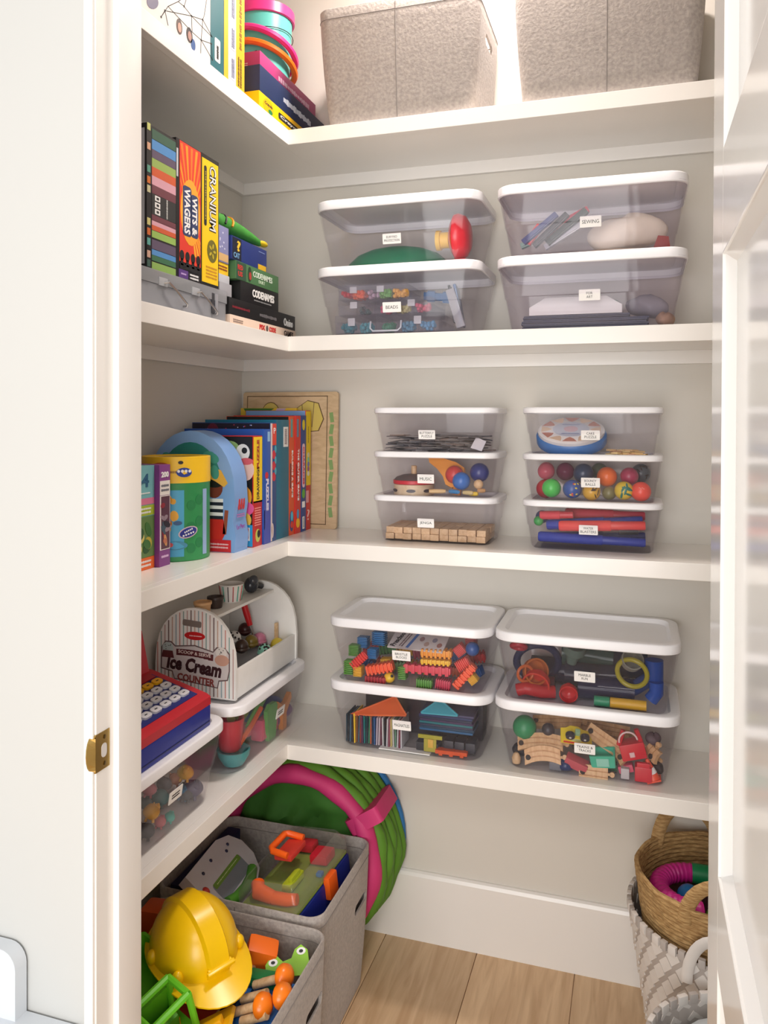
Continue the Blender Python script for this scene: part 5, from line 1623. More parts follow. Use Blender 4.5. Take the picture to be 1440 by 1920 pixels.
# ---------------------------------------------------------------- bin: marble run
bn = b_marb
def tubep(name, label, pts, back, r, c, haze=.5, nn=12, cat='marble run part', wall=False):
    P3 = [bn.P(px, py, back + db, r) for px, py, db in [(q + (0,))[:3] for q in pts]]
    lo = Vector((sum(p.x for p in P3) / len(P3), sum(p.y for p in P3) / len(P3), min(p.z for p in P3) - r))
    o = obj(name, MB().tube([p - lo for p in P3], r, nn), tinted(c, haze))
    o.location = lo
    return tag(o, label, cat)
def ringp(label, px, py, back, R, r, c, tilt, haze=.5):
    p = bn.P(px, py, back, R * .7)
    mb = MB().tube([(R * cos(2 * pi * q / 28), 0, R * sin(2 * pi * q / 28)) for q in range(28)], r, 8, closed=True)
    return put('marble_run_ring', mb, tinted(c, haze), label, 'marble run part', p, tilt)
def cupp(label, px, py, back, r, h, c, rot, haze=.5):
    p = bn.P(px, py, back, r * 1.2)
    mb = MB().lathe([(r * .45, 0), (r * .5, h * .1), (r * .6, h * .45), (r, h * .6), (r * 1.05, h), (r * .92, h), (r * .86, h * .66), (r * .4, h * .45)], 22)
    mb.v = [v - Vector((0, 0, h / 2)) for v in mb.v]
    return put('marble_run_cup', mb, tinted(c, haze), label, 'marble run part', p, rot)
tubep('marble_run_track', 'clear red curved track along the left front', [(958, 1292), (985, 1290, .01), (1015, 1298, .02), (1040, 1300, .03)], .045, .016, (214, 52, 54), .55)
cupp('clear orange-red funnel cup at the left front', 1008, 1285, .070, .034, .048, (232, 70, 52), (1.9, .3, 0), .55)
cupp('clear orange funnel cup above the red track', 1000, 1258, .090, .032, .044, (224, 130, 60), (1.3, .5, .4), .45)
cupp('clear bright red cup right of the funnel', 1066, 1304, .050, .022, .040, (226, 44, 44), (1.8, -.3, 0), .6)
ringp('clear orange ring at the left end', 985, 1263, .060, .020, .004, (226, 120, 60), (0, 0, .5), .5)
ringp('large navy hoop behind the orange funnel', 1008, 1240, .150, .055, .010, (40, 52, 96), (.4, 0, .2), .6)
tubep('marble_run_tube', 'dark green tube lying across the back', [(1055, 1222), (1090, 1225), (1150, 1235)], .160, .034, (36, 76, 70), .6)
cupp('clear pale green goblet in the middle back', 1075, 1222, .110, .028, .055, (130, 160, 150), (.3, .2, 0), .4)
tubep('marble_run_tube', 'dark indigo tube along the centre floor', [(1085, 1290), (1130, 1290), (1190, 1296)], .100, .030, (34, 40, 76), .65)
tubep('marble_run_tube', 'charcoal tube in the middle behind the label', [(1060, 1262), (1120, 1268), (1165, 1270)], .130, .032, (42, 46, 66), .65)
ringp('clear yellow ring at the right centre', 1185, 1262, .060, .036, .006, (206, 196, 60), (.2, 0, -.2), .5)
cupp('clear grey funnel inside the yellow ring', 1182, 1242, .085, .026, .050, (190, 190, 180), (.9, .4, 0), .4)
tubep('marble_run_tube', 'clear cobalt tube standing at the right end', [(1240, 1278), (1244, 1230)], .080, .022, (34, 84, 176), .6)
tubep('marble_run_tube', 'clear blue elbow low at the right end', [(1220, 1312), (1240, 1300), (1243, 1280)], .048, .017, (40, 92, 190), .6)
tubep('marble_run_tube', 'solid yellow tube lying at the front right', [(1144, 1322), (1212, 1328)], .044, .0125, (226, 176, 40), .9)
tubep('marble_run_tube', 'solid green tube end touching the yellow one', [(1114, 1318), (1143, 1322)], .044, .0125, (52, 146, 104), .9)
tubep('marble_run_tube', 'smoky navy tube along the back wall of the marble bin', [(965, 1290), (1020, 1296), (1080, 1302)], .200, .034, (36, 42, 74), .6)
tubep('marble_run_tube', 'smoky blue-black tube at the back right of the marble bin', [(1120, 1240), (1170, 1244), (1230, 1250)], .200, .036, (34, 44, 80), .6)
tubep('marble_run_tube', 'dark wine tube under the red track', [(960, 1304), (1000, 1310), (1040, 1316)], .120, .020, (110, 40, 52), .6)
tubep('marble_run_tube', 'steel blue slanting tube at the right floor', [(1150, 1308), (1190, 1290), (1226, 1268)], .095, .018, (48, 76, 140), .6)
ringp('small clear red ring at the top left', 972, 1212, .100, .018, .006, (206, 50, 70), (1.0, 0, 0), .6)

# ---------------------------------------------------------------- bin: trains and tracks
bn = b_train
TW = wood((206, 160, 112), (226, 186, 140), 14, .5, (8, 2, 8))
def track(label, px0, py0, px1, py1, back, curve=0.0, w=.036, roll=0.0):
    """a wooden rail piece with two grooves, a peg and a socket"""
    a, b = bn.P(px0, py0, back, .012), bn.P(px1, py1, back, .012)
    d = b - a
    L = d.length
    t = thing('train_track', label, 'train track', (a + b) / 2 - Vector((0, 0, .006)), (roll, -atan2(d.z, d.x), 0))
    n = 10
    def ln(off):
        return [(-L / 2 + L * i / n, off + curve * (1 - (2 * i / n - 1) ** 2)) for i in range(n + 1)]
    mb = MB()
    mb.prism(ln(-w / 2) + list(reversed(ln(w / 2))), 0, .008)
    for off in (-w * .36, 0, w * .36):
        mb.prism(ln(off - w * (.13 if off == 0 else .14)) + list(reversed(ln(off + w * (.13 if off == 0 else .14)))), .008, .0115)
    obj('rail', mb, TW, t)
    pg = MB().prism([(L / 2 - .001, -.003), (L / 2 + .006, -.003), (L / 2 + .006, .003), (L / 2 - .001, .003)], 0, .008)
    pg.m = Matrix.Translation((L / 2 + .010, 0, 0))
    pg.lathe([(.0062, 0), (.0062, .008)], 14)
    obj('peg', pg, TW, t)
    hs = MB()
    hs.m = Matrix.Translation((-L / 2 + .009, 0, .0116))
    hs.lathe([(.0066, -.001), (.0066, .0003)], 14)
    obj('socket', hs, mt((54, 40, 30), .7), t)
    return t
track('curved wooden track in front at the left, grooves up', 985, 1416, 1052, 1416, .052, .010, roll=1.15)
track('curved wooden track above the front one', 972, 1390, 1056, 1392, .072, .008, roll=1.0)
track('long wooden track slanting down right from the centre', 1100, 1362, 1168, 1410, .085, .0, roll=1.1)
track('wooden track high at the left under the lid', 1000, 1352, 1090, 1352, .150, .0, roll=.5)
track('wooden track along the back right under the lid', 1060, 1350, 1180, 1375, .170, .0, roll=.6)
track('short wooden track flat at the front floor', 1086, 1452, 1140, 1458, .048, .0, roll=1.45)
track('wooden track rising at the centre right', 1160, 1420, 1200, 1398, .075, .006, roll=.9)
track('wooden track standing at the right end', 1222, 1420, 1244, 1400, .080, .004, roll=.8)
track('wooden track low at the right end', 1215, 1440, 1245, 1428, .110, .0, roll=.7)
sphere_in(bn, 972, 1362, 22, mt((40, 140, 90), .4), 'green wooden tree ball at the upper left of the train bin', .090, 'tree_ball', 'ball')
sphere_in(bn, 1028, 1368, 12, mt((60, 56, 62), .35), 'dark grey wheel ball behind the curved tracks', .085, 'wheel_ball', 'ball')
p = bn.P(1078, 1374, .065, .02)
t = thing('toy_car', 'yellow toy car with dark wheels and green headlamp, tipped up', 'toy car', (p.x, p.y, p.z - .016), (radians(35), .12, .2))
mb = MB()
mb.m = Matrix.Rotation(pi / 2, 4, 'X')
mb.prism([(-.036, .0), (.034, .0), (.040, .010), (.030, .018), (.016, .020), (.004, .030), (-.016, .030), (-.026, .019), (-.038, .015)], -.016, .016)
obj('car_body', mb, mt((240, 214, 50), .35), t)
obj('window', MB().cbox((.0, -.0165, .020), (.024, .001, .010)), mt((206, 220, 150), .2), t)
for sx in (-.018, .018):
    mb = MB()
    mb.m = Matrix.Translation((sx, -.014, .034)) @ Matrix.Rotation(pi / 2, 4, 'X')
    mb.lathe([(.011, -.004), (.012, 0), (.011, .006), (.004, .007)], 18)
    obj('wheel', mb, mt((34, 36, 50), .35), t)
    mb = MB()
    mb.m = Matrix.Translation((sx, -.0214, .034)) @ Matrix.Rotation(pi / 2, 4, 'X')
    mb.lathe([(.003, 0), (.003, .001)], 10)
    obj('hub', mb, mt((226, 226, 220)), t)
obj('axle_block', MB().cbox((0, -.004, .034), (.012, .012, .016), .002), mt((150, 190, 150)), t)
obj('red_stripe', MB().cbox((0, -.0165, .008), (.060, .0012, .006)), mt((216, 60, 44)), t)
p = bn.P(1190, 1395, .075, .02)
t = thing('toy_crane', 'red plastic toy crane cabin at the right of the train bin', 'toy crane', (p.x, p.y, bn.z + .050), (0, -.25, .1))
RP = mt((208, 36, 50), .35)
obj('cabin', MB().cbox((0, 0, .022), (.060, .045, .040), .004), RP, t)
obj('boom', MB().tube([(-.03, -.01, .04), (-.01, -.012, .075)], .006, 8).tube([(.024, -.01, .04), (.020, -.012, .072)], .006, 8), RP, t)
obj('hub_cap', MB().cbox((-.004, -.0232, .016), (.012, .002, .012), .001), mt((226, 190, 190)), t)
mb = MB().tube([(-.005 + .022 * cos(a), -.026, .052 + .022 * sin(a)) for a in [pi * q / 10 for q in range(11)]], .0022, 6)
obj('cord', mb, mt((232, 206, 206)), t)
put('toy_wagon', MB().cbox((0, 0, .018), (.040, .036, .036), .004).cbox((.0, -.012, .040), (.030, .010, .012), .002), RP, 'red boxy wagon at the front right of the train bin', 'toy wagon', bn.P(1206, 1455, .052, .02) - Vector((0, 0, .02)))
p = bn.P(1132, 1418, .052, .02)
t = thing('toy_wagon', 'mint green open wagon beside the label', 'toy wagon', (p.x, p.y, p.z - .018), (.25, -.12, 0))
mb = MB()
mb.loft([ring3(.058, .036, .003, 0, 2), ring3(.062, .040, .003, .034, 2), ring3(.054, .032, .003, .034, 2), ring3(.050, .028, .003, .006, 2)])
obj('tub', mb, mt((70, 190, 156), .4), t)
obj('front_panel', MB().cbox((0, -.0205, .017), (.030, .002, .022), .001), mt((150, 216, 196), .4), t)
put('wooden_cargo', MB().cbox((0, 0, .012), (.056, .026, .024), .003), mt((196, 84, 92), .5), 'dusty rose wooden block left of the mint wagon', 'block', bn.P(1078, 1428, .055, .014) - Vector((0, 0, .012)), (.3, .35, 0))
put('wooden_cargo', MB().cbox((0, 0, .010), (.030, .022, .020), .003), mt((110, 112, 118), .5), 'grey block on the front floor left of centre', 'block', bn.P(1042, 1445, .050, .011) - Vector((0, 0, .010)))
put('wooden_cargo', lump(.022, .02, .016, 31), mt((30, 50, 96), .3), 'navy engine lump on the front floor', 'toy engine', bn.P(1062, 1446, .056, .014))
put('wooden_cargo', MB().cbox((0, 0, .010), (.045, .03, .016), .003), mt((40, 96, 60), .5), 'dark green block behind the flat track', 'block', bn.P(1140, 1440, .085, .011) - Vector((0, 0, .008)))
put('wooden_cargo', MB().cbox((0, 0, .012), (.020, .02, .026), .003), mt((196, 190, 190), .5), 'pale grey signal block left of the red wagon', 'block', bn.P(1172, 1462, .048, .014) - Vector((0, 0, .012)))
put('wooden_cargo', MB().cbox((0, 0, .010), (.036, .024, .018), .003), mt((220, 90, 116), .5), 'pink block above the pale signal block', 'block', bn.P(1176, 1440, .070, .011) - Vector((0, 0, .009)), (0, -.3, 0))
t = thing('traffic_cone', 'orange and white toy traffic cone at the right front corner', 'traffic cone', bn.P(1228, 1462, .048, .020) - Vector((0, 0, .018)), (.0, -.35, 0))
obj('cone', MB().lathe([(.015, .004), (.004, .052), (.003, .053)], 18), mt((238, 84, 50), .4), t)
obj('band', MB().lathe([(.0124, .018), (.0094, .032)], 18, False, False), WHITE, t)
obj('base', MB().cbox((0, 0, .002), (.034, .034, .004), .001), mt((238, 84, 50), .4), t)
put('toy_peg', MB().lathe([(.010, 0), (.012, .012), (.008, .022), (.004, .026)], 16), BEECH, 'rounded wooden peg at the lower left corner of the train bin', 'peg', bn.P(968, 1440, .050, .014) - Vector((0, 0, .012)))
for i, (px, py) in enumerate(((955, 1405), (960, 1425), (1085, 1400), (1225, 1385), (1240, 1450))):
    put('toy_rock', lump(.018, .018, .016, 40 + i, amp=.2), mt([(50, 50, 56), (60, 54, 52), (66, 52, 40), (90, 70, 76), (52, 40, 38)][i], .6), ('charcoal', 'dark brown', 'bronze', 'dull purple', 'umber')[i] + ' lumpy toy rock among the tracks', 'toy rock', bn.P(px, py, .10, .017))

# ---------------------------------------------------------------- bin: toy animals (left shelf)
bn = b_anim
an = [(348, 1448, 16, (214, 166, 66), 'golden yellow animal head high in the bin', .07), (284, 1522, 17, (222, 166, 66), 'golden yellow animal low near the door jamb', .055), (383, 1478, 19, (84, 76, 104), 'dark purple animal at the far end', .06), (372, 1458, 13, (60, 60, 66), 'black spotted animal above the purple one', .09),
      (318, 1540, 11, (80, 184, 166), 'mint green animal low in the middle', .05), (300, 1495, 18, (86, 126, 126), 'sea green animal in the middle', .08), (345, 1492, 16, (70, 120, 150), 'steel blue animal behind the label', .08), (280, 1480, 14, (196, 120, 130), 'dusty pink animal at the upper near end', .09),
      (300, 1545, 12, (206, 110, 116), 'coral starfish shape near the floor', .06), (275, 1570, 16, (62, 62, 64), 'charcoal animal at the near floor', .06), (330, 1460, 13, (206, 140, 110), 'peach animal under the lid', .11), (308, 1470, 15, (110, 104, 108), 'grey animal at the upper middle', .12), (350, 1520, 13, (80, 84, 86), 'slate animal on the floor behind the label', .07), (272, 1505, 14, (96, 110, 110), 'grey green animal by the jamb', .10), (392, 1500, 12, (96, 90, 120), 'lilac grey animal on the far floor', .07)]
for i, (px, py, rp, c, lab, back) in enumerate(an):
    p = bn.P(px, py, back, 0)
    r = rp * mpp(p)
    p = bn.P(px, py, back, r)
    t = thing('toy_animal', lab + ' of the animal bin', 'toy animal', p - Vector((0, 0, r)))
    m_ = mt(c, .5, var=.06)
    rn = random.Random(i)
    obj('body', lump(r, r * .85, r * .8, 60 + i, 18, 10, .06, -2).add([], []), m_, t).location = (0, 0, r)
    a = rn.uniform(0, 6.28)
    hd = Vector((cos(a) * r * .55, sin(a) * r * .55, r * 1.35))
    obj('head', MB().ell(hd, r * .42, 12, 8), m_, t)
    for s_ in (-1, 1):
        obj('leg', MB().tube([(s_ * r * .4, -r * .3, r * .5), (s_ * r * .5, -r * .45, r * .05)], r * .16, 8), m_, t)
        obj('ear', MB().ell(hd + Vector((s_ * r * .3, 0, r * .35)), (r * .12, r * .08, r * .2), 8, 6), m_, t)

# ---------------------------------------------------------------- bin: dough tools (left shelf)
bn = b_dough
def bpiece(name, mbx, mat, label, px, py, back, half, rot=(0, 0, 0), cat='dough tool'):
    mbx.v = [v * 1.18 for v in mbx.v]
    half *= 1.1
    return put(name, mbx, mat, label, cat, bn.P(px, py, back, half, .010 if name in ('dough_cutter', 'dough_stick', 'dough_knife') else None), rot)
bpiece('dough_ball', lump(.045, .045, .036, 91), mt((150, 120, 60), .5), 'big mustard brown dough heap at the back far end', 540, 1300, .150, .040)
bpiece('dough_ball', lump(.045, .050, .036, 92), mt((120, 60, 70), .5), 'big maroon dough heap at the back middle', 480, 1340, .170, .040)
bpiece('dough_cutter', MB().ell((0, 0, 0), (.010, .034, .026)), mt((120, 150, 60), .45), 'olive round cutter at the upper middle', 455, 1325, .075, .024)
bpiece('dough_cutter', MB().cbox((0, 0, 0), (.012, .060, .022), .005), mt((190, 60, 90), .45), 'crimson bar high under the lid rim', 470, 1315, .085, .016, (.4, 0, 0))
bpiece('dough_cup', MB().lathe([(.020, -.035), (.024, -.030), (.030, .035), (.027, .035), (.021, -.028)], 24), mt((208, 50, 66), .4), 'red tapered dough cup at the near end', 432, 1375, .062, .034)
mb = MB()
mb.lathe([(.022, -.016), (.034, .004), (.036, .016), (.032, .016), (.020, -.012)], 24)
o = bpiece('dough_bowl', mb, mt((70, 150, 150), .4), 'small teal and red dough bowl on the near floor', 438, 1420, .060, .020)
mb = MB()
mb.prism([(-.018, -.040), (.0, -.046), (.016, -.036), (.022, .0), (.030, .030), (.018, .044), (-.012, .046), (-.028, .034), (-.026, .0)], -.005, .005)
bpiece('dough_cutter', mb, mt((104, 178, 90), .45), 'leaf green dough cutter standing against the front', 508, 1358, .048, .036, (pi / 2, 0, pi / 2))
mb = MB().tube([(0, -.075, -.03), (0, -.03, -.008), (0, .04, .024), (0, .07, .036)], [.010, .013, .009, .006], 10, flat=.45)
bpiece('dough_knife', mb, mt((96, 160, 76), .45), 'green dough knife slanting across the top', 492, 1318, .060, .03)
mb = MB()
mb.prism([(-.010, -.050), (.0, -.060), (.010, -.050), (.011, -.005), (.040, .022), (.036, .036), (.010, .020), (-.012, .020), (-.036, .036), (-.040, .022), (-.011, -.005)], -.006, .006)
bpiece('dough_cutter', mb, mt((226, 140, 56), .45), 'orange forked dough tool near the far end', 546, 1335, .050, .040, (pi / 2, 0, pi / 2))
mb = MB().cbox((0, 0, 0), (.030, .085, .050), .006)
for i in range(6):
    mb.cbox((.0155, -.035 + .014 * i, 0), (.002, .006, .044), .0008)
bpiece('dough_press', mb, mt((220, 90, 120), .45), 'pink ribbed dough press on the floor in front', 496, 1405, .066, .028)
bpiece('dough_press', MB().cbox((0, 0, 0), (.04, .10, .03), .006), mt((226, 110, 130), .45), 'coral pink dough tray behind the ribbed press', 470, 1375, .110, .03)
bpiece('dough_stick', MB().tube([(0, -.05, -.018), (0, 0, 0), (0, .05, .024)], .006, 8), mt((226, 100, 50), .45), 'orange stick crossing in front of the cup', 470, 1362, .052, .02)
bpiece('dough_roller', MB().tube([(0, -.04, 0), (0, .04, .004)], .016, 14), mt((120, 70, 130), .45), 'purple roller on the far floor', 530, 1378, .070, .018)
bpiece('dough_ball', MB().ell((0, 0, 0), (.03, .03, .024)), mt((60, 84, 160), .5), 'blue dough lump high at the far end', 560, 1285, .090, .026)
bpiece('dough_ball', MB().ell((0, 0, 0), (.028, .035, .022)), mt((176, 60, 96), .5), 'plum dough lump under the lid', 480, 1305, .140, .026)
bpiece('dough_ball', MB().ell((0, 0, 0), (.03, .03, .024)), mt((214, 170, 70), .5), 'mustard dough lump at the far end', 555, 1320, .120, .026)
bpiece('dough_ball', MB().ell((0, 0, 0), (.026, .03, .02)), mt((190, 196, 90), .5), 'lime dough lump above the red cup', 437, 1340, .100, .024)
bpiece('dough_press', MB().cbox((0, 0, 0), (.03, .06, .035), .006), mt((60, 140, 80), .45), 'bottle green mould behind the orange stick', 460, 1355, .130, .022)
bpiece('dough_press', MB().cbox((0, 0, 0), (.03, .05, .03), .006), mt((60, 130, 170), .45), 'turquoise mould behind the green knife', 478, 1345, .090, .022)

# ================================================================== ice cream counter on the dough bin
z0 = b_dough.z + .1823
ya, yb_ = 1.752, 2.130
XL, XR_ = -1.178, -0.948
t = thing('ice_cream_counter', 'white toy ice cream counter with striped arched end panel', 'toy counter', ((XL + XR_) / 2, (ya + yb_) / 2, z0))
hw, hy = (XR_ - XL) / 2, (yb_ - ya) / 2
def arch(Hh=.224, w_=hw):
    p_ = [(-w_, 0), (w_, 0), (w_ + .001, .075)]
    for q in range(1, 14):
        a = pi * q / 14
        p_.append((w_ * cos(a) ** 1 if True else 0, .075 + (Hh - .075) * sin(a) ** .8))
    p_.append((-w_ - .001, .075))
    return p_
CW = mt((240, 238, 234), .4)
for (yy, th) in ((-hy, .010), (hy - .010, .010)):
    mb = MB()
    mb.m = Matrix.Translation((0, yy + th, 0)) @ Matrix.Rotation(pi / 2, 4, 'X')
    mb.prism(arch(), 0, th)
    obj('end_panel', mb, CW, t)
obj('floor_board', MB().box(-hw + .004, hw - .004, -hy + .010, hy - .010, .0, .010), CW, t)
obj('front_board', MB().box(hw - .012, hw - .003, -hy + .010, hy - .010, .0, .072, .002), CW, t)
obj('back_board', MB().box(-hw + .004, -hw + .012, -hy + .010, hy - .010, .0, .12, .002), CW, t)
obj('tray_insert', MB().box(-hw + .014, hw - .014, -hy + .012, hy - .012, .030, .036), mt((150, 150, 154), .5), t)
obj('top_shelf', MB().box(-.035, .045, -hy + .010, hy - .010, .192, .200, .002), CW, t)
Nf = FM('-Y', (0, -hy, 0))
scol = [(206, 150, 140), (150, 176, 170), (196, 166, 160), (120, 100, 96), (206, 176, 160), (160, 180, 186)]
for k in range(21):
    u = -hw + .006 + k * (2 * hw - .012) / 20
    hz = .075 + (.224 - .075) * max(0.0, 1 - (u / hw) ** 2) ** .4 - .006
    dec_rect(t, Nf, u, hz / 2 + .002, .0032, hz - .004, mt(scol[k % 6], .5), 'printed_stripe', t=.0003)
dec_rect(t, Nf, -.008, .184, .054, .016, mt((128, 116, 110), .6), 'hand_slot', t=.0005, r=.004, rot=-.06)
dec_disc(t, Nf, 0, .153, .030, .0105, mt((206, 36, 40), .4), 'red_logo', t=.0008)
dec_bars(t, Nf, .003, .153, .036, .005, mt((244, 214, 214)), 1, t=.0012)
PG = mt((214, 206, 204), .5)
dec_poly(t, Nf, [(-.100, 0.0620), (-.098, 0.1170), (-.086, 0.1340), (-.068, 0.1340), (-.056, 0.1240), (0, 0.1300), (.052, 0.1180), (.062, 0.1300), (.086, 0.1300), (.100, 0.1160), (.100, 0.0720), (.094, 0.0480), (.070, 0.0440), (.066, 0.0260), (-.060, 0.0380), (-.066, 0.0560)], mt((110, 90, 90), .5), 'sign_outline', t=.0006)
dec_poly(t, Nf, [(-.096, 0.0650), (-.094, 0.1150), (-.084, 0.1310), (-.070, 0.1310), (-.057, 0.1210), (0, 0.1270), (.053, 0.1150), (.064, 0.1270), (.085, 0.1270), (.097, 0.1140), (.097, 0.0730), (.092, 0.0510), (.068, 0.0470), (.064, 0.0290), (-.058, 0.0410), (-.064, 0.0590)], PG, 'sign_board', t=.0010)
BRN = mt((92, 36, 40), .5)
for k in range(8):
    u = -.046 + .0132 * k
    dec_rect(t, Nf, u, .111 - .00022 * (k - 3.5) ** 2 - .0008 * k, .0140, .016, BRN, 'ribbon', rot=-.008 * (k - 2), t=.0014)
dec_text(t, Nf, 'SCOOP & SERVE', 0, .1085, .094, .0085, mt((232, 214, 206)), t=.0020, rot=-.05, bold=.02)
DK = mt((58, 26, 30), .5)
dec_text(t, Nf, 'Ice Cream', -.002, .077, .158, .037, DK, t=.0018, rot=-.07, bold=.045, shear=.14)
dec_text(t, Nf, 'COUNTER', .004, .0425, .108, .019, mt((140, 62, 56)), t=.0018, rot=-.07, bold=.035)
dec_disc(t, Nf, -.078, .117, .016, .014, mt((190, 206, 204)), 'printed_scoop', t=.0016)
dec_poly(t, Nf, [(-.092, .110), (-.064, .110), (-.060, .092), (-.096, .092)], BRN, 'printed_scoop', t=.0019)
dec_disc(t, Nf, .076, .118, .016, .013, mt((232, 226, 220)), 'printed_scoop', t=.0016)
dec_disc(t, Nf, .078, .098, .020, .014, mt((206, 160, 140)), 'printed_scoop', t=.0019)
for k in range(12):
    rn = random.Random(k)
    dec_disc(t, Nf, (-.078 if k < 6 else .076) + rn.uniform(-.010, .010), .119 + rn.uniform(-.007, .007), .0012, .0012, INK, 'printed_sprinkle', t=.0022, n=6)
# scoops lying in the tray
def on_counter(px, py, zz):
    return at(px, py, Z=zz)
zt_ = z0 + .0364
sc = [(439, 1196, .0195, (226, 220, 216), 'white scoop with dark chips', True), (459, 1180, .0195, (70, 26, 26), 'dark cherry brown scoop', False), (453, 1212, .0195, (62, 42, 34), 'chocolate brown scoop nearest the end panel', False), (471, 1203, .0195, (126, 104, 42), 'olive caramel scoop', False), (494, 1194, .0195, (216, 130, 160), 'pink scoop', False), (496, 1219, .0190, (150, 214, 190), 'mint scoop with dark chips', True), (521, 1208, .0200, (226, 200, 70), 'yellow scoop by the far panel', False)]
zcs = [.928, .924, .915, .903, .897, .888, .886]
for (px, py, r, c, lab, chips), zc_ in zip(sc, zcs):
    pp = at(px, py, Z=zc_)
    xx, yy, zs_ = min(-.99, max(-1.13, pp.x)), min(2.094, pp.y), zc_ - r
    s_ = thing('ice_cream_scoop', lab + ' lying in the toy counter tray', 'toy ice cream', (xx, yy, zs_))
    obj('scoop', MB().ell((0, 0, r), (r, r, r), 20, 12).lathe([(r * 1.08, r * .55), (r * 1.12, r * .7), (r * 1.02, r * .9)], 20, False, False), mt(c, .3), s_)
    if chips:
        for k in range(9):
            rn = random.Random(k + px)
            a, b = rn.uniform(-2.4, .3), rn.uniform(.0, 1.2)
            d = Vector((cos(a) * cos(b), sin(a) * cos(b), sin(b)))
            obj('chip', MB().ell(Vector((0, 0, r)) + d * r, .0034, 8, 5), mt((46, 34, 32), .4), s_)
# things on the counter's top shelf
ztop = z0 + .2002
xs_ = (XL + XR_) / 2
o = put('toy_pot', MB().lathe([(.018, 0), (.019, .004), (.021, .024), (.0235, .026), (.0235, .032), (.020, .033), (.017, .030)], 24), mt((206, 160, 112), .5), 'tan toy ice cream pot on the counter top', 'toy pot', (xs_ + .000, 1.790, ztop))
o = put('toy_pot', MB().lathe([(.017, 0), (.018, .004), (.020, .022), (.0225, .024), (.0225, .030), (.018, .031), (.015, .024)], 24), mt((62, 48, 42), .45), 'dark brown toy ice cream pot behind the tan one', 'toy pot', (xs_ - .004, 1.862, ztop))
s_ = thing('paper_cup', 'white striped paper cup on the counter top', 'cup', (xs_ - .002, 1.944, ztop))
obj('cup_wall', MB().lathe([(.026, 0), (.0265, .003), (.034, .048), (.035, .049), (.032, .049), (.025, .004)], 28), mt((232, 226, 220), .5), s_)
for k in range(14):
    a = 2 * pi * k / 14
    mb = MB().tube([(.0268 * cos(a), .0268 * sin(a), .003), (.0335 * cos(a), .0335 * sin(a), .045)], .0015, 5)
    obj('printed_stripe', mb, mt([(190, 90, 90), (80, 170, 150), (90, 80, 80)][k % 3], .5), s_)
s_ = thing('ice_cream_scooper', 'black toy scooper with grey bowl lying on the counter top', 'scooper', (xs_ + .004, 2.052, ztop))
obj('bowl', MB().ell((0, 0, .024), (.020, .024, .0235), 18, 12), mt((46, 48, 54), .25), s_)
obj('bowl_rim', MB().ell((.012, -.010, .040), (.014, .016, .014), 14, 8), mt((62, 64, 70), .25), s_)
obj('handle', MB().tube([(.0, .018, .020), (.004, .038, .016), (.006, .052, .010)], .009, 10), mt((40, 40, 44), .3), s_)
s_ = thing('toy_spoon', 'toy spoon with red handle leaning inside the far counter end', 'spoon', (-1.060, 2.085, zt_ + .0002), (0.12, -.25, 0))
obj('handle', MB().tube([(0, 0, .065), (0, 0, .10), (0, 0, .135)], [.008, .010, .009], 12), mt((206, 30, 36), .35), s_)
obj('shaft', MB().tube([(0, 0, .002), (0, 0, .066)], .003, 8), STEEL, s_)
o = put('wooden_tongs', MB().cbox((0, 0, .035), (.008, .014, .070), .003), BEECH, 'pale wooden stick standing by the far counter panel', 'stick', (-1.002, 2.100, zt_ + .0002))

# ================================================================== cash register on the animal bin
z0 = b_anim.z + .1823
ya, yb_ = 1.235, 1.598
XB, XFr = -1.180, -0.928
t = thing('toy_cash_register', 'red and blue toy cash register with yellow and white keys', 'toy cash register', ((XB + XFr) / 2, (ya + yb_) / 2, z0))
hw, hy = (XFr - XB) / 2, (yb_ - ya) / 2
BLU = mt((22, 40, 140), .35)
REDP = mt((190, 22, 40), .35)
def side_prism(pts, y0, y1, bev=0):
    mb = MB()
    mb.m = Matrix.Rotation(pi / 2, 4, 'X')
    mb.prism(pts, -y1, -y0)
    return mb
obj('drawer_base', MB().box(-hw, hw, -hy, hy, 0, .048, .004), BLU, t)
obj('drawer_line', MB().box(hw - .001, hw + .0008, -hy + .004, hy - .004, .010, .012), mt((10, 18, 70), .4), t)
obj('deck', side_prism([(-hw, .048), (hw, .048), (hw, .066), (hw - .010, .072), (-.030, .112), (-hw, .118)], -hy, hy), REDP, t)
ang = atan2(.112 - .072, hw - .010 + .030)
sl = Matrix.Translation(((hw - .010 - .030) / 2, 0, (.072 + .112) / 2)) @ Matrix.Rotation(ang, 4, 'Y') @ FM('+Z', (0, 0, 0))
slen = sqrt((hw + .020) ** 2 + .04 ** 2)
mb = MB()
mb.m = sl
mb.box(-hy + .022, hy - .022, -slen / 2 + .012, slen / 2 - .014, -.001, .0012)
obj('key_panel', mb, mt((20, 32, 110), .4), t)
for r_ in range(4):
    for c_ in range(8):
        mb = MB()
        mb.m = sl @ Matrix.Translation((hy - .048 - .036 * c_, slen / 2 - .046 - .024 * r_, .0012))
        mb.prism(rrect(.030, .018, .0075, 4), 0, .005)
        col = mt((244, 180, 20), .35) if r_ == 0 else mt((226, 226, 232), .35)
        kx = obj('key', mb, col, t)
        m2 = mb.m @ Matrix.Translation((0, 0, .005))
        dec_bars(kx, m2, 0, 0, .009, .005, INK, 1, t=.0004, seed=r_ * 7 + c_)
mb = MB()
mb.m = sl @ Matrix.Translation((0, slen / 2 - .020, .0012))
mb.box(-hy + .03, hy - .03, -.010, .010, 0, .003)
obj('header_strip', mb, mt((176, 20, 36), .35), t)
dec_bars(t, mb.m @ Matrix.Translation((0, 0, .003)), hy - .13, 0, .10, .007, mt((236, 190, 190)), 1, t=.0004)
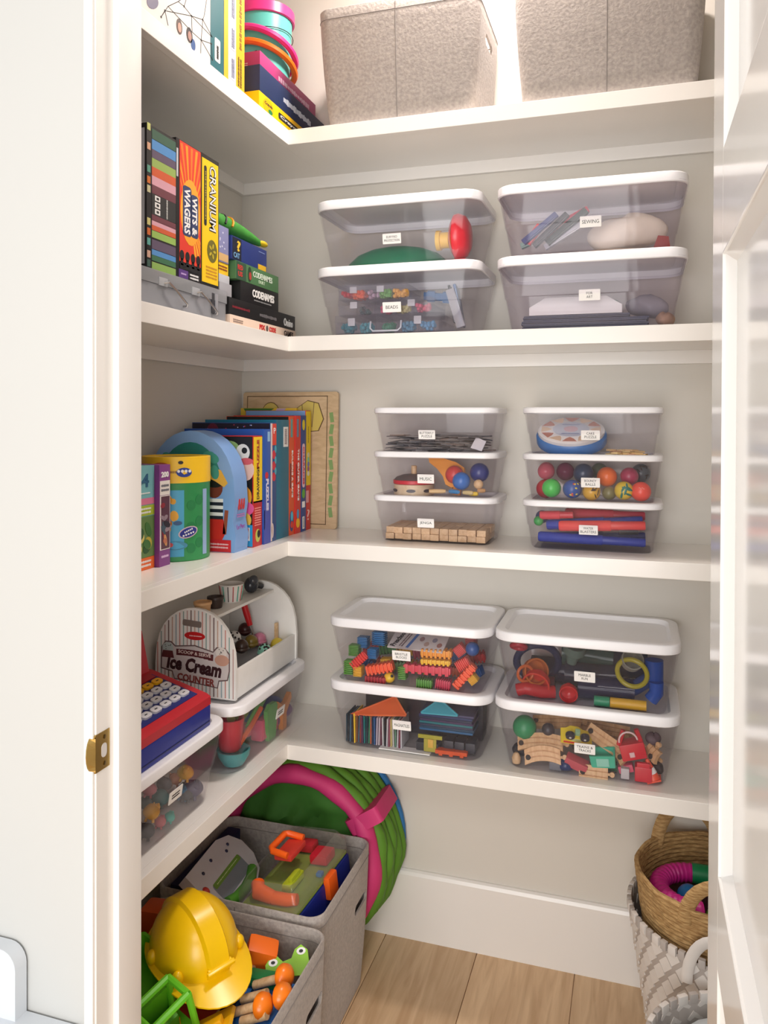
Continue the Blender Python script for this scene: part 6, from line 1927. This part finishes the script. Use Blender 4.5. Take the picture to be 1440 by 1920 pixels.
obj('display_housing', side_prism([(-hw + .004, .118), (-.030, .112), (-.050, .205), (-hw + .02, .215)], -hy + .004, hy - .012), REDP, t)
md = Matrix.Translation((-.0395, 0, .160)) @ Matrix.Rotation(radians(-12), 4, 'Y') @ FM('+X', (0, 0, 0))
mb = MB()
mb.m = md
mb.box(-hy + .02, hy - .045, -.022, .026, -.001, .0012)
obj('display_screen', mb, mt((60, 84, 60), .2), t)

# ================================================================== grey felt baskets
def felt_basket(label, cx, cy, z0, w, d, h, taper=.02, slots=(), slot_y=0.0, slot_z=.72, rc=.035, group=None):
    t = thing('felt_basket', label, 'basket', (cx, cy, z0), (0, 0, 0), group)
    th = .006
    def rg(zz, off):
        f = zz / h
        bul = .006 * sin(pi * f)
        return ring3(w - taper * 2 * (1 - f) + off + bul, d - taper * 2 * (1 - f) + off + bul, rc, zz, 6)
    outer = [rg(0, -.012), rg(.006, 0)] + [rg(h * k / 6, 0) for k in range(1, 6)] + [rg(h - .003, 0), rg(h, -.004)]
    inner = [rg(h, -.008), rg(h - .003, -th * 2)] + [rg(h * k / 6, -th * 2) for k in range(5, 0, -1)] + [rg(.008, -th * 2)]
    o = obj('felt_wall', MB().loft(outer + inner), FELT, t, True, 50)
    cuts = []
    for sl_ in slots:
        mb = MB()
        if sl_ in ('+X', '-X'):
            s_ = 1 if sl_ == '+X' else -1
            mb.m = Matrix.Translation((s_ * (w / 2 - taper * .3), slot_y, h * slot_z)) @ Matrix.Rotation(pi / 2, 4, 'Y')
            mb.prism(rrect(.028, .095, .013, 5), -.03, .03)
        else:
            mb.m = Matrix.Translation((0, -(d / 2 - taper * .3), h * .72)) @ Matrix.Rotation(pi / 2, 4, 'X')
            mb.prism(rrect(.095, .028, .013, 5), -.03, .03)
        cuts.append(mb)
    if cuts:
        apply_cut(o, cuts)
    # stitched hem and side seam
    hm = h - .028
    ST_ = mt((128, 122, 118), .9)
    obj('hem_stitch', MB().tube([(x_, y_, hm) for x_, y_, _ in rg(hm, .0005)], .0011, 4, closed=True), ST_, t)
    obj('hem_stitch', MB().tube([(x_, y_, hm) for x_, y_, _ in rg(hm, -th * 2 - .0005)], .0011, 4, closed=True), ST_, t)
    mb = MB()
    mb.tube([(0, -(d / 2 - taper * (1 - f) + .003 * sin(pi * f)) - .0004, h * f) for f in (.02, .25, .5, .75, .97)], .0012, 4)
    obj('side_seam', mb, ST_, t)
    return t
felt_basket('grey felt basket with side handle hole, left on the top shelf', -.597, 2.100, SH[0], .440, .305, .305, .022, ('+X',))
felt_basket('grey felt basket at the right end of the top shelf', -.072, 2.100, SH[0], .452, .305, .320, .022, ())

# ================================================================== on the floor
FA = felt_basket('grey felt floor basket with toolbox, nearest the back wall', -.915, 1.876, 0, .448, .376, .380, .018, ('+X',), .105, .66)
FB = felt_basket('grey felt floor basket with yellow helmet, nearest the door', -.890, 1.486, 0, .452, .376, .370, .018, ('+X',), .110, .66)

# ---- pop-up play tunnel, folded flat into a disc and standing against the back wall
tc = Vector((-.930, 2.146, .282))
t = thing('play_tunnel', 'folded green play tunnel with pink rim standing against the back wall', 'play tunnel', (tc.x, tc.y, 0))
TG = mt((88, 138, 36), .7, var=.10, scale=9, bump=.2, bdist=.004)
TG2 = mt((58, 112, 36), .8, var=.18, scale=7, bump=.6, bdist=.008)
TP = mt((206, 54, 116), .6, var=.06, scale=12, bump=.3, bdist=.004)
def hoop(name, R, r, y, mat, wob=0.0, seed=0, flat=1.0):
    rn = random.Random(seed)
    ph = rn.uniform(0, 6)
    pts = []
    for q in range(56):
        a = 2 * pi * q / 56
        rr = R + wob * sin(7 * a + ph) + wob * .6 * sin(13 * a + ph * 2)
        pts.append((rr * cos(a), y + wob * .6 * sin(5 * a + ph), .282 + rr * sin(a)))
    rads = [r * (1 + .10 * sin(11 * 2 * pi * q / 56 + ph)) for q in range(56)]
    mb = MB()
    return obj(name, mb.tube(pts, rads, 10, closed=True, flat=flat), mat, t)
for k in range(5):
    hoop('fabric_ring', .254 + .0035 * k, .0165, -.034 + .029 * k, TG, .003, k)
hoop('pink_rim', .232, .026, -.052, TP, .001, 9)
# gathered fabric inside the rim
mb = MB()
n, m = 40, 9
rings = []
for i in range(m):
    rr = .225 * (1 - i / m * .96)
    ring = []
    for j in range(n):
        a = 2 * pi * j / n
        f = 1 - i / m
        ring.append((rr * cos(a), -.030 + .018 * sin(3 * a + i * .9) * (1 - f * .5) + .012 * sin(7 * a - i * 1.3) - .012 * i / m, .282 + rr * sin(a)))
    rings.append(ring)
mb.loft(rings, False, True)
back = [[(x_, y_ + .01, z_) for x_, y_, z_ in r_] for r_ in rings]
mb.loft(back, False, True)
mb.loft([rings[0], back[0]], False, False)
obj('gathered_fabric', mb, TG2, t)
a = radians(33)
mb = MB()
mb.m = Matrix.Translation((.250 * cos(a), 0, .282 + .250 * sin(a))) @ Matrix.Rotation(-a, 4, 'Y')
mb.loft([ring3(.110, .150, .012, z_, 3) for z_ in (-.022, .022)])
mb.v = [Vector(v) for v in mb.v]
obj('strap', mb, TP, t)
o = put('play_mat', MB().tube([(.0 + .270 * cos(x_), 0, .270 * sin(x_)) for x_ in [2 * pi * q / 48 for q in range(48)]], .0095, 8, closed=True), mt((40, 110, 170), .7), 'blue folded hoop just showing behind the play tunnel', 'play hoop', (-.925, 2.2455, .300))

# ---- toys in the basket near the back wall
bx, by, bh = -.915, 1.876, .380
t = thing('toy_toolbox', 'clear-lidded blue toolbox with orange handle and clasps in the felt basket', 'toolbox', (-.803, 1.850, .196), (radians(3), radians(-6), radians(-5)))
obj('box_body', MB().cbox((0, 0, .085), (.165, .285, .170), .008), mt((24, 40, 130), .4), t)
obj('inner_tray', MB().cbox((0, 0, .176), (.156, .276, .010), .003), mt((150, 176, 50), .45), t)
mb = MB()
mb.loft([ring3(.169, .289, .014, .182, 4), ring3(.166, .286, .014, .214, 4), ring3(.136, .250, .012, .240, 4), ring3(.132, .246, .012, .237, 4), ring3(.161, .281, .012, .212, 4), ring3(.164, .284, .012, .184, 4)])
obj('clear_lid', mb, clear((246, 246, 244), .05, (214, 212, 206)), t)
OR_ = mt((244, 98, 24), .35)
mb = MB()
mb.tube([(-.005, -.020, .244), (-.048, -.020, .252), (-.056, -.012, .254), (-.056, .056, .254), (-.048, .064, .252), (-.005, .066, .244)], .0085, 10)
obj('handle', mb, OR_, t)
obj('handle_mount', MB().cbox((-.022, .022, .234), (.050, .080, .014), .004), mt((206, 60, 50), .4), t)
obj('clasp', MB().cbox((.088, .020, .158), (.018, .046, .056), .006), OR_, t)
mb = MB()
mb.tube([(.000, -.108, .190), (-.045, -.104, .198), (-.058, -.085, .206)], [.016, .020, .017], 12)
mb.tube([(.000, -.108, .190), (.040, -.110, .192), (.064, -.106, .194)], [.016, .015, .013], 12)
obj('orange_drill', mb, OR_, t)
obj('saw_grip', MB().cbox((.016, -.040, .194), (.026, .072, .020), .006).cbox((.022, -.040, .204), (.010, .045, .020), .003), mt((176, 190, 40), .4), t)
obj('red_case', MB().cbox((.040, .075, .196), (.050, .052, .024), .006), mt((196, 30, 50), .4), t)
obj('red_case', MB().cbox((-.034, .112, .196), (.070, .036, .022), .006), mt((186, 40, 50), .4), t)
obj('blue_plug', MB().cbox((.064, .012, .187), (.016, .016, .010), .003), mt((70, 120, 180), .4), t)
# white keyboard toy
t = thing('toy_keyboard', 'white rounded toy keyboard with green keys leaning in the felt basket', 'toy keyboard', (-1.010, 1.800, .352), (radians(-4), radians(40), radians(4)))
t.scale = (.92, .94, .9)
sh = [(-.085, -.14), (.060, -.14), (.078, -.10), (.080, .06), (.060, .120), (.020, .150), (-.030, .150), (-.070, .120), (-.088, .06)]
mb = MB()
mb.prism(sh, 0, .030)
obj('casing', mb, mt((206, 204, 210), .35), t)
dec_rect(t, FM('+Zy', (0, 0, .030)), .012, .0, .055, .180, mt((126, 134, 144), .4), 'grey_panel', r=.01, t=.001)
dec_rect(t, FM('+Zy', (0, 0, .031)), -.008, .0, .016, .170, mt((110, 150, 60), .4), 'green_strip', r=.004, t=.001)
dec_bars(t, FM('+Zy', (0, 0, .0322)), -.008, .0, .14, .005, mt((206, 226, 160)), 1, rot=pi / 2, t=.0005)
mb = MB().tube([(.044, -.090, .030), (.056, -.05, .034), (.060, .0, .036), (.056, .05, .034), (.044, .090, .030)], .016, 10)
obj('green_grip', mb, mt((72, 136, 40), .45), t)
for (u, v) in ((-.055, .085), (-.045, .060), (-.062, -.02), (-.055, -.08)):
    obj('button', MB().ell((u, v, .031), (.005, .005, .004), 10, 6), mt((44, 44, 80), .3), t)
obj('red_button', MB().ell((-.02, -.120, .031), (.012, .010, .008), 12, 8), mt((196, 60, 50), .35), t)
put('storage_cube', MB().cbox((0, 0, .17), (.04, .30, .34), .006), mt((22, 26, 70), .8, bump=.3), 'navy fabric cube panel tucked in the far left of the basket', 'fabric panel', (-1.095, 1.870, .03), (0, 0, .0))

# ---- toys in the basket near the door
t = thing('toy_helmet', 'yellow toy construction helmet with peak, on top of the near basket', 'helmet', (-.903, 1.486, .410), (radians(4), radians(10), radians(-28)))
t.scale = (.79, .80, .82)
YH = mt((244, 196, 8), .28)
mb = MB()
n = 40
rings = []
for k in range(13):
    b = pi / 2 * k / 13
    rings.append([(.132 * cos(b) * cos(2 * pi * j / n), .112 * cos(b) * sin(2 * pi * j / n), .125 * sin(b)) for j in range(n)])
mb.loft(rings, False, True)
inn = [[(x_ * .97, y_ * .97, z_ * .97) for x_, y_, z_ in r_] for r_ in rings]
mb.loft(inn, False, True)
mb.loft([rings[0], inn[0]], False, False)
obj('shell', mb, YH, t, True, 60)
mb = MB()
brim_o, brim_i = [], []
for j in range(48):
    a = 2 * pi * j / 48
    ext = .014 + .058 * max(0.0, cos(a)) ** 2.2
    brim_o.append(((.132 + ext) * cos(a), (.112 + ext * .8) * sin(a), -.006 - .30 * ext * .5))
    brim_i.append((.128 * cos(a), .108 * sin(a), .002))
mb.loft([brim_i, brim_o, [(x_, y_, z_ - .004) for x_, y_, z_ in brim_o], [(x_, y_, z_ - .004) for x_, y_, z_ in brim_i]], closed=True)
obj('brim', mb, YH, t)
mb = MB()
pts = []
for k in range(15):
    b = pi * (.06 + .88 * k / 14)
    pts.append((.134 * cos(b), 0, .127 * sin(b)))
mb.tube(pts, .024, 8, flat=1.0)
rid = MB()
rr = []
for k in range(17):
    b = pi * (.05 + .90 * k / 16)
    c = Vector((.131 * cos(b), 0, .124 * sin(b)))
    nrm = Vector((cos(b), 0, sin(b)))
    rr.append([c + Vector((0, s_ * .034, 0)) - nrm * .006 if q in (0, 3) else c + Vector((0, s_ * .027, 0)) + nrm * .006 for q, s_ in ((0, -1), (1, -1), (2, 1), (3, 1))])
rid.loft(rr)
obj('crown_ridge', rid, YH, t)
for a in (-.95, -1.75, .95, 2.2):
    obj('side_lug', MB().ell((.132 * cos(a), .112 * sin(a), .010), (.016, .016, .020), 14, 10), YH, t)
mb = MB()
mb.m = Matrix.Translation((.126, 0, .030)) @ Matrix.Rotation(.22, 4, 'Y')
mb.cbox((.010, 0, 0), (.012, .080, .010), .004)
mb.cbox((.002, 0, -.010), (.010, .070, .030), .004)
obj('lamp_holder', mb, YH, t)

t = thing('toy_truck', 'lime green toy truck frame at the lower left of the near basket', 'toy truck', (-.935, 1.372, .305), (radians(14), radians(8), radians(-18)))
t.scale = (.86, .80, .80)
LG = mt((104, 196, 40), .4)
mb = MB()
mb.loft([ring3(.15, .13, .008, 0, 3), ring3(.17, .15, .010, .085, 3), ring3(.155, .135, .008, .085, 3), ring3(.138, .118, .006, .010, 3)])
mb.v = [v + Vector((-.055, .035, .03)) for v in mb.v]
obj('dump_bed', mb, LG, t)
for (a, b) in (((.03, -.06, .03), (.03, -.06, .14)), ((.03, .05, .03), (.03, .05, .14)), ((.12, -.06, .03), (.10, -.06, .14)), ((.12, .05, .03), (.10, .05, .14)), ((.03, -.06, .14), (.03, .05, .14)), ((.10, -.06, .14), (.10, .05, .14)), ((.03, -.06, .14), (.10, -.06, .14)), ((.03, .05, .14), (.10, .05, .14)), ((.03, -.06, .075), (.11, -.06, .075)), ((.12, -.06, .03), (.12, .05, .03))):
    m_ = Vector(a) - Vector(b)
    obj('cab_frame', MB().tube([a, b], .009, 8), LG, t)
obj('cab_floor', MB().cbox((.075, -.005, .025), (.11, .13, .014), .004), LG, t)
obj('seat', MB().cbox((.06, -.005, .05), (.03, .08, .04), .006), mt((84, 160, 40), .45), t)

t = thing('toy_digger_bucket', 'yellow toy digger bucket with teeth at the basket front', 'toy digger', (-.805, 1.366, .318), (radians(-8), radians(-24), radians(24)))
t.scale = (.8, .8, .8)
mb = MB()
mb.m = Matrix.Rotation(pi / 2, 4, 'X')
mb.prism([(-.070, .050), (-.060, .010), (-.030, -.004), (.060, -.004), (.075, .004), (.070, .012), (-.020, .014), (-.048, .026), (-.056, .052)], -.065, .065)
obj('scoop', mb, mt((250, 188, 14), .35), t)
for k in range(5):
    obj('tooth', MB().cbox((-.066, -.050 + .025 * k, .055), (.010, .012, .016), .002), mt((250, 188, 14), .35), t)
obj('arm', MB().cbox((.02, 0, .022), (.07, .03, .016), .004), mt((244, 180, 10), .35), t)
for (loc, d_, c, lab, rot) in (((-1.040, 1.605, .335), (.13, .06, .12), (214, 84, 24), 'orange plastic bin side behind the helmet', (0, 0, .1)), ((-.800, 1.590, .330), (.070, .05, .085), (246, 112, 20), 'bright orange block right of the helmet', (.2, .3, .4)), ((-.880, 1.455, .250), (.20, .18, .09), (196, 52, 24), 'dark orange tray under the helmet', (0, 0, 0.1))):
    put('orange_block', MB().cbox((0, 0, 0), d_, .012), mt(c, .4), lab, 'toy block', loc, rot)
# wooden trolley with mushroom pegs
t = thing('wooden_bead_maze', 'blue wooden toy with mushroom pegs lying in the near basket', 'wooden toy', (-.746, 1.480, .300), (radians(6), radians(-8), radians(-6)))
t.scale = (.78, .92, .85)
obj('base', MB().cbox((0, 0, .012), (.16, .15, .022), .004), mt((44, 110, 190), .45), t)
obj('base_edge', MB().cbox((0, 0, -.004), (.16, .15, .010), .003), mt((26, 28, 40), .45), t)
obj('dowel', MB().tube([(-.075, -.10, .036), (-.075, .10, .036)], .008, 10), BEECH, t)
obj('green_block', MB().cbox((-.02, .060, .036), (.09, .030, .026), .004), mt((30, 120, 66), .45), t)
for k, (x_, y_) in enumerate(((-.045, -.045), (-.040, -.005), (-.035, .040), (.0, -.060))):
    obj('peg_stem', MB().tube([(x_, y_, .034), (x_ + .075, y_ + .012, .052)], .0105, 12), BEECH, t)
for (x_, y_, z_) in ((-.058, -.050, .040), (-.062, -.022, .040)):
    obj('dark_knob', MB().ell((x_, y_, z_), (.014, .015, .015), 14, 9), mt((50, 20, 22), .3), t)
for (x_, y_) in ((.055, .052), (.050, -.035), (.085, .000)):
    mb = MB()
    mb.m = Matrix.Translation((x_, y_, .058)) @ Matrix.Rotation(radians(70), 4, 'Y')
    mb.lathe([(.010, -.004), (.027, -.004), (.029, .002), (.025, .016), (.014, .025), (.004, .028)], 24)
    mu = obj('mushroom_cap', mb, mt((244, 124, 24), .3), t)
    for q in range(4):
        m_ = MB()
        m_.m = mb.m @ Matrix.Translation((.012 * cos(q * 1.7), .014 * sin(q * 1.7), .019))
        m_.ell((0, 0, 0), (.005, .0025, .0035), 8, 5)
        obj('white_spot', m_, WHITE, mu)
t = thing('frog_toy', 'flat green wooden frog head at the right rim of the near basket', 'wooden toy', (-.728, 1.588, .338), (radians(48), radians(-6), radians(20)))
t.scale = (.78, .78, .78)
FG = mt((140, 196, 30), .4)
mb = MB()
mb.prism([(-.060, -.030), (.050, -.034), (.062, -.006), (.058, .026), (.040, .040), (.022, .030), (.012, .010), (-.012, .004), (-.030, .020), (-.048, .018), (-.062, .0)], 0, .014)
obj('head', mb, FG, t)
for (u, v) in ((-.040, .004), (.040, .024)):
    e_ = dec_disc(t, FM('+Zy', (0, 0, .014)), u, v, .013, .009, WHITE, 'eye', t=.001)
    dec_disc(e_, FM('+Zy', (0, 0, .015)), u, v, .006, .004, BLACK, 'pupil', t=.001)

# ---- woven baskets at the right
def grass_material():
    m, tt, out = nt('seagrass')
    b = tt.nodes.new('ShaderNodeBsdfPrincipled')
    col, hgt = noise_color(tt, (150, 112, 66), .2, 60, (1, 1, 5), 4.0, (206, 170, 116))
    tt.links.new(col, b.inputs['Base Color'])
    b.inputs['Roughness'].default_value = .8
    add_bump(tt, b, hgt, .8, .004)
    tt.links.new(b.outputs[0], out.inputs[0])
    return m
GRASS = grass_material()
gc = (.197, 2.028)
t = thing('seagrass_basket', 'tan coiled seagrass basket with loop handles, set inside the woven one', 'basket', (gc[0], gc[1], .075))
def grad(f):
    return .118 + (.188 - .118) * f ** .7
NR = 38
HG = .395
for k in range(NR):
    f = k / (NR - 1)
    zz = .010 + (HG - .02) * f
    R = grad(f)
    pts = []
    for q in range(52):
        a = 2 * pi * q / 52
        pts.append((R * (1 + .006 * sin(9 * a + k)) * cos(a), R * (1 + .006 * sin(9 * a + k)) * sin(a), zz + .0014 * sin(13 * a + k * 2)))
    obj('coil', MB().tube(pts, .0064, 6, closed=True), GRASS, t)
obj('base', MB().lathe([(.116, .0), (.116, .010)], 40), GRASS, t)
for a0 in (radians(268), radians(112)):
    pts = []
    for q in range(15):
        b = pi * q / 14
        aa = a0 + .44 * cos(b)
        rr = .190
        pts.append((rr * cos(aa), rr * sin(aa), HG - .04 + .105 * sin(b)))
    obj('handle', MB().tube(pts, .016, 8, flat=.5), GRASS, t)
# toys inside
t = thing('pop_tube', 'magenta ribbed tube bent round with a green end, in the seagrass basket', 'pop tube', (.140, 2.018, .385))
pts, rd = [], []
for q in range(60):
    a = radians(90 + 190 * q / 59)
    pts.append((.080 * cos(a), .080 * sin(a), .030))
    rd.append(.022 + .0016 * (-1) ** q * 0 + .0014 * sin(q * 2.1))
obj('tube', MB().tube(pts, rd, 14), mt((206, 36, 140), .4), t)
pts = [(.0 + .035 * q, .080, .030) for q in range(4)]
obj('green_end', MB().tube(pts, .024, 14), mt((24, 140, 84), .4), t)
put('toy_ball', MB().ell((0, 0, .028), .028, 20, 12), mt((24, 112, 176), .35), 'blue ball inside the seagrass basket', 'ball', (.128, 2.012, .375))
put('toy_filling', MB().lathe([(.150, 0), (.155, .02), (.10, .028)], 30), mt((70, 30, 40), .7), 'dark red cloth bedding under the toys in the seagrass basket', 'cloth', (gc[0], gc[1], .350))
for i, (dx, dy, c, lab) in enumerate(((.000, -.020, (150, 206, 60), 'lime'), (.022, .010, (196, 214, 90), 'pale green'), (.045, -.015, (244, 110, 30), 'orange'), (.012, -.055, (60, 150, 60), 'grass green'), (.035, .040, (190, 30, 40), 'red'), (.065, -.040, (40, 170, 110), 'jade'))):
    mb = MB().cbox((0, 0, 0), (.028, .018, .018), .004).cbox((.0, 0, .012), (.010, .010, .010), .002)
    put('snap_block', mb, mt(c, .4), lab + ' snap block beside the blue ball', 'toy block', (.178 + dx, 1.990 + dy, .392 + .006 * (i % 2)), (.3 * i, .4, i))

def woven_basket(label, cx, cy, zr_, r0, r1, handle_at=None, n=60, rows=13):
    """flat grey and white strips woven round a frame"""
    t = thing('woven_basket', label, 'basket', (cx, cy, 0))
    WS = [mt((222, 216, 210), .5), mt((182, 174, 168), .55)]
    h = zr_
    sw = 2 * pi / n
    verts = {0: MB(), 1: MB()}
    for k in range(rows):
        for j in range(n):
            z0_, z1_ = h * k / rows, h * (k + 1) / rows
            a0, a1 = sw * j, sw * (j + 1)
            ra, rb = r0 + (r1 - r0) * k / rows, r0 + (r1 - r0) * (k + 1) / rows
            am, zm, rm = (a0 + a1) / 2, (z0_ + z1_) / 2, (ra + rb) / 2
            hh = h / rows
            cells = [(0, [(ra, a0, z0_), (ra, a1, z0_), (rb, a1, z1_), (rb, a0, z1_)], 0.0)]
            if (j + k) % 2:
                cells.append((1, [(rm, am - sw * .80, zm), (rm, am - sw * .10, z0_ - hh * .22), (rm, am + sw * .80, zm), (rm, am + sw * .10, z1_ + hh * .22)], .0026))
            for lay, pts, pr in cells:
                mb = verts[lay]
                o_ = [((r_ + pr) * cos(a_), (r_ + pr) * sin(a_), z_) for r_, a_, z_ in pts]
                i_ = [((r_ - .003) * cos(a_), (r_ - .003) * sin(a_), z_) for r_, a_, z_ in pts]
                mb.loft([i_, o_])
    a = obj('pale_strips', verts[1], WS[0], t, False)
    b = obj('grey_strips', verts[0], WS[1], t, False)
    a['kind'] = 'stuff'
    b['kind'] = 'stuff'
    for j in range(n):
        am = sw * (j + .5)
        mb = MB()
        mb.m = Matrix.Rotation(am, 4, 'Z') @ Matrix.Translation((r1, 0, h))
        mb.cbox((0, 0, .004), (.011, sw * r1 * (.86 if j % 2 else .70), .020), .003)
        obj('rim_strip', mb, WS[j % 2 == 0], t)
    obj('base', MB().lathe([(r0 - .002, .001), (r0 - .002, .006)], 36), WS[1], t)
    if handle_at is not None:
        pts = []
        for q in range(17):
            bb_ = pi * q / 16
            aa = handle_at + .30 * cos(bb_)
            pts.append(((r1 + .008) * cos(aa), (r1 + .008) * sin(aa), h - .045 + .110 * sin(bb_)))
        obj('handle', MB().tube(pts, .012, 8, flat=.4), WS[0], t)
    return t
woven_basket('grey and white diamond woven basket around the seagrass basket', gc[0], gc[1], .362, .150, .206, radians(264))
woven_basket('grey and white woven basket cut by the lower right corner, pale cloth inside', .212, 1.616, .318, .150, .186, n=44)
mb = lump(.150, .150, .06, 77, 40, 14, .10)
o = put('folded_blanket', mb, mt((196, 204, 208), .9, var=.05, bump=.3), 'pale blue grey blanket inside the lower right woven basket', 'blanket', (.212, 1.616, .285))
put('blanket_filling', MB().lathe([(.140, .008), (.150, .10), (.160, .195)], 32), mt((170, 176, 180), .9), 'darker folded blanket beneath the pale one', 'blanket', (.212, 1.616, .0))
